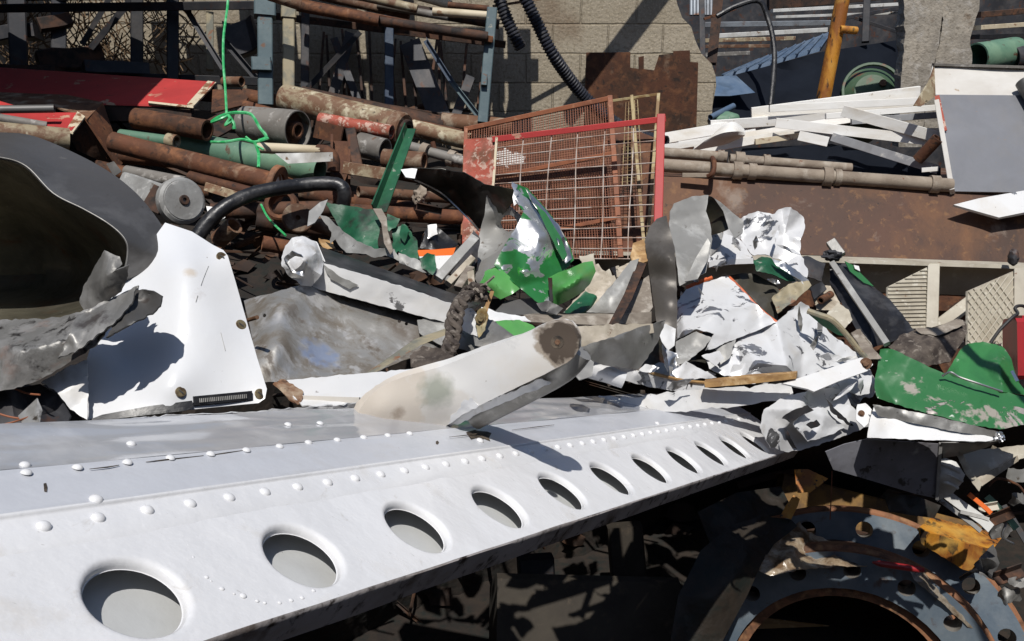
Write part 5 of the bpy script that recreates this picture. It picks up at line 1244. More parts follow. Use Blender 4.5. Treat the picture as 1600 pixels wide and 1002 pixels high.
# crushed far end of the beam
S('torn_end', [(1188,668,3.20),(1194,640,3.26),(1222,622,3.34),(1262,611,3.42),(1300,606,3.50),(1322,612,3.54),(1330,634,3.54),(1352,656,3.56),(1362,664,3.57),(1340,674,3.52),(1300,688,3.46),(1264,700,3.40),(1232,707,3.34),(1204,700,3.24)], 'white_scratched', parent=beam, inner=[(1240,655,3.31),(1290,650,3.45)], res=4, amp=.035, size=28, jag=1.6, seed=31, relax=1)
S('torn_end', [(1240,664,3.28),(1258,640,3.34),(1284,634,3.40),(1302,652,3.42),(1320,668,3.45),(1290,682,3.39),(1262,690,3.33)], 'white_peeled', parent=beam, res=4, amp=.03, size=20, jag=2.5, seed=35, relax=1)
for k, o in enumerate(([(1222,654,3.22),(1238,642,3.24),(1262,633,3.30),(1272,641,3.31),(1252,650,3.27),(1234,660,3.23)], [(1226,668,3.20),(1234,680,3.21),(1246,702,3.26),(1238,700,3.25),(1228,686,3.21)], [(1292,624,3.38),(1306,640,3.39),(1334,666,3.47),(1324,664,3.45),(1298,642,3.38)], [(1260,664,3.27),(1276,656,3.30),(1282,664,3.31),(1268,670,3.28)])):
    S('tear', o, 'dark_steel', parent=beam, res=4, jag=2, amp=.004, size=12, seed=40+k)
S('torn_skin', [(936,618,2.920),(1000,621,2.990),(1060,610,3.090),(1110,607,3.190),(1180,603,3.340),(1236,598,3.460),(1240,622,3.440),(1160,634,3.260),(1080,642,3.090),(1000,646,2.940),(930,640,2.820)], 'white_paint', parent=beam, res=8, amp=.010, size=44, jag=3, seed=41)
S('torn_skin', [(1236,598,3.36),(1300,606,3.5),(1345,618,3.6),(1368,612,3.62),(1372,600,3.6),(1348,560,3.72),(1300,580,3.6)], 'white_peeled', parent=beam, res=5, amp=.03, size=24, jag=2, seed=42, sm=25)
# strut fairing lying across the beam
za = rbf([(557,657,1.815),(600,664,1.85),(640,668,1.875),(694,668,1.93),(606,599,1.82),(640,586,1.84),(690,573,1.855),(720,650,1.90),(755,632,1.865),(750,549,1.815),(820,602,1.80),(806,527,1.775),(855,508,1.74),(900,530,1.725),(890,566,1.735)])
arm = thing('strut_fairing', P(620,665,1.75), "thick white tapered fairing arm across the beam with a burnt round patch", "fairing arm")
za_ = 1.699
AO = [(x, y, za(x, y)) for x, y in ((556,657),(562,640),(575,622),(592,606),(612,596),(640,586),(690,573),(750,549),(806,527),(848,509),(862,505),(876,504),(888,508),(898,518),(904,532),(904,546),(897,558),(886,567),(845,588),(790,614),(745,636),(716,652),(694,668),(640,668),(590,664))]
AI = [(x, y, za(x, y)+d) for x, y, d in ((640,630,-.012),(700,612,-.008),(760,585,-.004),(820,556,-.003),(600,640,-.012),(720,640,-.004),(660,650,-.008))]
mat('arm_white', (.80,.79,.77), .4, 0, [dict(c=(.70,.60,.46), s=4, t=.60, w=.12, a=.5), dict(c=(.40,.36,.30), s=30, t=.70, w=.015, a=.8), dict(c=(.5,.5,.5), s=9, t=.68, w=.03, a=.5)], bump=.05, bscale=60,
    spots=[(P(570,640,za(570,640)), .13, (.60,.48,.35), .4, .55, 1.6), (P(640,655,za(640,655)), .13, (.66,.60,.52), .4, .45, 1.6), (P(682,610,za(682,610)), .035, (.27,.30,.24), .7, .75, .8), (P(620,642,za(620,642)), .016, (.35,.28,.22), .6, .8, .8), (P(872,534,za(872,534)), .052, (.30,.23,.16), .35, .8, 1.3), (P(874,533,za(874,533)), .042, (.07,.05,.036), .3, .95, 1.2)])
add('shell', sheet(AO, inner=AI, res=6, th=.035, seed=2, amp=.0012, size=40, jag=.5, soft=.7), 'arm_white', parent=arm, smooth=45)
S('scuffed_corner', [(x, y, za(x, y)-.005) for x, y in ((700,664),(722,648),(748,634),(738,622),(724,626),(716,640),(704,650))], 'white_peeled', parent=arm, res=5, amp=.002, size=10, jag=3, seed=3, fold=False)
A = P(871,535,1.611)
add('burnt_boss', disc(A, view(A), px(10,1.7), .006, 24, bore=px(5,1.7)), 'stain', parent=arm)
add('bolt', disc(A+view(A)*.003, view(A), px(4.5,1.7), .006, 6), 'bolt_rust', parent=arm)
add('under_tube', tube_path(catmull([P(906,548,za(906,548)+.07), P(880,577,za(880,577)+.07), P(830,606,za(830,606)+.07), P(780,632,za(780,632)+.07), P(742,652,za(742,652)+.07)], 8), [.028]*33, 18), 'alu_dull', parent=arm)
S('torn_lip', [(690,668,za(690,668)+0.020),(712,652,za(712,652)+0.020),(742,636,za(742,636)+0.020),(800,612,za(800,612)+0.020),(846,592,za(846,592)+0.020),(862,598,za(862,598)+0.020),(845,606,za(845,606)+0.020),(790,628,za(790,628)+0.020),(740,650,za(740,650)+0.020),(720,662,za(720,662)+0.020)], 'white_scratched', parent=arm, res=5, amp=.008, size=14, jag=2.5, seed=9, sm=25)
S('grey_liner', [(770,636,za(770,636)+0.120),(820,610,za(820,610)+0.120),(846,600,za(846,600)+0.120),(848,618,za(848,618)+0.120),(800,640,za(800,640)+0.120),(765,650,za(765,650)+0.120)], 'grey_shell', parent=arm, res=6, amp=.01, size=16, jag=2, seed=10)
# pale roll and dark gap right of the arm
add('rolled_skin', pipe((905,568,2.75), (975,594,2.75), 17, 13, wall=.12, seg=20, wob=.1), 'white_scratched', "short white rolled skin lying just right of the fairing arm end", "roll", WRK)
S('liner', [(895,565,2.5),(915,556,2.5),(928,566,2.48),(925,588,2.45),(905,594,2.42),(893,580,2.45)], ['grey_light','grey_light'], "small curled grey liner piece touching the arm end", group=WRK, res=5, amp=.01, size=20)
# white screwed panel
pn = thing('screwed_panel', P(280,650,1.6), "white bent panel with four brass screws standing behind the beam beside the dark cowling", "panel")
PO = [(258,348,1.93),(300,362,1.93),(333,383,1.92),(349,391,1.9),(356,400,1.89),(368,440,1.86),(385,500,1.82),(402,560,1.78),(417,608,1.745),(414,623,1.735),(404,630,1.73),(340,636,1.70),(290,641,1.67),(210,650,1.64),(160,655,1.625),(136,656,1.62),(135,600,1.66),(136,560,1.68),(160,480,1.78),(220,400,1.88)]
PI = [(290,420,1.80),(310,520,1.735),(270,600,1.665),(200,560,1.715),(340,480,1.79),(360,570,1.745)]
mat('panel_white', (.68,.69,.71), .3, 0, [dict(c=(.62,.60,.56), s=3, t=.60, w=.15, a=.4), dict(c=(.2,.17,.14), s=42, t=.715, w=.012, a=.8), dict(c=(.45,.38,.3), s=7, t=.70, w=.03, a=.6)], bump=.03, bscale=40, bump2=.06, bs2=6,
    spots=[(P(297,428,1.80), .012, (.50,.42,.33), .6, .7, .6), (P(305,468,1.79), .02, (.48,.46,.45), .5, .5, 1.2)])
add('panel_face', sheet(PO, inner=PI, res=9, th=.004, seed=6, amp=.0015, size=50, soft=.8), 'panel_white', parent=pn, smooth=40)
pz = rbf([(a, b, c) for a, b, c in PO+PI])
pnr = (P(330,540,pz(330,540))-P(330,500,pz(330,500))).cross(P(360,520,pz(360,520))-P(320,520,pz(320,520))).normalized()
if pnr.dot(view(P(330,520,1.78))) < 0: pnr = -pnr
for (x, y) in ((347,401),(377,507),(283,612),(407,615)):
    z = pz(x, y)-.002
    sc = add('screw', disc(P(x, y, z), pnr, px(8.5,z), .004, 20), 'brass', parent=pn)
    add('slot', bar((x-3.5,y-2.5,z-.0022),(x+3.5,y+2.5,z-.0022), 1.6, 1.6, n=2), 'dark_steel', parent=sc)
add('plate_strip', bar((302,627,pz(302,627)-.004), (394,618,pz(394,618)-.004), 15, 4, bev=.2), 'rubber', parent=pn)
for i in range(26):
    x = 312+i*2.9; y = 626-i*.27; z = pz(x, y)-.0115
    add('embossing', bar((x,y-3.2,z),(x+.6,y+3.0,z),1.4,1.6,n=2,bev=0), 'grey_light', parent=pn)
S('rubber_strip', [(136,657,pz(136,657)-.004),(160,648,pz(160,648)-.004),(230,635,pz(230,635)-.004),(300,626,pz(300,626)-.004),(303,637,pz(303,637)-.004),(290,642,pz(290,642)-.004),(210,651,pz(210,651)-.004),(160,657,pz(160,657)-.004)], 'rubber', parent=pn, res=7)
for pl in (((326,416),(320,430),(314,446)), ((309,462),(306,472)), ((345,520),(352,548))):
    add('scratch', tube_path([P(x, y, pz(x, y)-.0012) for x, y in pl], [.0007]*len(pl), 5, wob=.4), 'grey_cast', parent=pn)
add('torn_fin', bar((287,448,1.79),(312,498,1.765), 5, 5, w2=9), 'alu_dull', parent=pn)
# dark cowling at the left
cw_ = thing('cowling', P(90,600,1.7), "big dark torn open metal cowling at the left edge with a crushed lip", "cowling")
OUT = [(-160,232,2.05),(-60,210,2.05),(0,207,2.04),(50,212,2.03),(110,236,2.01),(170,268,1.99),(215,304,1.97),(248,345,1.95),(268,380,1.93),(272,398,1.905),(258,424,1.885),(225,446,1.87),(196,462,1.86)]
MID = [(-160,235,1.93),(-60,226,1.92),(0,224,1.92),(50,240,1.92),(105,268,1.91),(160,302,1.9),(200,330,1.89),(228,364,1.88),(240,388,1.865),(240,402,1.855),(230,422,1.845),(210,442,1.845),(190,458,1.85)]
INN = [(-160,246,1.80),(-60,243,1.8),(0,246,1.8),(42,260,1.8),(84,302,1.8),(130,326,1.8),(165,346,1.8),(188,364,1.8),(199,380,1.8),(200,398,1.8),(196,420,1.805),(190,438,1.815),(184,452,1.83)]
add('rim_band', grid([OUT, MID, INN], 60, 16, th=.004, amp=.0), 'cowl_band', parent=cw_, smooth=40)
add('torn_edge', tube_path(catmull([P(a-1, b, c-.001) for a, b, c in INN], 6), [.0015]*(12*6+1), 6), 'alu_dull', parent=cw_)
mat('cowl_inside', (.26,.23,.175), .36, .5, [dict(c=(.22,.21,.15), s=2, t=.5, w=.18), dict(c=(.24,.10,.045), s=7, t=.62, w=.06, a=.8), dict(c=(.03,.027,.02), s=2.5, t=.58, w=.14), dict(c=(.5,.48,.42), s=30, t=.70, w=.02)], bump=.08, bscale=14, bump2=.25, bs2=5)
add('inner_skin', grid([[(-200,235,1.86),(0,243,1.83),(80,298,1.82),(165,345,1.82),(202,378,1.82),(204,400,1.82),(192,440,1.83)],
  [(-200,330,2.15),(0,335,2.2),(60,350,2.22),(120,380,2.2),(165,400,2.12),(185,420,2.0),(188,448,1.9)],
  [(-200,440,2.3),(0,440,2.35),(50,440,2.36),(100,446,2.3),(140,455,2.15),(165,462,2.02),(180,466,1.93)],
  [(-200,505,1.98),(0,502,2.0),(40,500,2.0),(85,498,1.98),(120,494,1.95),(150,486,1.91),(176,474,1.88)]], 40, 24, th=.004), 'cowl_inside', parent=cw_, smooth=50)
for (x, y, z) in ((25,282,2.0),(108,334,2.06)):
    add('rivet', dome(P(x, y, z), view(P(x, y, z)), .006, .004, 10, 3), 'alu_bright', parent=cw_)
S('torn_tab', [(163,391,1.640),(187,401,1.635),(191,412,1.630),(178,424,1.610),(202,414,1.620),(197,440,1.640),(190,456,1.650),(165,472,1.650),(148,483,1.650),(132,487,1.660),(124,472,1.670),(130,448,1.670),(146,420,1.660)], 'chalk_grey', parent=cw_, inner=[(160,440,1.615),(175,445,1.630)], res=5, amp=.012, size=18, jag=1.5, seed=14)
S('lower_lip', [(272,398,1.9),(273,404,1.88),(262,422,1.85),(240,438,1.83),(214,447,1.82),(214,442,1.83),(245,424,1.86),(264,404,1.89)], 'grey_light', parent=cw_, res=6)
S('crushed_edge', [(-160,502,1.750),(0,500,1.710),(60,498,1.700),(88,496,1.680),(125,488,1.650),(150,478,1.650),(205,452,1.670),(216,446,1.670),(210,470,1.640),(190,492,1.610),(168,514,1.590),(150,540,1.580),(100,572,1.570),(62,594,1.560),(22,608,1.550),(0,611,1.550),(-160,620,1.550)], 'mottled', parent=cw_, inner=[(60,540,1.550),(140,505,1.570),(0,545,1.570),(100,550,1.530),(40,580,1.530)], res=6, amp=.016, size=44, jag=2, seed=16)
S('crushed_edge', [(120,492,1.610),(170,472,1.620),(212,448,1.630),(206,474,1.600),(182,500,1.570),(158,520,1.550),(120,548,1.540),(90,560,1.540),(110,520,1.550)], 'chalk_grey', parent=cw_, res=4, amp=.012, size=24, jag=2, seed=18)
S('dark_flap', [(205,456,1.650),(222,452,1.640),(246,458,1.620),(253,462,1.610),(250,478,1.590),(238,490,1.580),(216,500,1.570),(190,514,1.560),(165,528,1.550),(176,506,1.570),(196,484,1.600)], 'grey_shell', parent=cw_, inner=[(220,478,1.640)], res=4, amp=.008, size=14, jag=2.5, seed=19, sm=28)
S('torn_skin', [(64,598,1.62),(100,576,1.64),(136,562,1.66),(138,612,1.62),(136,656,1.60),(110,640,1.60),(88,612,1.60)], 'white_paint', "white torn sheet between the cowling and the screwed panel foot", group=WRK, res=6, amp=.01, size=24, jag=2, seed=22)
S('dark_scrap', [(-60,612,1.62),(20,608,1.62),(62,600,1.64),(90,616,1.64),(110,650,1.6),(104,664,1.58),(40,668,1.56),(-60,672,1.5)], 'dark_steel', "dark crumpled scrap under the cowling at the left edge", group=WRK, res=8, amp=.03, size=24, seed=23)
for i, (a, b, lab) in enumerate((((-20,640,1.5),(46,656,1.5),"rusty wire strand lying highest under the cowling"),((-20,668,1.46),(60,646,1.52),"rusty wire strand crossing at the left edge of the beam"),((20,606,1.58),(62,617,1.56),"rusty wire strand just below the cowling lip"))):
    add('wire_strand', hose([a, ((a[0]+b[0])/2,(a[1]+b[1])/2+3,a[2]), b], 1.6, 6), 'orange_rust', lab, "wire", "rusty wire strands")
S('dark_scrap', [(28,650,1.5),(58,622,1.52),(66,640,1.5),(62,662,1.46),(36,664,1.45)], 'alu_dull', "small grey crumpled scrap among the rusty wires", group=WRK, res=5, amp=.02, size=14, seed=24)
# thin torn strips lying on the beam's far edge
S('torn_strip', [(140,660,1.362),(230,651,1.454),(330,647,1.564),(420,641,1.688),(500,635,1.808),(562,629,1.909),(562,639,1.909),(470,645,1.763),(380,651,1.628),(260,659,1.487),(180,667,1.398)], ['white_scratched','grey_shell'], "thin torn white strip lying along the far edge of the beam", group=WRK, res=6, amp=.012, size=26, jag=2.5, seed=26)
S('torn_strip', [(428,598,2.05),(480,591,2.08),(560,584,2.12),(640,577,2.18),(700,571,2.22),(640,600,2.1),(585,612,2.03),(556,634,1.96),(520,634,1.95),(472,634,1.96),(455,616,2.0)], ['white_paint','alu_dull'], "white flat strip with a rusty left tip lying behind the fairing arm", group=WRK, res=7, amp=.006, size=40, jag=1.5, seed=27)
add('strip_fold', bar((456,622,2.0),(562,626,1.97), 10, 6, n=6, wob=.15), 'pale_panel', "cream folded edge under the white flat strip", "fold", WRK)
S('rusty_tip', [(426,600,2.03),(440,592,2.05),(458,600,2.03),(474,612,2.0),(470,632,1.97),(452,624,1.98),(440,612,2.0)], 'rust_light', "rusty shredded tip of the white flat strip", group=WRK, res=4, amp=.012, size=10, jag=2.5, seed=28, sm=25)
# aluminium sheet
mat('alu_sheet', (.40,.39,.37), .42, .6, [dict(c=(.20,.175,.145), s=5, t=.50, w=.09, r=.6, m=.4, st=(2.6,2.6,.35)), dict(c=(.56,.55,.54), s=7, t=.585, w=.05, a=.8, r=.35, st=(2.4,2.4,.4)), dict(c=(.09,.07,.055), s=9, t=.62, w=.05, a=.8, r=.8, m=.2, st=(1.6,1.6,.6))], bump=.12, bscale=40, spots=[(P(508,540,2.45), .06, (.16,.21,.33), .5, .8, 1.2), (P(470,470,2.5), .05, (.10,.08,.065), .5, .7, 1.4), (P(640,510,2.72), .09, (.12,.10,.085), .4, .6, 1.2)])
S('aluminium_sheet', [(381,470,2.598),(400,464,2.595),(432,456,2.580),(471,445,2.620),(520,450,2.710),(580,462,2.778),(640,474,2.823),(690,524,2.741),(700,540,2.682),(640,560,2.557),(575,586,2.425),(480,596,2.360),(412,598,2.300),(402,575,2.318),(392,520,2.466)], 'alu_sheet', "large bent dull aluminium sheet standing between the screwed panel and the white strut", group=WRK, inner=[(440,480,2.475),(436,540,2.362),(468,500,2.531),(462,560,2.407)], res=7, amp=.016, size=95, jag=1.2, seed=30, th=.003, holes=[(624,502,2.708),(635,506,2.703),(413,493,3)])
pp('rusty_pin', (385,501,2.3), (402,496,2.25), 3.2, 'bolt_rust', "small rusty pin sticking out beside the upper screw of the panel", cat="pin", g=None, wall=.9, seg=10)
# olive stringer
add('stringer', loft([[(566,590,2.36),(576,580,2.4),(584,584,2.36)],[(640,538,2.46),(648,530,2.5),(656,540,2.44)],[(696,520,2.56),(700,512,2.6),(706,520,2.54)]], sub=4), 'beige_post', "olive cream stringer sloping up from the fairing arm to the twisted rope", "stringer", WRK)
S('olive_scrap', [(652,500,2.7),(700,488,2.74),(790,500,2.8),(790,530,2.74),(740,548,2.66),(690,540,2.62),(655,520,2.66)], ['grey_light','grey_shell'], "grey green crushed skin behind the twisted rope", group=WRK, res=7, amp=.03, size=30, jag=2, seed=33)
S('dark_bracket', [(640,556,2.3),(660,540,2.32),(688,545,2.3),(708,556,2.26),(720,566,2.24),(690,576,2.22),(642,574,2.26)], 'rope_dirty', "dark brown torn bracket at the foot of the twisted rope", "bracket", group=WRK, res=5, amp=.02, size=16, jag=2, seed=34)
# white strut with dark upper face
st = thing('wing_strut', P(600,500,2.6), "long white strut with a dark upper face and a crushed left end", "strut")
LO = [(486,380,2.86),(505,411,2.64),(482,446,2.66),(478,448,2.9)]; RO = [(752,474,2.86),(726,482,2.70),(708,506,2.72),(712,512,2.9)]
MI = [(620,428,2.86),(616,447,2.67),(596,478,2.69),(596,482,2.9)]
add('spar', loft([LO, MI, RO], sub=6, side_mats=[1, 0, 2, 2]), ['white_paint', 'black_skin', 'grey_shell'], parent=st)
S('white_face', [(500,410,2.635),(560,427,2.645),(640,452,2.665),(724,481,2.695),(708,507,2.71),(600,479,2.68),(530,461,2.66),(480,447,2.65),(478,436,2.65)], 'white_paint', parent=st, res=7, amp=.004, size=30, jag=1.4, seed=36)
S('dark_gap_line', [(505,413,2.632),(530,432,2.638),(560,446,2.646),(546,452,2.648),(516,436,2.64)], 'grey_light', parent=st, res=5, jag=1.5, seed=37)
S('crushed_end', [(440,402,2.60),(446,384,2.62),(456,372,2.64),(472,369,2.66),(492,378,2.66),(506,411,2.63),(502,430,2.61),(486,448,2.61),(470,446,2.59),(452,432,2.57),(440,416,2.57)], 'white_scratched', parent=st, inner=[(470,410,2.54),(486,420,2.56)], res=4, amp=.022, size=17, jag=1.5, seed=140, relax=1)
S('crushed_end', [(444,404,2.56),(456,392,2.56),(470,398,2.55),(480,412,2.54),(474,432,2.54),(458,426,2.54)], 'alu_bright', parent=st, res=4, amp=.014, size=11, jag=1.5, seed=141, relax=1)
S('crushed_end', [(470,372,2.69),(494,378,2.69),(508,412,2.66),(500,440,2.70),(486,448,2.70),(480,400,2.72)], 'white_paint', parent=st, res=4, amp=.01, size=20, seed=142)
S('crushed_skin', [(456,372,2.62),(488,376,2.66),(502,408,2.63),(480,420,2.6),(458,392,2.58)], 'white_paint', parent=st, res=5, amp=.012, size=14, seed=39, sm=25)
S('end_plate', [(722,480,2.66),(738,482,2.65),(748,492,2.63),(750,512,2.62),(746,526,2.62),(730,520,2.64),(708,506,2.67)], 'white_paint', parent=st, res=5, amp=.006, size=16, jag=1, seed=40)
add('end_bolt', bolt_at((751,498,2.6), 9), 'brass', parent=st)
S('end_lug', [(746,486,2.61),(758,478,2.6),(763,494,2.6),(758,516,2.6),(748,528,2.61),(744,510,2.61)], 'yellow_old', parent=st, res=4, amp=.008, size=10, jag=1.5, seed=43)
S('shard', [(768,450,2.62),(772,456,2.62),(764,478,2.61),(757,500,2.6),(752,512,2.6),(756,484,2.61)], 'wood_tan', "thin rusty shard standing at the right end of the white strut", "shard", group=WRK, res=4, jag=1)
S('torn_flap', [(499,336,2.82),(514,340,2.82),(538,363,2.86),(558,377,2.88),(585,389,2.90),(616,389,2.94),(626,409,2.94),(602,399,2.92),(586,403,2.90),(572,397,2.90),(541,395,2.86),(524,374,2.84),(516,381,2.84),(518,363,2.83)], ['grey_light','grey_light'], "pale grey torn flap along the top of the white strut", group=WRK, res=5, amp=.014, size=18, jag=2, seed=44)
S('torn_flap', [(623,395,2.94),(652,405,2.96),(692,425,2.98),(724,441,3.00),(714,447,2.98),(682,431,2.96),(650,421,2.94),(624,411,2.93)], ['grey_light','grey_light'], "second pale grey torn flap further right on the white strut", group=WRK, res=5, amp=.010, size=18, jag=2, seed=45)
# twisted rope
rp_ = thing('twisted_rope', P(700,565,2.4), "dirty brown twisted bundle of torn cable hanging down between strut and fairing arm", "cable")
cen = catmull([P(735,452,2.66), P(722,466,2.55), P(712,486,2.5), P(708,510,2.45), P(704,535,2.4), P(694,556,2.35), P(680,568,2.32)], 8)
for k in range(5):
    pts = []
    for i, c in enumerate(cen):
        a = i*.30+k*1.257; v = view(c); _, s, t = frame(Vector((.2, 0, -1)), v)
        rr = .016+.006*math.sin(i*.3+k); pts.append(c + s*rr*math.cos(a) + t*rr*math.sin(a))
    add('strand', tube_path(pts, [.0095+.003*noise.noise(Vector((i*.4, k, 0))) for i in range(len(pts))], 8, wob=.3), 'rope_dirty', parent=rp_)
add('torn_knot', lump((742,458,2.62), 20, 13, 14, .5, 6, 4, 2.2), 'rope_dirty', parent=rp_, smooth=20)
for k in range(5): add('frayed_end', hose([(732,462,2.6),(742+k*4,452-k*2,2.6),(748+k*6,456-6*k+(k % 2)*16,2.58)], 2.2, 6), 'wood_grey', parent=rp_)
# pieces right of the strut
S('grey_panel_piece', [(768,492,2.9),(790,470,2.95),(830,466,2.98),(866,478,2.98),(868,488,2.95),(820,492,2.9)], 'grey_shell', "dark grey panel piece under the green lump", group=WRK, res=6, amp=.006, size=30, seed=46)
S('white_strip', [(752,480,2.78),(790,490,2.8),(820,494,2.8),(830,502,2.78),(800,500,2.76),(770,502,2.72),(756,496,2.74)], 'white_paint', "short white strip lying in front of the dark grey panel piece", group=WRK, res=5, amp=.008, size=16, jag=1.5, seed=47)
S('green_scrap', [(774,502,2.72),(812,500,2.74),(832,508,2.72),(838,514,2.7),(806,528,2.64),(790,516,2.68)], 'green_bright', "bright green scrap just above the fairing arm", group=WRK, res=5, amp=.012, size=18, jag=1.5, seed=48)
S('grey_scrap', [(738,500,2.68),(770,500,2.7),(806,527,2.62),(770,545,2.58),(742,540,2.6)], ['alu_dull','grey_shell'], "dull grey triangular scrap left of the bright green scrap", group=WRK, res=6, amp=.012, size=24, jag=1, seed=49)
add('grey_plank', loft([[(818,492,2.8),(832,490,2.86),(838,505,2.84),(822,503,2.78)],[(930,494,2.92),(930,490,2.98),(930,506,2.96),(930,508,2.9)],[(1018,488,3.0),(1018,486,3.06),(1018,504,3.04),(1018,506,3.0)]], sub=6), 'wood_grey', "weathered grey brown batten lying level above the fairing arm end", "batten", WRK)
S('tan_scrap', [(880,512,2.7),(950,506,2.75),(1020,506,2.8),(1022,520,2.78),(960,540,2.7),(910,544,2.62),(898,530,2.64)], 'pale_dusty', "dusty tan crumpled sheet under the grey brown batten", group=WRK, res=6, amp=.02, size=26, jag=2, seed=50)
S('shiny_flap', [(898,545,2.55),(940,532,2.62),(990,515,2.72),(1040,500,2.85),(1030,530,2.84),(1012,560,2.8),(998,578,2.75),(950,572,2.66),(912,562,2.56)], ['alu_dull','grey_light'], "shiny grey creased sheet right of the burnt arm end", group=WRK, inner=[(960,545,2.6),(1000,545,2.72)], res=6, amp=.022, size=30, jag=1.5, seed=51)
S('creased_sheet', [(916,488,3.0),(935,470,3.0),(960,440,3.02),(985,408,3.08),(998,404,3.08),(990,430,3.04),(976,470,2.98),(962,490,2.96)], ['grey_light','wood_grey'], "long pale grey creased strip leaning up toward the mesh panels", group=WRK, res=5, amp=.016, size=20, jag=1.2, seed=52)
add('rust_strip', loft([[(996,408,3.1),(1010,412,3.08),(1008,420,3.1)],[(975,460,2.95),(988,466,2.93),(984,470,2.95)],[(944,520,2.8),(958,522,2.78),(952,528,2.8)]], sub=5), 'rust_dark', "dark rusty strip slanting down behind the grey batten", "strip", WRK)
S('tan_board', [(989,380,3.2),(1006,374,3.2),(1012,396,3.18),(1012,408,3.16),(990,416,3.14),(985,400,3.17)], 'wood_tan', "small tan board end standing behind the dark upright shell", "board", group=WRK, res=5, amp=.004, size=14, jag=1, th=.01)
S('weathered_sheet', [(1000,440,3.12),(1014,430,3.12),(1020,480,3.05),(1012,492,3.0),(985,492,2.98),(975,488,2.98)], 'wood_grey', "brown weathered sheet behind the dark upright shell", group=WRK, res=6, amp=.008, size=20)
# beige bits under the mesh panels
for i, (o, m, lab) in enumerate([
 ([(905,425,3.6),(935,412,3.65),(960,440,3.6),(940,470,3.5),(915,455,3.55)],'pale_dusty',"pale broken slab under the mesh panels"),
 ([(930,440,3.45),(960,430,3.5),(970,455,3.45),(935,480,3.35),(905,480,3.35),(880,490,3.3),(895,470,3.38)],'pale_dusty',"dusty pale broken slab in front of the other slab"),
 ([(940,425,3.7),(952,420,3.7),(968,448,3.6),(958,455,3.58)],'beige_metal',"beige metal strip upright between the slabs"),
 ([(965,420,3.65),(985,410,3.7),(990,430,3.6),(970,452,3.55)],'pale_dusty',"pale broken corner right of the slabs"),
 ([(905,400,3.8),(928,396,3.8),(930,418,3.75),(912,420,3.72)],'beige_metal',"small beige lug below the orange mesh frame"),
 ([(880,488,3.15),(915,455,3.25),(932,462,3.22),(915,486,3.12),(893,492,3.1)],'green_dark',"dark green scrap under the bright green lump")]):
    S('broken_slab', o, m, lab, "scrap", res=5, amp=.022, size=16, jag=2, seed=60+i, th=.012, sm=28)
# dark curved shell with silver and green skin
S('curved_shell', [(628,266,3.25),(650,263,3.25),(690,264,3.24),(725,270,3.22),(756,288,3.2),(803,296,3.12),(808,306,3.12),(790,330,3.2),(778,348,3.34),(748,358,3.42),(735,342,3.46),(700,316,3.46),(662,292,3.4),(634,276,3.3)], ['dark_inside','alu_dull'], "dark curved shell hanging with its inner side showing, between green post and silver skin", group=WRK, inner=[(720,300,3.50),(770,315,3.40)], res=7, amp=.008, size=40, jag=1.2, seed=61)  # bare inner side coloured near black for the shade it hangs in
S('white_corner', [(626,265,3.2),(644,263,3.2),(652,264,3.2),(648,279,3.18),(634,277,3.18)], 'white_paint', "small white folded corner at the left tip of the dark curved shell", group=WRK, res=5)
add('rim_strip', hose([(632,276,3.3),(660,286,3.36),(690,302,3.42),(712,322,3.42),(735,345,3.4),(748,360,3.36)], 1.6, 6), 'alu_bright', "thin bright torn rim under the dark curved shell", "rim", WRK)
S('shell_end', [(757,338,3.26),(760,306,3.24),(769,297,3.22),(790,318,3.2),(818,340,3.1),(800,366,3.12),(780,392,3.14),(746,412,3.18),(748,370,3.24)], ['grey_light','grey_shell'], "grey green end cap with a dark oval hole behind the silver skin", group=WRK, inner=[(785,360,3.28)], res=6, amp=.008, size=30, seed=62, holes=[(795,349,13)])
sk = thing('crushed_skin', P(840,470,2.95), "crumpled silver skin with chipped green paint rising over the bright green lump", "sheet metal", WRK)
S('skin', [(772,414,3.0),(786,388,3.02),(808,352,3.03),(818,330,3.05),(804,312,3.08),(804,287,3.12),(824,294,3.14),(851,324,3.14),(875,354,3.12),(892,388,3.08),(897,406,3.05),(880,424,3.02),(860,436,2.98),(864,478,2.88),(850,478,2.88),(836,470,2.9),(812,450,2.92)], ['green_silver','alu_bright'], parent=sk, inner=[(830,380,2.98),(850,350,3.04),(870,390,3.0),(820,425,2.92),(845,440,2.9),(840,320,3.08)], res=5, amp=.022, size=30, jag=1.2, seed=63, sm=28)
S('folded_rim', [(822,295,3.10),(846,320,3.10),(872,352,3.08),(890,388,3.04),(894,404,3.0),(884,412,2.98),(876,396,3.0),(868,368,3.03),(850,340,3.06),(832,316,3.08)], 'alu_bright', parent=sk, res=4, amp=.016, size=12, seed=64, sm=25)
S('folded_rim', [(836,318,3.07),(852,332,3.07),(876,370,3.04),(886,398,3.0),(880,408,2.97),(868,384,3.0),(852,352,3.03)], 'green_chipped', parent=sk, res=4, amp=.010, size=12, seed=65, sm=25)
S('sawtooth_edge', [(800,284,3.10),(809,290,3.09),(806,296,3.09),(811,302,3.08),(806,308,3.08),(810,316,3.07),(803,322,3.07),(801,308,3.08),(803,298,3.09),(799,290,3.1)], 'alu_bright', parent=sk, res=4)
S('green_wedge', [(749,444,2.98),(758,424,3.0),(776,414,3.02),(796,432,2.96),(814,450,2.92),(800,460,2.92),(782,468,2.92),(765,458,2.95)], 'green_bright', parent=sk, inner=[(782,440,2.9)], res=5, amp=.008, size=24, seed=66)
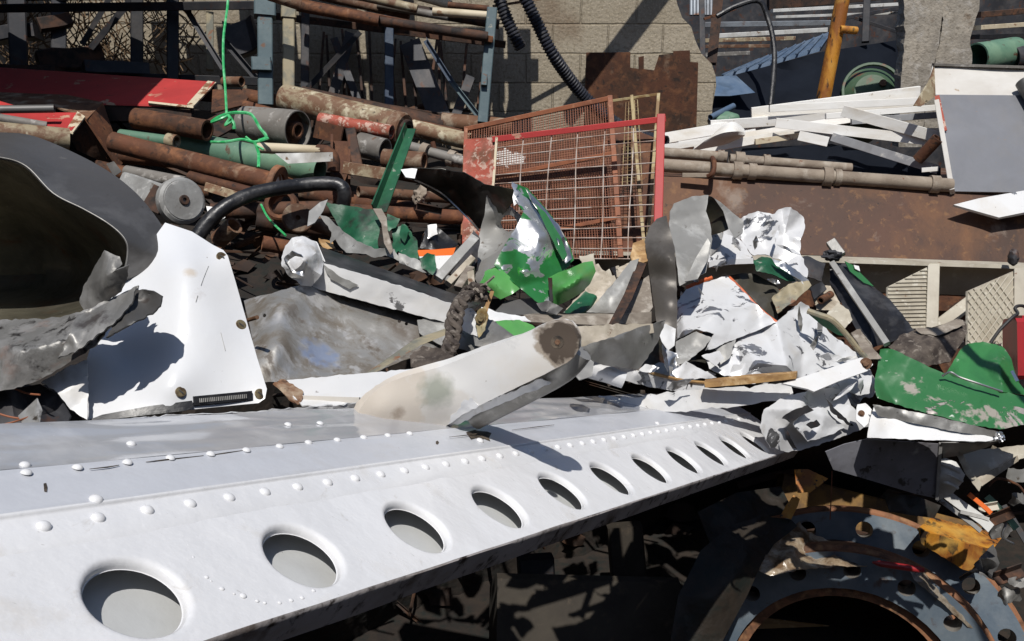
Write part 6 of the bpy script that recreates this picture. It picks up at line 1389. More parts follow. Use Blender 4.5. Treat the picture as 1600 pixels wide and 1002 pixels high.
add('green_lump', sheet([(857,434,2.94),(872,426,2.96),(890,420,2.98),(912,410,3.0),(926,408,3.0),(931,424,2.98),(922,444,2.93),(908,458,2.9),(888,470,2.88),(870,478,2.88),(864,476,2.88),(858,455,2.9)], inner=[(885,445,2.80),(905,430,2.83),(870,455,2.83)], res=4, amp=.006, size=22, seed=67, th=.004), 'green_bright', parent=sk)
S('dark_tear', [(856,434,2.9),(862,434,2.89),(864,470,2.86),(860,476,2.86)], 'dark_steel', parent=sk, res=4)
S('grey_flap', [(838,474,2.86),(858,470,2.84),(880,482,2.84),(870,492,2.82),(846,486,2.84)], 'grey_shell', "grey torn flap under the silver skin foot", group=WRK, res=5, amp=.01, size=14, jag=1.5, seed=68)
# green post and bracket
gp2 = thing('green_post', P(594,330,3.15), "dark green steel angle post leaning up out of the wreck", "post")
add('angle_bar', bar((592,326,3.15), (641,197,3.4), 21, 18, 30, 'L', w2=16), 'green_dark', parent=gp2)
gb = thing('green_bracket', P(580,400,3.0), "crumpled dark green plates torn at the foot of the green post", "bracket")
for i, (o, s) in enumerate([([(507,316,3.1),(545,322,3.08),(584,328,3.06),(596,346,3.02),(590,376,2.98),(592,398,2.95),(570,392,2.97),(549,386,3.0),(530,356,3.06)],70), ([(605,334,3.1),(625,342,3.08),(618,356,3.04),(608,362,3.02),(600,350,3.04)],71), ([(613,356,3.08),(632,350,3.08),(652,376,3.02),(654,404,2.98),(640,412,2.96),(622,392,3.0),(614,404,2.98)],72), ([(655,404,2.96),(668,395,2.98),(680,398,2.97),(682,420,2.94),(676,430,2.92),(660,420,2.93)],73), ([(628,350,3.05),(640,362,3.03),(632,380,3.0),(624,366,3.02)],74)]):
    S('torn_plate', o, 'green_dark', parent=gb, res=5, amp=.035, size=30, jag=1.5, seed=s, sm=25)
S('brown_strap', [(583,326,3.0),(596,326,3.0),(604,340,2.97),(606,362,2.93),(614,392,2.88),(610,398,2.87),(600,380,2.9),(596,350,2.95)], 'wood_grey', "grey brown strap bent down over the green bracket", group=WRK, res=4, amp=.008, size=14, seed=75)
S('grey_flap', [(483,330,3.05),(500,316,3.08),(512,312,3.1),(505,330,3.05),(492,348,2.98),(480,354,2.96)], ['grey_light','grey_shell'], "small grey curled flap left of the green bracket", group=WRK, res=4, amp=.01, size=14, seed=76)
S('tan_flap', [(498,372,2.9),(520,378,2.92),(524,388,2.9),(505,390,2.88)], 'wood_tan', "small tan scrap behind the crushed end of the strut", group=WRK, res=4, jag=1.5)
# orange and white, black bag
ow = thing('orange_white_box', P(680,410,3.3), "orange and white painted panel showing between the green plates and the grey frame", "panel")
S('orange_part', [(652,391,3.35),(680,390,3.36),(712,387,3.38),(708,399,3.34),(655,401,3.32)], 'orange_paint', parent=ow, res=6)
S('white_part', [(655,401,3.32),(708,399,3.34),(702,412,3.3),(688,430,3.25),(670,428,3.24),(660,415,3.28)], 'white_paint', parent=ow, res=6)
S('black_bag', [(656,388,3.4),(664,360,3.45),(676,350,3.48),(690,360,3.46),(704,372,3.46),(716,382,3.45),(700,390,3.4),(675,390,3.38)], 'rubber', "shiny black plastic bag above the orange and white panel", "bag", res=5, amp=.03, size=14, seed=78, sm=30)
S('white_scrap', [(668,352,3.42),(682,350,3.42),(684,366,3.4),(668,374,3.38)], 'white_paint', "white scrap lying on the black plastic bag", group=WRK, res=4, amp=.012, size=10, jag=1.5, seed=79)
g = "grey frame bars under the silver skin"
add('frame_bar', bar((684,436,2.96), (742,372,3.1), 15, 10, 15), 'grey_light', "grey frame bar slanting beside the orange and white panel", "bar", g)
add('frame_bar', bar((700,444,2.94), (738,404,3.02), 10, 12, 10), 'pale_dusty', "pale dusty frame bar right of the grey one", "bar", g)
add('frame_bar', bar((716,452,2.92), (736,420,2.98), 14, 12, 30), 'wood_grey', "short brown frame bar next to the twisted rope top", "bar", g)
S('frame_plate', [(700,420,3.0),(740,360,3.12),(750,372,3.1),(746,408,3.04),(738,418,3.0),(735,400,3.02),(712,440,2.96)], 'dark_steel', "dark torn plate above the frame bars", group=WRK, res=5, amp=.012, size=18, jag=1.5, seed=80)
S('lug', [(730,425,2.9),(740,422,2.9),(742,446,2.86),(732,448,2.86)], 'pale_dusty', "small pale lug near the twisted rope top", "lug", group=WRK, res=4, amp=.006, size=10)
S('grey_skin', [(746,412,3.16),(780,392,3.12),(812,350,3.08),(800,390,3.04),(776,414,3.0),(758,424,3.0),(748,446,2.98),(742,436,3.02)], ['grey_light','grey_shell'], "pale grey green skin joining end cap and green wedge", group=WRK, res=6, amp=.006, size=24, seed=81)
# tall dark shell and grey shell
S('upright_shell', [(1007,378,3.2),(1014,356,3.22),(1026,342,3.24),(1041,337,3.22),(1045,354,3.19),(1054,386,3.15),(1058,452,3.09),(1058,524,3.02),(1050,547,2.98),(1038,536,2.98),(1026,505,3.04),(1016,435,3.15)], ['shell_brown','grey_shell'], "tall dark grey curved shell standing right of the mesh panels", group=WRK, inner=[(1046,400,3.10),(1048,470,3.04)], res=6, amp=.0, jag=.8, seed=82)
S('shell_tip', [(1028,516,2.96),(1040,506,2.97),(1056,514,3.0),(1054,540,2.96),(1044,548,2.94),(1034,534,2.94)], 'white_paint', "white pointed tip under the tall dark shell", group=WRK, res=5, amp=.008, size=14, seed=83)
S('grey_dome', [(1045,348,3.55),(1047,330,3.56),(1053,318,3.58),(1068,312,3.6),(1081,307,3.62),(1107,305,3.64),(1103,330,3.62),(1110,352,3.58),(1113,374,3.54),(1103,426,3.42),(1062,447,3.34),(1056,400,3.42)], ['grey_light','grey_shell'], "light grey domed sheet behind the tall dark shell", group=WRK, inner=[(1062,350,3.49),(1066,400,3.42),(1092,350,3.52),(1090,400,3.40)], res=6, amp=.014, size=60, jag=1, seed=84)
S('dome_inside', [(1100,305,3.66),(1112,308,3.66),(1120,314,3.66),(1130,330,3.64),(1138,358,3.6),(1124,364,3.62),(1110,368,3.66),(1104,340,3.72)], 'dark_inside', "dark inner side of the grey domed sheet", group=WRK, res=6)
S('grey_fold', [(1070,440,3.36),(1086,405,3.38),(1106,372,3.42),(1110,380,3.4),(1104,410,3.36),(1090,436,3.32)], ['grey_light','grey_shell'], "grey fold in front of the domed sheet", group=WRK, res=5, amp=.012, size=18, seed=85)
S('rim_strip', [(1116,310,3.6),(1126,316,3.6),(1144,332,3.58),(1162,346,3.54),(1160,364,3.5),(1148,372,3.5),(1138,356,3.56),(1130,330,3.6)], 'grey_light', "thin grey rim linking the domed sheet to the crumpled white sheet", group=WRK, res=5, amp=.006, size=14, seed=86)
# crumpled white sheets
S('crumpled_sheet', [(1128,360,3.860),(1146,346,3.840),(1162,338,3.840),(1184,330,3.860),(1207,335,3.860),(1222,326,3.880),(1236,324,3.880),(1252,336,3.880),(1258,352,3.860),(1252,372,3.840),(1251,398,3.800),(1262,420,3.760),(1261,434,3.740),(1246,424,3.740),(1228,410,3.750),(1204,400,3.750),(1175,398,3.740),(1158,374,3.800),(1140,372,3.830)], ['white_scratched','alu_bright'], "crumpled white sheet topmost at the right of the wreck", group=WRK, inner=[(1195,362,3.740),(1230,360,3.760),(1170,356,3.780)], res=4, amp=.085, size=34, jag=2, seed=88, relax=1)
S('crumpled_sheet', [(1108,370,3.800),(1126,362,3.820),(1150,372,3.780),(1162,380,3.750),(1178,406,3.680),(1150,412,3.660),(1113,418,3.640),(1104,410,3.660)], ['white_scratched','alu_dull'], "folded white sheet like a small shelf below the topmost crumple", group=WRK, inner=[(1130,394,3.660),(1118,380,3.760)], res=4, amp=.018, size=20, jag=1.5, seed=89, sm=25)
add('shelf_fold', bar((1107,414,3.630),(1176,408,3.660), 9, 5, n=8, wob=.6), 'white_scratched', "jagged lower fold of the white shelf sheet", "fold", WRK)
S('pleat', [(1112,366,3.760),(1120,362,3.760),(1130,364,3.750),(1124,385,3.700),(1110,400,3.670),(1108,385,3.720)], 'alu_dull', "pale upright pleat at the left of the white shelf sheet", group=WRK, res=4, amp=.008, size=10, seed=90)
S('green_scrap', [(1176,408,3.700),(1190,401,3.720),(1204,403,3.720),(1228,416,3.720),(1250,432,3.700),(1256,437,3.680),(1236,440,3.660),(1205,428,3.660),(1182,424,3.670)], 'green_dark', "dark green torn scrap under the topmost white crumple", group=WRK, res=4, amp=.02, size=16, jag=2, seed=91, sm=25)
S('grey_flap', [(1206,404,3.680),(1226,410,3.680),(1246,424,3.670),(1264,438,3.660),(1262,446,3.640),(1240,432,3.640),(1214,416,3.660)], ['alu_bright','grey_shell'], "bright grey flap hanging under the topmost white crumple", group=WRK, res=4, amp=.014, size=14, jag=1, seed=92)
S('window_pane', [(1139,431,3.720),(1160,427,3.740),(1180,428,3.740),(1212,446,3.720),(1222,460,3.700),(1214,502,3.620),(1190,482,3.640),(1162,452,3.680)], 'glass_grimy', "grimy dark pane edged in orange among the white sheets", "pane", group=WRK, res=6, amp=.008, size=24, seed=93)
add('orange_trim', hose([(1138,432,3.680),(1158,452,3.630),(1180,476,3.590),(1200,494,3.570),(1214,504,3.560)], 2.6, 6), 'orange_trim', "thin orange trim along the left edge of the grimy pane", "trim", WRK)
add('orange_trim', hose([(1072,450,3.660),(1086,444,3.660),(1100,438,3.670),(1112,434,3.680)], 3.5, 6), 'orange_trim', "short orange trim at the top left of the white middle sheet", "trim", WRK)
S('brass_strip', [(1206,466,3.640),(1232,444,3.660),(1262,436,3.660),(1268,446,3.640),(1240,472,3.600),(1215,490,3.580)], 'beige_post', "olive bent strip right of the grimy pane", group=WRK, res=4, amp=.02, size=14, jag=1.5, seed=94, sm=25)
S('white_middle_sheet', [(1059,470,3.580),(1072,452,3.620),(1088,446,3.640),(1112,438,3.660),(1136,431,3.680),(1154,448,3.640),(1180,474,3.580),(1213,504,3.520),(1185,516,3.480),(1160,526,3.440),(1132,536,3.400),(1118,544,3.380),(1102,548,3.360),(1110,530,3.380),(1116,522,3.400),(1088,514,3.420),(1070,524,3.400),(1056,532,3.400)], ['white_peeled','grey_shell'], "broad white sheet with peeling streaks in the middle right of the wreck", group=WRK, inner=[(1090,480,3.500),(1130,470,3.560),(1150,500,3.500),(1110,510,3.440)], res=4, amp=.075, size=46, jag=1.4, seed=95, relax=1)
S('white_lower_sheet', [(1102,560,3.440),(1118,546,3.460),(1150,528,3.500),(1185,514,3.540),(1214,503,3.580),(1236,484,3.620),(1252,472,3.660),(1264,478,3.660),(1274,496,3.640),(1296,520,3.640),(1330,546,3.660),(1352,556,3.680),(1330,566,3.640),(1290,580,3.580),(1250,592,3.520),(1205,592,3.460),(1160,590,3.420),(1128,586,3.400),(1108,576,3.400)], ['white_peeled','alu_dull'], "large peeling white sheet lying in front of the grimy pane", group=WRK, inner=[(1250,510,3.540),(1200,545,3.460),(1255,560,3.480),(1300,550,3.560),(1160,560,3.380),(1170,545,3.500)], res=4, amp=.075, size=40, jag=1.4, seed=96, relax=1)
for i, (o, m, lab) in enumerate([
 ([(1056,534,3.350),(1088,518,3.400),(1112,528,3.400),(1100,544,3.360),(1078,562,3.300),(1058,572,3.280)],['grey_light','grey_shell'],"grey folded flap under the white middle sheet"),
 ([(1048,582,3.220),(1072,564,3.260),(1094,576,3.280),(1120,590,3.300),(1090,592,3.250),(1060,594,3.200)],['white_scratched','grey_shell'],"white folded flap lowest in front of the dark gap"),
 ([(1000,582,3.140),(1030,566,3.200),(1052,574,3.220),(1046,590,3.180),(1015,592,3.140)],['alu_dull','grey_shell'],"grey torn flap left of the dark gap"),
 ([(1096,556,3.320),(1124,548,3.360),(1132,560,3.360),(1118,572,3.320)],['white_scratched','grey_shell'],"small white folded corner beside the dark gap"),
 ([(1136,596,3.380),(1146,570,3.400),(1176,566,3.420),(1200,584,3.420),(1180,600,3.380)],['white_scratched','grey_shell'],"white crumple just above the tan strip"),
 ([(1040,545,3.320),(1058,552,3.330),(1066,590,3.270),(1048,592,3.240)],['alu_bright','grey_shell'],"bright narrow shard left of the dark gap"),
 ([(1118,545,3.420),(1134,538,3.430),(1150,530,3.440),(1140,560,3.400),(1126,570,3.380)],['grey_light','grey_shell'],"pale grey pleat between the two white sheets")]):
    S('folded_flap', o, m, lab, group=WRK, res=4, amp=.022, size=18, jag=1.5, seed=100+i, sm=25)
S('gap_shade', [(1040,520,3.600),(1110,520,3.650),(1160,560,3.600),(1150,600,3.500),(1050,600,3.400),(990,600,3.300),(980,585,3.350)], 'dark_inside', "dark sheet standing for shade in the gap under the white middle sheet", group=WRK, res=8, amp=.03, size=30, seed=110)  # near-black sheet fills the gap as its shade
# tan strip and white strips over the beam's far part
add('tan_strip', loft([[(1100,597,3.080),(1102,593,3.120),(1104,600,3.120),(1102,606,3.080)],[(1170,590,3.180),(1172,585,3.220),(1174,592,3.220),(1172,600,3.180)],[(1244,583,3.300),(1246,580,3.340),(1246,586,3.340),(1244,592,3.300)]], sub=5), 'wood_tan', "tan wooden strip lying on the far part of the beam", "strip", WRK)
S('edge_strip', [(916,562,2.910),(940,566,2.950),(985,576,3.030),(1030,588,3.130),(1070,597,3.210),(1102,600,3.270),(1100,612,3.260),(1060,612,3.190),(1010,604,3.090),(960,590,2.990),(925,578,2.910)], ['white_scratched','wood_tan'], "white torn strip curving along the far side of the beam", group=WRK, inner=[(1000,590,3.030)], res=5, amp=.008, size=18, jag=1.5, seed=111)
add('strip_edge', hose([(918,560,2.890),(945,565,2.940),(985,573,3.020),(1030,586,3.120),(1070,595,3.200),(1102,598,3.260)], 3.0, 6), 'wood_tan', "thin tan edge of the white torn strip", "edge", WRK)
# white tab with rusty bolt
tb = thing('bolted_tab', P(1300,600,3.400), "flat white tab with a rusty bolt at its upper right end near the green sheet", "tab")
S('tab_plate', [(1222,599,3.280),(1260,587,3.340),(1300,574,3.420),(1344,559,3.500),(1358,560,3.520),(1364,570,3.500),(1355,580,3.480),(1310,596,3.380),(1272,612,3.300),(1262,608,3.300)], 'white_paint', parent=tb, res=6, amp=.003, size=30, th=.008, seed=112)
add('bolt', bolt_at((1353,568,3.480), 9), 'bolt_rust', parent=tb)
S('hanging_skin', [(1276,612,3.720),(1310,598,3.760),(1356,580,3.840),(1366,590,3.850),(1373,602,3.850),(1364,620,3.800),(1348,622,3.780),(1336,636,3.750),(1322,628,3.740),(1304,620,3.720)], ['white_peeled','grey_shell'], "peeling white skin hanging below the bolted tab", group=WRK, res=5, amp=.02, size=20, jag=2, seed=113, sm=25)
hg = thing('hinge_plate', P(1345,660,3.4), "dirty white hinge plate with a bolt at the beam's crushed end", "hinge")
S('plate', [(1340,632,3.42),(1352,630,3.42),(1362,640,3.42),(1358,660,3.38),(1350,668,3.36),(1338,656,3.38)], 'white_paint', parent=hg, res=4, amp=.008, size=14, jag=1, seed=114)
add('bolt', bolt_at((1346,646,3.39), 5), 'bolt_rust', parent=hg)
# green crumpled sheets at the right
S('green_sheet', [(1376,546,3.62),(1388,545,3.62),(1400,548,3.61),(1420,558,3.58),(1460,577,3.54),(1478,584,3.52),(1498,592,3.5),(1540,604,3.48),(1569,612,3.48),(1640,630,3.46),(1640,672,3.4),(1600,664,3.4),(1562,671,3.38),(1518,664,3.38),(1467,650,3.4),(1430,641,3.43),(1399,632,3.46),(1371,622,3.5),(1366,605,3.54),(1368,586,3.57)], ['green_chipped','alu_dull'], "dark green chipped sheet bulging across the right edge", group=WRK, inner=[(1400,590,3.50),(1460,618,3.42),(1520,640,3.37)], res=5, amp=.045, size=52, jag=1.2, seed=115, sm=30)
S('green_sheet', [(1474,590,3.62),(1484,574,3.64),(1494,558,3.66),(1502,545,3.67),(1512,537,3.68),(1536,534,3.7),(1556,538,3.7),(1570,545,3.68),(1580,560,3.64),(1584,576,3.6),(1592,598,3.56),(1606,618,3.52),(1569,613,3.48),(1500,596,3.5)], ['green_mid','alu_dull'], "brighter green folded sheet standing up behind the chipped dark green one", group=WRK, inner=[(1535,575,3.57)], res=5, amp=.04, size=36, jag=1, seed=116, sm=30)
add('seam_tear', hose([(1472,588,3.5),(1485,582,3.48),(1500,590,3.47),(1530,600,3.45),(1566,612,3.45)], 1.8, 6), 'alu_bright', "bright torn seam between the two green sheets", "seam", WRK)
add('end_pin', bar((1581,580,3.5),(1590,596,3.48), 5, 5), 'alu_bright', "small bright pin at the right fold of the brighter green sheet", "pin", WRK)
# white torn nose and dirty panel below
S('torn_nose', [(1355,684,3.34),(1358,664,3.36),(1362,646,3.38),(1366,634,3.4),(1400,640,3.38),(1440,650,3.37),(1500,664,3.36),(1562,677,3.36),(1568,686,3.34),(1540,690,3.3),(1470,688,3.28),(1410,686,3.28)], ['white_paint','grey_shell'], "cream white torn nose piece tapering right below the green sheet", group=WRK, inner=[(1400,665,3.3),(1450,672,3.3)], res=6, amp=.006, size=30, jag=1, seed=117)
S('nose_fold', [(1364,632,3.36),(1400,638,3.33),(1450,648,3.31),(1510,662,3.32),(1564,676,3.33),(1560,684,3.33),(1500,676,3.31),(1430,662,3.31),(1372,650,3.35)], ['alu_dull','grey_shell'], "grey folded upper edge of the cream torn nose", group=WRK, res=5, amp=.012, size=16, jag=1.2, seed=118, sm=25)
add('nose_tip', lump((1562,684,3.3), 7, 8, 7, .5, 4, 3, 2), 'alu_bright', "tiny shredded bright tip at the right end of the torn nose", "scrap", WRK, smooth=20)
S('dirty_panel', [(1290,706,3.4),(1320,694,3.42),(1355,686,3.44),(1410,690,3.46),(1470,694,3.5),(1468,712,3.52),(1466,745,3.56),(1463,779,3.6),(1430,772,3.58),(1400,763,3.56),(1364,752,3.54),(1330,742,3.5),(1302,734,3.46)], 'dirty_panel', "dirty grey lilac panel in shade under the torn nose", group=WRK, res=8, amp=.006, size=50, seed=119)
add('panel_edge', bar((1470,692,3.49),(1464,780,3.59), 5, 5, n=4), 'grey_light', "pale right edge of the dirty grey lilac panel", "edge", WRK)
rs = thing('ribbed_piece', P(1485,775,3.6), "white ribbed rounded end piece right of the dirty panel", "ribbed piece")
add('shell', sheet([(1468,718,3.56),(1478,716,3.55),(1494,722,3.54),(1508,742,3.55),(1502,756,3.57),(1490,770,3.6),(1464,784,3.63)], inner=[(1485,745,3.52)], res=5, th=.01), 'white_strip', parent=rs)
for (a, b) in (((1470,724,3.545),(1500,738,3.53)),((1470,738,3.55),(1503,752,3.55)),((1468,752,3.57),(1496,763,3.57))): add('rib', hose([a, ((a[0]+b[0])/2,(a[1]+b[1])/2-2,a[2]-.03), b], 2.6, 8), 'white_strip', parent=rs)
S('nose_under', [(1470,692,3.46),(1540,692,3.42),(1566,688,3.4),(1540,700,3.5),(1500,712,3.6),(1474,716,3.6)], 'grey_shell', "shaded underside fold right of the dirty panel", group=WRK, res=6, amp=.01, size=20, seed=120)
bb = thing('crushed_box', P(1530,740,3.7), "beige crushed box corner at the right edge under the torn nose", "box")
S('side', [(1494,706,3.7),(1540,702,3.72),(1640,690,3.76),(1640,714,3.74),(1600,716,3.72),(1560,730,3.7),(1536,742,3.68),(1524,748,3.66),(1510,742,3.66)], 'beige_metal', parent=bb, res=6, amp=.018, size=26, jag=1.5, seed=121, sm=28)
S('fold', [(1494,708,3.68),(1504,708,3.66),(1524,745,3.62),(1534,755,3.62),(1530,768,3.62),(1520,756,3.63),(1506,736,3.65)], 'beige_metal', parent=bb, res=5, amp=.01, size=14, jag=1.5, seed=122, sm=28)
S('front_edge', [(1524,748,3.63),(1560,730,3.66),(1590,712,3.7),(1592,720,3.7),(1560,742,3.66),(1534,760,3.62)], 'pale_dusty', parent=bb, res=5, amp=.008, size=12, seed=123)
# small coloured debris, lower right
for i, (a, b, w, m, lab) in enumerate([
 ((1478,772,3.75),(1548,826,3.7),15,'white_strip',"white strip slanting down in the lower right debris"),
 ((1470,782,3.7),(1532,830,3.66),7,'grey_light',"grey thin strip under the white slanting strip"),
 ((1514,772,3.72),(1548,802,3.7),7,'orange_paint',"orange strip in the lower right debris"),
 ((1542,776,3.8),(1588,826,3.76),10,'green_pipe',"pale green strip right of the orange one"),
 ((1568,790,3.9),(1612,860,3.8),9,'dark_steel',"dark strip at the right edge in the debris"),
 ((1500,800,3.66),(1545,812,3.64),6,'alu_dull',"dull grey bar crossing the white slanting strip")]):
    add('debris_strip', bar(a, b, w, 4, 10, n=6, wob=.3), m, lab, "strip", "coloured strips in the lower right debris")
r = random.Random(33)
spots_ = [(1560,716,'pale_dusty'),(1585,745,'grey_light'),(1570,770,'dark_steel'),(1596,780,'alu_dull'),(1556,850,'grey_light'),(1580,872,'alu_dull'),(1592,910,'grey_light'),(1574,900,'grey_light'),(1598,945,'white_strip'),(1560,830,'grey_shell'),(1588,835,'pale_dusty'),(1540,880,'grey_shell'),(1592,975,'orange_trim'),(1575,930,'alu_dull')]
places = ["behind the crushed beige box","right of the crushed beige box","below the crushed beige box","at the right edge below the beige box","right of the yellow channel end","low at the right edge above the flange","at the right edge beside the big flange","above the big flange at the right","lowest pale one at the right edge","between the coloured strips and the yellow channel","at the right edge beside the coloured strips","at the end of the yellow channel","orange one in the lower right corner","right beside the big flange rim"]
for i, ((x, y, m), pl) in enumerate(zip(spots_, places)):
    if i not in (0, 1, 3, 6, 9, 11, 13): continue
    o = []; k = r.randint(5, 7); a0 = r.uniform(0, 6)
    for j in range(k): t = a0+6.283*j/k; q = r.uniform(12, 30); o.append((x+q*math.cos(t), y+q*.6*math.sin(t), 4.0+r.uniform(-.08, .08)+(y-800)*.0002))
    S('crumpled_scrap', o, m, {'pale_dusty':'dusty','white_strip':'off white','dark_steel':'dark','alu_dull':'dull metal','grey_light':'light grey','grey_shell':'dark grey','orange_trim':'torn'}[m]+" crumpled scrap "+pl, "scrap", res=4, amp=.012, size=26, jag=4, seed=130+i, group="crumpled scraps in the lower right debris", sm=25)
# black frame, brown scrap, rail
bf = thing('torn_bracket', P(1390,540,3.7), "long black torn frame with a pale bar leaning in front of the rusty tank", "frame")
add('pale_bar', bar((1300,411,3.95),(1386,538,3.6), 9, 8, 10), 'grey_light', parent=bf)
S('black_sheet', [(1296,414,4.0),(1306,410,4.0),(1322,412,4.02),(1350,436,4.0),(1388,466,3.96),(1412,494,3.9),(1432,522,3.84),(1412,528,3.8),(1390,536,3.74),(1360,545,3.68),(1344,524,3.74),(1328,498,3.8),(1310,466,3.88),(1296,440,3.95)], 'black_skin', parent=bf, inner=[(1350,490,3.74),(1330,450,3.84)], res=6, amp=.014, size=30, jag=1.5, seed=150)
add('cap_end', bar((1298,378,4.0),(1314,400,3.96), 15, 12, 10), 'alu_dull', parent=bf)
add('cap_clamp', lump((1300,400,3.96), 14, 8, 10, .4, 3, 3, 2), 'dark_steel', parent=bf, smooth=25)
S('green_edge', [(1320,408,3.98),(1332,414,3.98),(1352,434,3.96),(1366,448,3.94),(1350,442,3.94),(1328,424,3.96)], 'green_chipped', parent=bf, res=4, seed=151)
S('white_edge', [(1334,414,3.97),(1342,416,3.97),(1344,424,3.96),(1336,420,3.96)], 'white_paint', parent=bf, res=4)
add('curved_rail', hose([(1262,486,3.5),(1280,492,3.48),(1300,500,3.48),(1320,520,3.5),(1340,545,3.52),(1352,558,3.53)], 4.5, 8), 'beige_post', "olive curved rail right of the large peeling white sheet", "rail", WRK)
S('green_underside', [(1262,490,3.52),(1282,494,3.5),(1304,504,3.5),(1322,526,3.52),(1310,524,3.55),(1286,510,3.55)], 'green_dark', "dark green skin under the olive curved rail", group=WRK, res=5, amp=.008, size=18, seed=152)
S('brown_scrap', [(1388,542,3.75),(1406,524,3.8),(1430,516,3.82),(1462,510,3.84),(1496,498,3.86),(1508,502,3.86),(1512,520,3.82),(1500,540,3.76),(1484,566,3.7),(1450,572,3.66),(1420,562,3.68)], ['rope_dirty','rust_dark'], "brown torn plate between the black frame and the green sheets", group=WRK, inner=[(1450,535,3.72)], res=6, amp=.03, size=26, jag=2, seed=153, sm=28)
S('rim_scrap', [(1430,514,3.8),(1462,512,3.8),(1490,500,3.82),(1504,500,3.82),(1508,508,3.8),(1490,514,3.78),(1466,524,3.76),(1440,522,3.77)], 'wood_grey', "grey torn rim on the brown torn plate", group=WRK, res=4, amp=.016, size=12, jag=1.5, seed=154)
add('post_stub', bar((1486,510,3.9),(1502,540,3.8), 12, 10), 'dark_steel', "dark bar stub right of the brown torn plate", "bar", WRK)
for i, (o, m, lab) in enumerate([
 ([(1270,465,3.9),(1290,446,3.95),(1308,450,3.95),(1318,470,3.9),(1300,486,3.82),(1276,484,3.82)],'pale_dusty',"pale broken plate left of the black frame"),
 ([(1292,490,3.78),(1310,472,3.84),(1326,484,3.8),(1332,500,3.76),(1318,516,3.72),(1300,506,3.73)],'beige_metal',"beige plate in front of the black frame foot"),
 ([(1266,450,3.85),(1284,440,3.9),(1292,452,3.88),(1272,468,3.82)],'dark_steel',"dark small plate beside the pale broken plate"),
 ([(1330,520,3.68),(1344,514,3.7),(1364,544,3.62),(1378,560,3.58),(1356,562,3.58)],'wood_grey',"grey brown plate at the foot of the black frame"),
 ([(1240,404,3.9),(1262,400,3.95),(1290,412,3.95),(1284,440,3.88),(1256,430,3.85)],'dark_steel',"dark crumpled plate right of the topmost white crumple")]):
    S('broken_plate', o, m, lab, "plate", res=5, amp=.02, size=18, jag=1.5, seed=160+i, th=.006, sm=28, group="broken plates beside the black frame")
add('small_pipe_end', pipe((1282,470,3.8),(1298,460,3.86), 6, seg=12, wall=.3), 'rust', "small rusty pipe end among the broken plates", "pipe")

# ---------------------------------------------------------------- under the beam: flanges and dark stuff
ZOFF = .45
def big_flange(lab, c, rh, ro, ri, tilt, th, nb, rot, hr, Z):
    C = P(*c); z = c[2]; v = view(C); r_ = v.cross(Vector((0, 0, 1))).normalized(); u_ = r_.cross(v).normalized()
    nrm = (v + r_*tilt[0] + u_*tilt[1]).normalized()
    t = thing('pipe_flange', C, lab, "flange", "big blue bolted pipe flanges")
    a, s, q = frame(nrm, u_)
    # face ring with bolt holes, built as a plate with real holes
    R, RI, HR, HB = px(ro, z), px(ri, z), px(hr, z), px(rh, z)
    NS = nb*8; V, Fc, M = [], [], []
    bm = bmesh.new()
    pts2 = []; edges = []
    def ring(cx, cy, r, k):
        s0 = len(pts2)
        for i in range(k): pts2.append(Vector((cx+r*math.cos(6.2831853*i/k), cy+r*math.sin(6.2831853*i/k))))
        for i in range(k): edges.append((s0+i, s0+(i+1) % k))
    ring(0, 0, R, 120); ring(0, 0, RI, 96)
    hc = [(HB*math.cos(rot+6.2831853*i/nb), HB*math.sin(rot+6.2831853*i/nb)) for i in range(nb)]
    for (x, y) in hc: ring(x, y, HR, 18)
    vo, _, fo, _, _, _ = delaunay_2d_cdt(pts2, edges, [], 1, 1e-5)
    keep = []
    for f in fo:
        cc = sum((vo[i] for i in f), Vector((0, 0)))/len(f)
        if cc.length < RI*.998: continue
        if any((cc-Vector(h)).length < HR*.97 for h in hc): continue
        keep.append(tuple(f))
    V3 = [C + s*p[0] + q*p[1] for p in vo]; kf = []
    for f in keep:
        nn = (V3[f[1]]-V3[f[0]]).cross(V3[f[2]]-V3[f[0]]); kf.append(f if nn.dot(nrm) > 0 else f[::-1])
    W, Fa, Mm = thicken(V3, kf, th)
    n1_ = len(kf)*2
    # side faces: rust on rim and bore, plain in the holes
    for i in range(n1_, len(Fa)):
        p = sum((W[j] for j in Fa[i]), Vector())/4 - C; p = p - nrm*p.dot(nrm)
        Mm[i] = 1 if (p.length > R*.97 or p.length < RI*1.04) else 2
    add('flange_ring', (W, Fa, Mm), ['blue_flange', 'flange_rust', 'grey_pipe'], parent=t, smooth=30)
    add('raised_rim', disc(C-nrm*th*.15, nrm, R*1.028, th*.7, 72, bore=R*.985, bev=.2), 'flange_rust', parent=t)
    add('bore_lip', disc(C-nrm*th*.3, nrm, RI*1.01, th*1.4, 64, bore=RI*.90, bev=.1), 'flange_rust', parent=t)
    add('pipe_neck', tube_path([C-nrm*th, C-nrm*(th+.4)], [RI*1.12]*2, 48, wall=RI*.1), 'rust_dark', parent=t)
    return t
big_flange("front big blue pipe flange with a rusty bore lying lowest at the bottom right", (1316,1090,3.95), 206, 234, 176, (-.12,-.50), .13, 16, .30, 13, 0)
big_flange("rear big blue pipe flange showing above the front one at the lower right", (1324,1076,4.35), 247, 272, 205, (-.12,-.26), .12, 18, .13, 13, 0)
pen = thing('red_handle', P(1400,885,3.7), "red pencil shaped handle lying on the front flange rim", "handle")
add('shaft', tube_path([P(1363,879,3.72), P(1375,881,3.71), P(1436,890,3.69), P(1443,891,3.69)], [px(1.5,3.7), px(5,3.7), px(5.2,3.7), px(3.5,3.7)], 12), 'red_can', parent=pen)
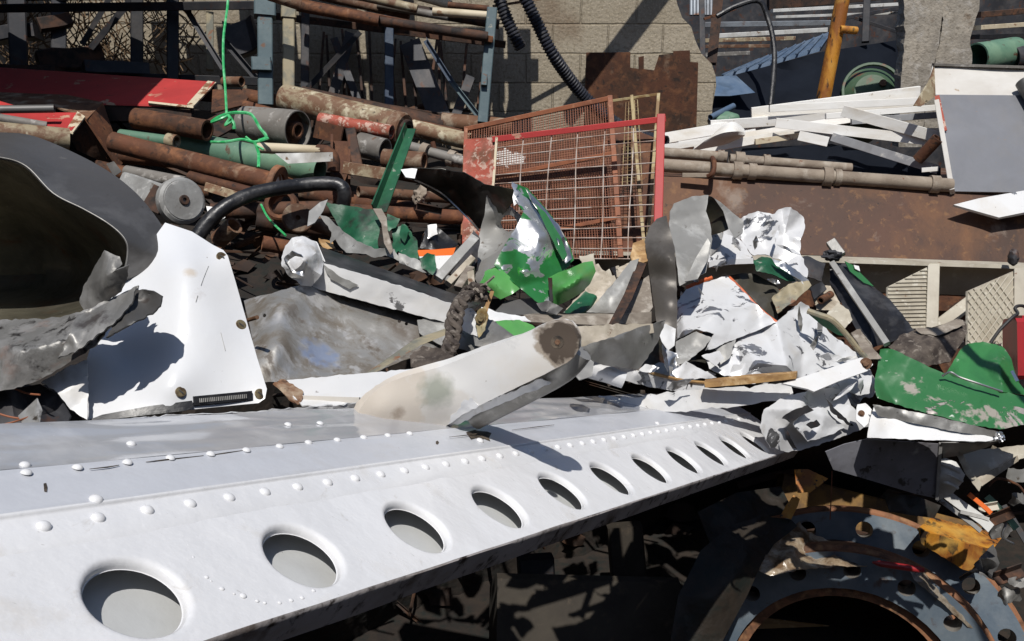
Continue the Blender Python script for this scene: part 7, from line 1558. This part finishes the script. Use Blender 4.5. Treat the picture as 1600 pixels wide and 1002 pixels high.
S('plastic_wrap', [(1192,862,3.86),(1215,838,3.98),(1250,815,4.1),(1262,832,4.08),(1300,846,4.1),(1340,856,4.08),(1372,874,3.98),(1360,884,3.85),(1300,886,3.8),(1250,890,3.75),(1204,900,3.72),(1186,892,3.76)], 'plastic_brown', "brown crinkled plastic wrap bunched between the two big flanges", "wrap", res=5, amp=.06, size=22, jag=2, seed=170, sm=25)
S('plastic_wrap', [(1420,890,3.78),(1440,892,3.78),(1470,918,3.78),(1505,960,3.76),(1530,985,3.74),(1512,980,3.73),(1470,940,3.74),(1430,908,3.75)], 'plastic_wrap', "clear plastic strip lying over the front flange at the right", "wrap", res=4, amp=.02, size=14, jag=1.5, seed=171, sm=25)
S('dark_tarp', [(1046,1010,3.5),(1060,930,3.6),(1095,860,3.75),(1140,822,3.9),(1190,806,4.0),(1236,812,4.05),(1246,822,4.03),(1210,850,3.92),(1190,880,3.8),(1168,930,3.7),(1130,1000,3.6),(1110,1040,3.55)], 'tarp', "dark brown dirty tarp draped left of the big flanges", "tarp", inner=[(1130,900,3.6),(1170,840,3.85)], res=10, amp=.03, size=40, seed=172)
S('yellow_sheet', [(1241,734,4.2),(1262,733,4.2),(1294,748,4.15),(1276,762,4.12),(1266,770,4.1),(1246,770,4.1)], 'yellow_paint', "small yellow torn plate hanging under the beam's crushed end", "plate", res=5, amp=.01, size=18, jag=1, seed=173)
S('yellow_sheet', [(1240,774,4.08),(1250,780,4.06),(1246,792,4.04),(1236,812,4.02),(1218,808,4.02),(1228,790,4.05)], 'yellow_paint', "narrow yellow strip just below the small yellow plate", "plate", res=5, amp=.008, size=14, jag=1, seed=174)
add('yellow_beam', bar((1215,770,5.15),(1520,850,5.05), 60, 40, 5), 'yellow_shaded', "yellow beam darkened for the shade behind the big flanges", "beam")
yc = thing('yellow_channel', P(1490,870,4.1), "yellow steel channel with a torn end right above the rear flange", "channel")
add('top_plate', sheet([(1456,808,4.32),(1510,821,4.31),(1568,837,4.30),(1551,859,4.14),(1490,842,4.15),(1434,826,4.16)], res=7, th=.012, amp=.002, size=30, jag=.8), 'yellow_paint', parent=yc)
add('side_plate', sheet([(1434,827,4.155),(1490,843,4.145),(1551,860,4.135),(1544,880,4.15),(1528,876,4.15),(1518,896,4.16),(1492,882,4.17),(1466,866,4.175),(1440,850,4.18)], res=6, th=.012, amp=.003, size=30, jag=1.5), 'yellow_paint', parent=yc)
S('grey_scrap', [(1530,872,4.0),(1552,850,4.05),(1562,880,4.0),(1552,906,3.95),(1530,896,3.97)], 'grey_shell', "grey torn scrap at the torn end of the yellow channel", "scrap", res=5, amp=.02, size=16, jag=1.5, seed=176)
add('hanging_wire', hose([(1300,736,3.9),(1299,770,3.9),(1297,812,3.9)], .9, 5), 'wire_rust', "thin wire hanging down in front of the yellow beam", "wire")
add('carton_box', bar((770,980,4.0),(1050,985,4.1), 150, 120, 5, n=4), 'carton_shaded', "pale brown box side darkened for the shadow under the beam", "box")
add('support_post', bar((836,870,4.2),(846,1040,4.2), 56, 40, 5), 'dark_steel', "grey stump coloured dark for the shadow under the beam", "post")  # dark steel colour stands for the shadow on a grey stump
add('support_post', bar((975,820,4.5),(985,940,4.5), 54, 40, 5), 'carton_shaded', "brown post darkened for shadow further right under the beam", "post")
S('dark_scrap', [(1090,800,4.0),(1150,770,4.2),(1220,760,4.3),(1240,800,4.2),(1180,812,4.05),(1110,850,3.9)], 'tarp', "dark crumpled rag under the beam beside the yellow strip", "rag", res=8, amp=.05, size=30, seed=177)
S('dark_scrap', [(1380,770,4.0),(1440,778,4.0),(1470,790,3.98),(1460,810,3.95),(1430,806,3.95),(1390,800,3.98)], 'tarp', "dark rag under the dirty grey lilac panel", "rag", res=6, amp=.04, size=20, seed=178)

add('shadow_cable', tube_path([cw((1.45, 1.96, 2.60)), cw((1.85, 1.257, 2.15)), cw((1.99, 1.02, 2.0)), cw((2.4, .33, 1.55))], [.024]*4, 10), 'rubber', "added unseen black cable casting a shadow strap at the far right, out of the picture", "cable")  # added out of view to lay a strap shadow on the green sheet

for pl, r_, m_, lab in (([(1500,905,4.2),(1530,890,4.15),(1556,905,4.15),(1590,900,4.2)],3,'rubber',"thin black cable curling beside the big flange rim"),([(1544,760,3.75),(1560,748,3.74),(1590,758,3.74),(1606,780,3.76)],2.2,'rust',"bent rusty wire in front of the crushed beige box"),([(1560,800,3.8),(1572,815,3.78),(1566,838,3.78),(1584,850,3.78)],2,'alu_bright',"bright bent wire in the lower right debris")):
    add('bent_wire', hose([(a, b, c-.45) for a, b, c in pl], r_, 8), m_, lab, "wire", "bent wires in the lower right debris")
for a, b, w, m_, lab in (((1545,815,3.75),(1582,800,3.72),14,'rust',"rusty angle bracket among the lower right debris"),((1556,905,4.0),(1600,890,4.0),16,'rust_dark',"rusty dark channel piece at the right edge above the big flange"),((1530,795,3.74),(1560,790,3.72),10,'beige_metal',"small beige angle piece beside the orange strip")):
    add('angle_bracket', bar((a[0],a[1],a[2]-.45),(b[0],b[1],b[2]-.45), w, w, 25, 'L', n=3), m_, lab, "bracket", "bracket pieces in the lower right debris")

add('brown_board', bar((1180,985,4.5),(1480,1022,4.5), 40, 20, 5), 'wood_tan', "brown board lying inside the bore of the front flange", "board")

ZOFF = 0.0
# many small torn shards in the heap of crumpled sheets
r = random.Random(99)
shards = [(1068,470),(1082,500),(1100,470),(1120,500),(1140,520),(1160,505),(1185,505),(1130,560),(1100,585),(1075,575),(1150,590),(1190,575),(1230,560),(1270,540),(1300,560),(1250,500),(1280,510),(1325,560),(1345,600),(1320,610),(1240,600),(1195,600),(1180,380),(1215,365),(1235,390),(1150,385),(1120,410),(1245,440),(1210,440),(1090,440),(1040,560),(1015,575),(990,560),(960,575),(1060,600),(1010,540)]
for i, (x, y) in enumerate(shards):
    z = 3.52 + (600-y)*.0009 + r.uniform(-.05, .02) - (.45 if x < 1070 and y > 530 else 0) - (.12 if 1070 <= x < 1150 and y > 540 else 0)
    a = r.uniform(0, 6.28); L = r.uniform(11, 24); w = r.uniform(3, 8); o = []
    for (u, v) in ((-1, -.4), (-.3, -1), (.5, -.7), (1, .1), (.35, .8), (-.4, .5)):
        u *= L*r.uniform(.8, 1.2); v *= w*r.uniform(.7, 1.3); o.append((x+u*math.cos(a)-v*math.sin(a), y+u*math.sin(a)+v*math.cos(a), z+r.uniform(-.05, .05)))
    m_ = r.choice(['white_scratched', 'alu_bright', 'white_peeled', 'grey_light', 'alu_dull', 'white_paint', 'alu_bright'])
    S('torn_shard', o, [m_, 'grey_shell'], "small torn white or silver shard caught in the crumpled sheet heap", "shard", res=4, amp=.016, size=12, jag=1.2, seed=300+i, group="small torn shards in the crumpled sheet heap")
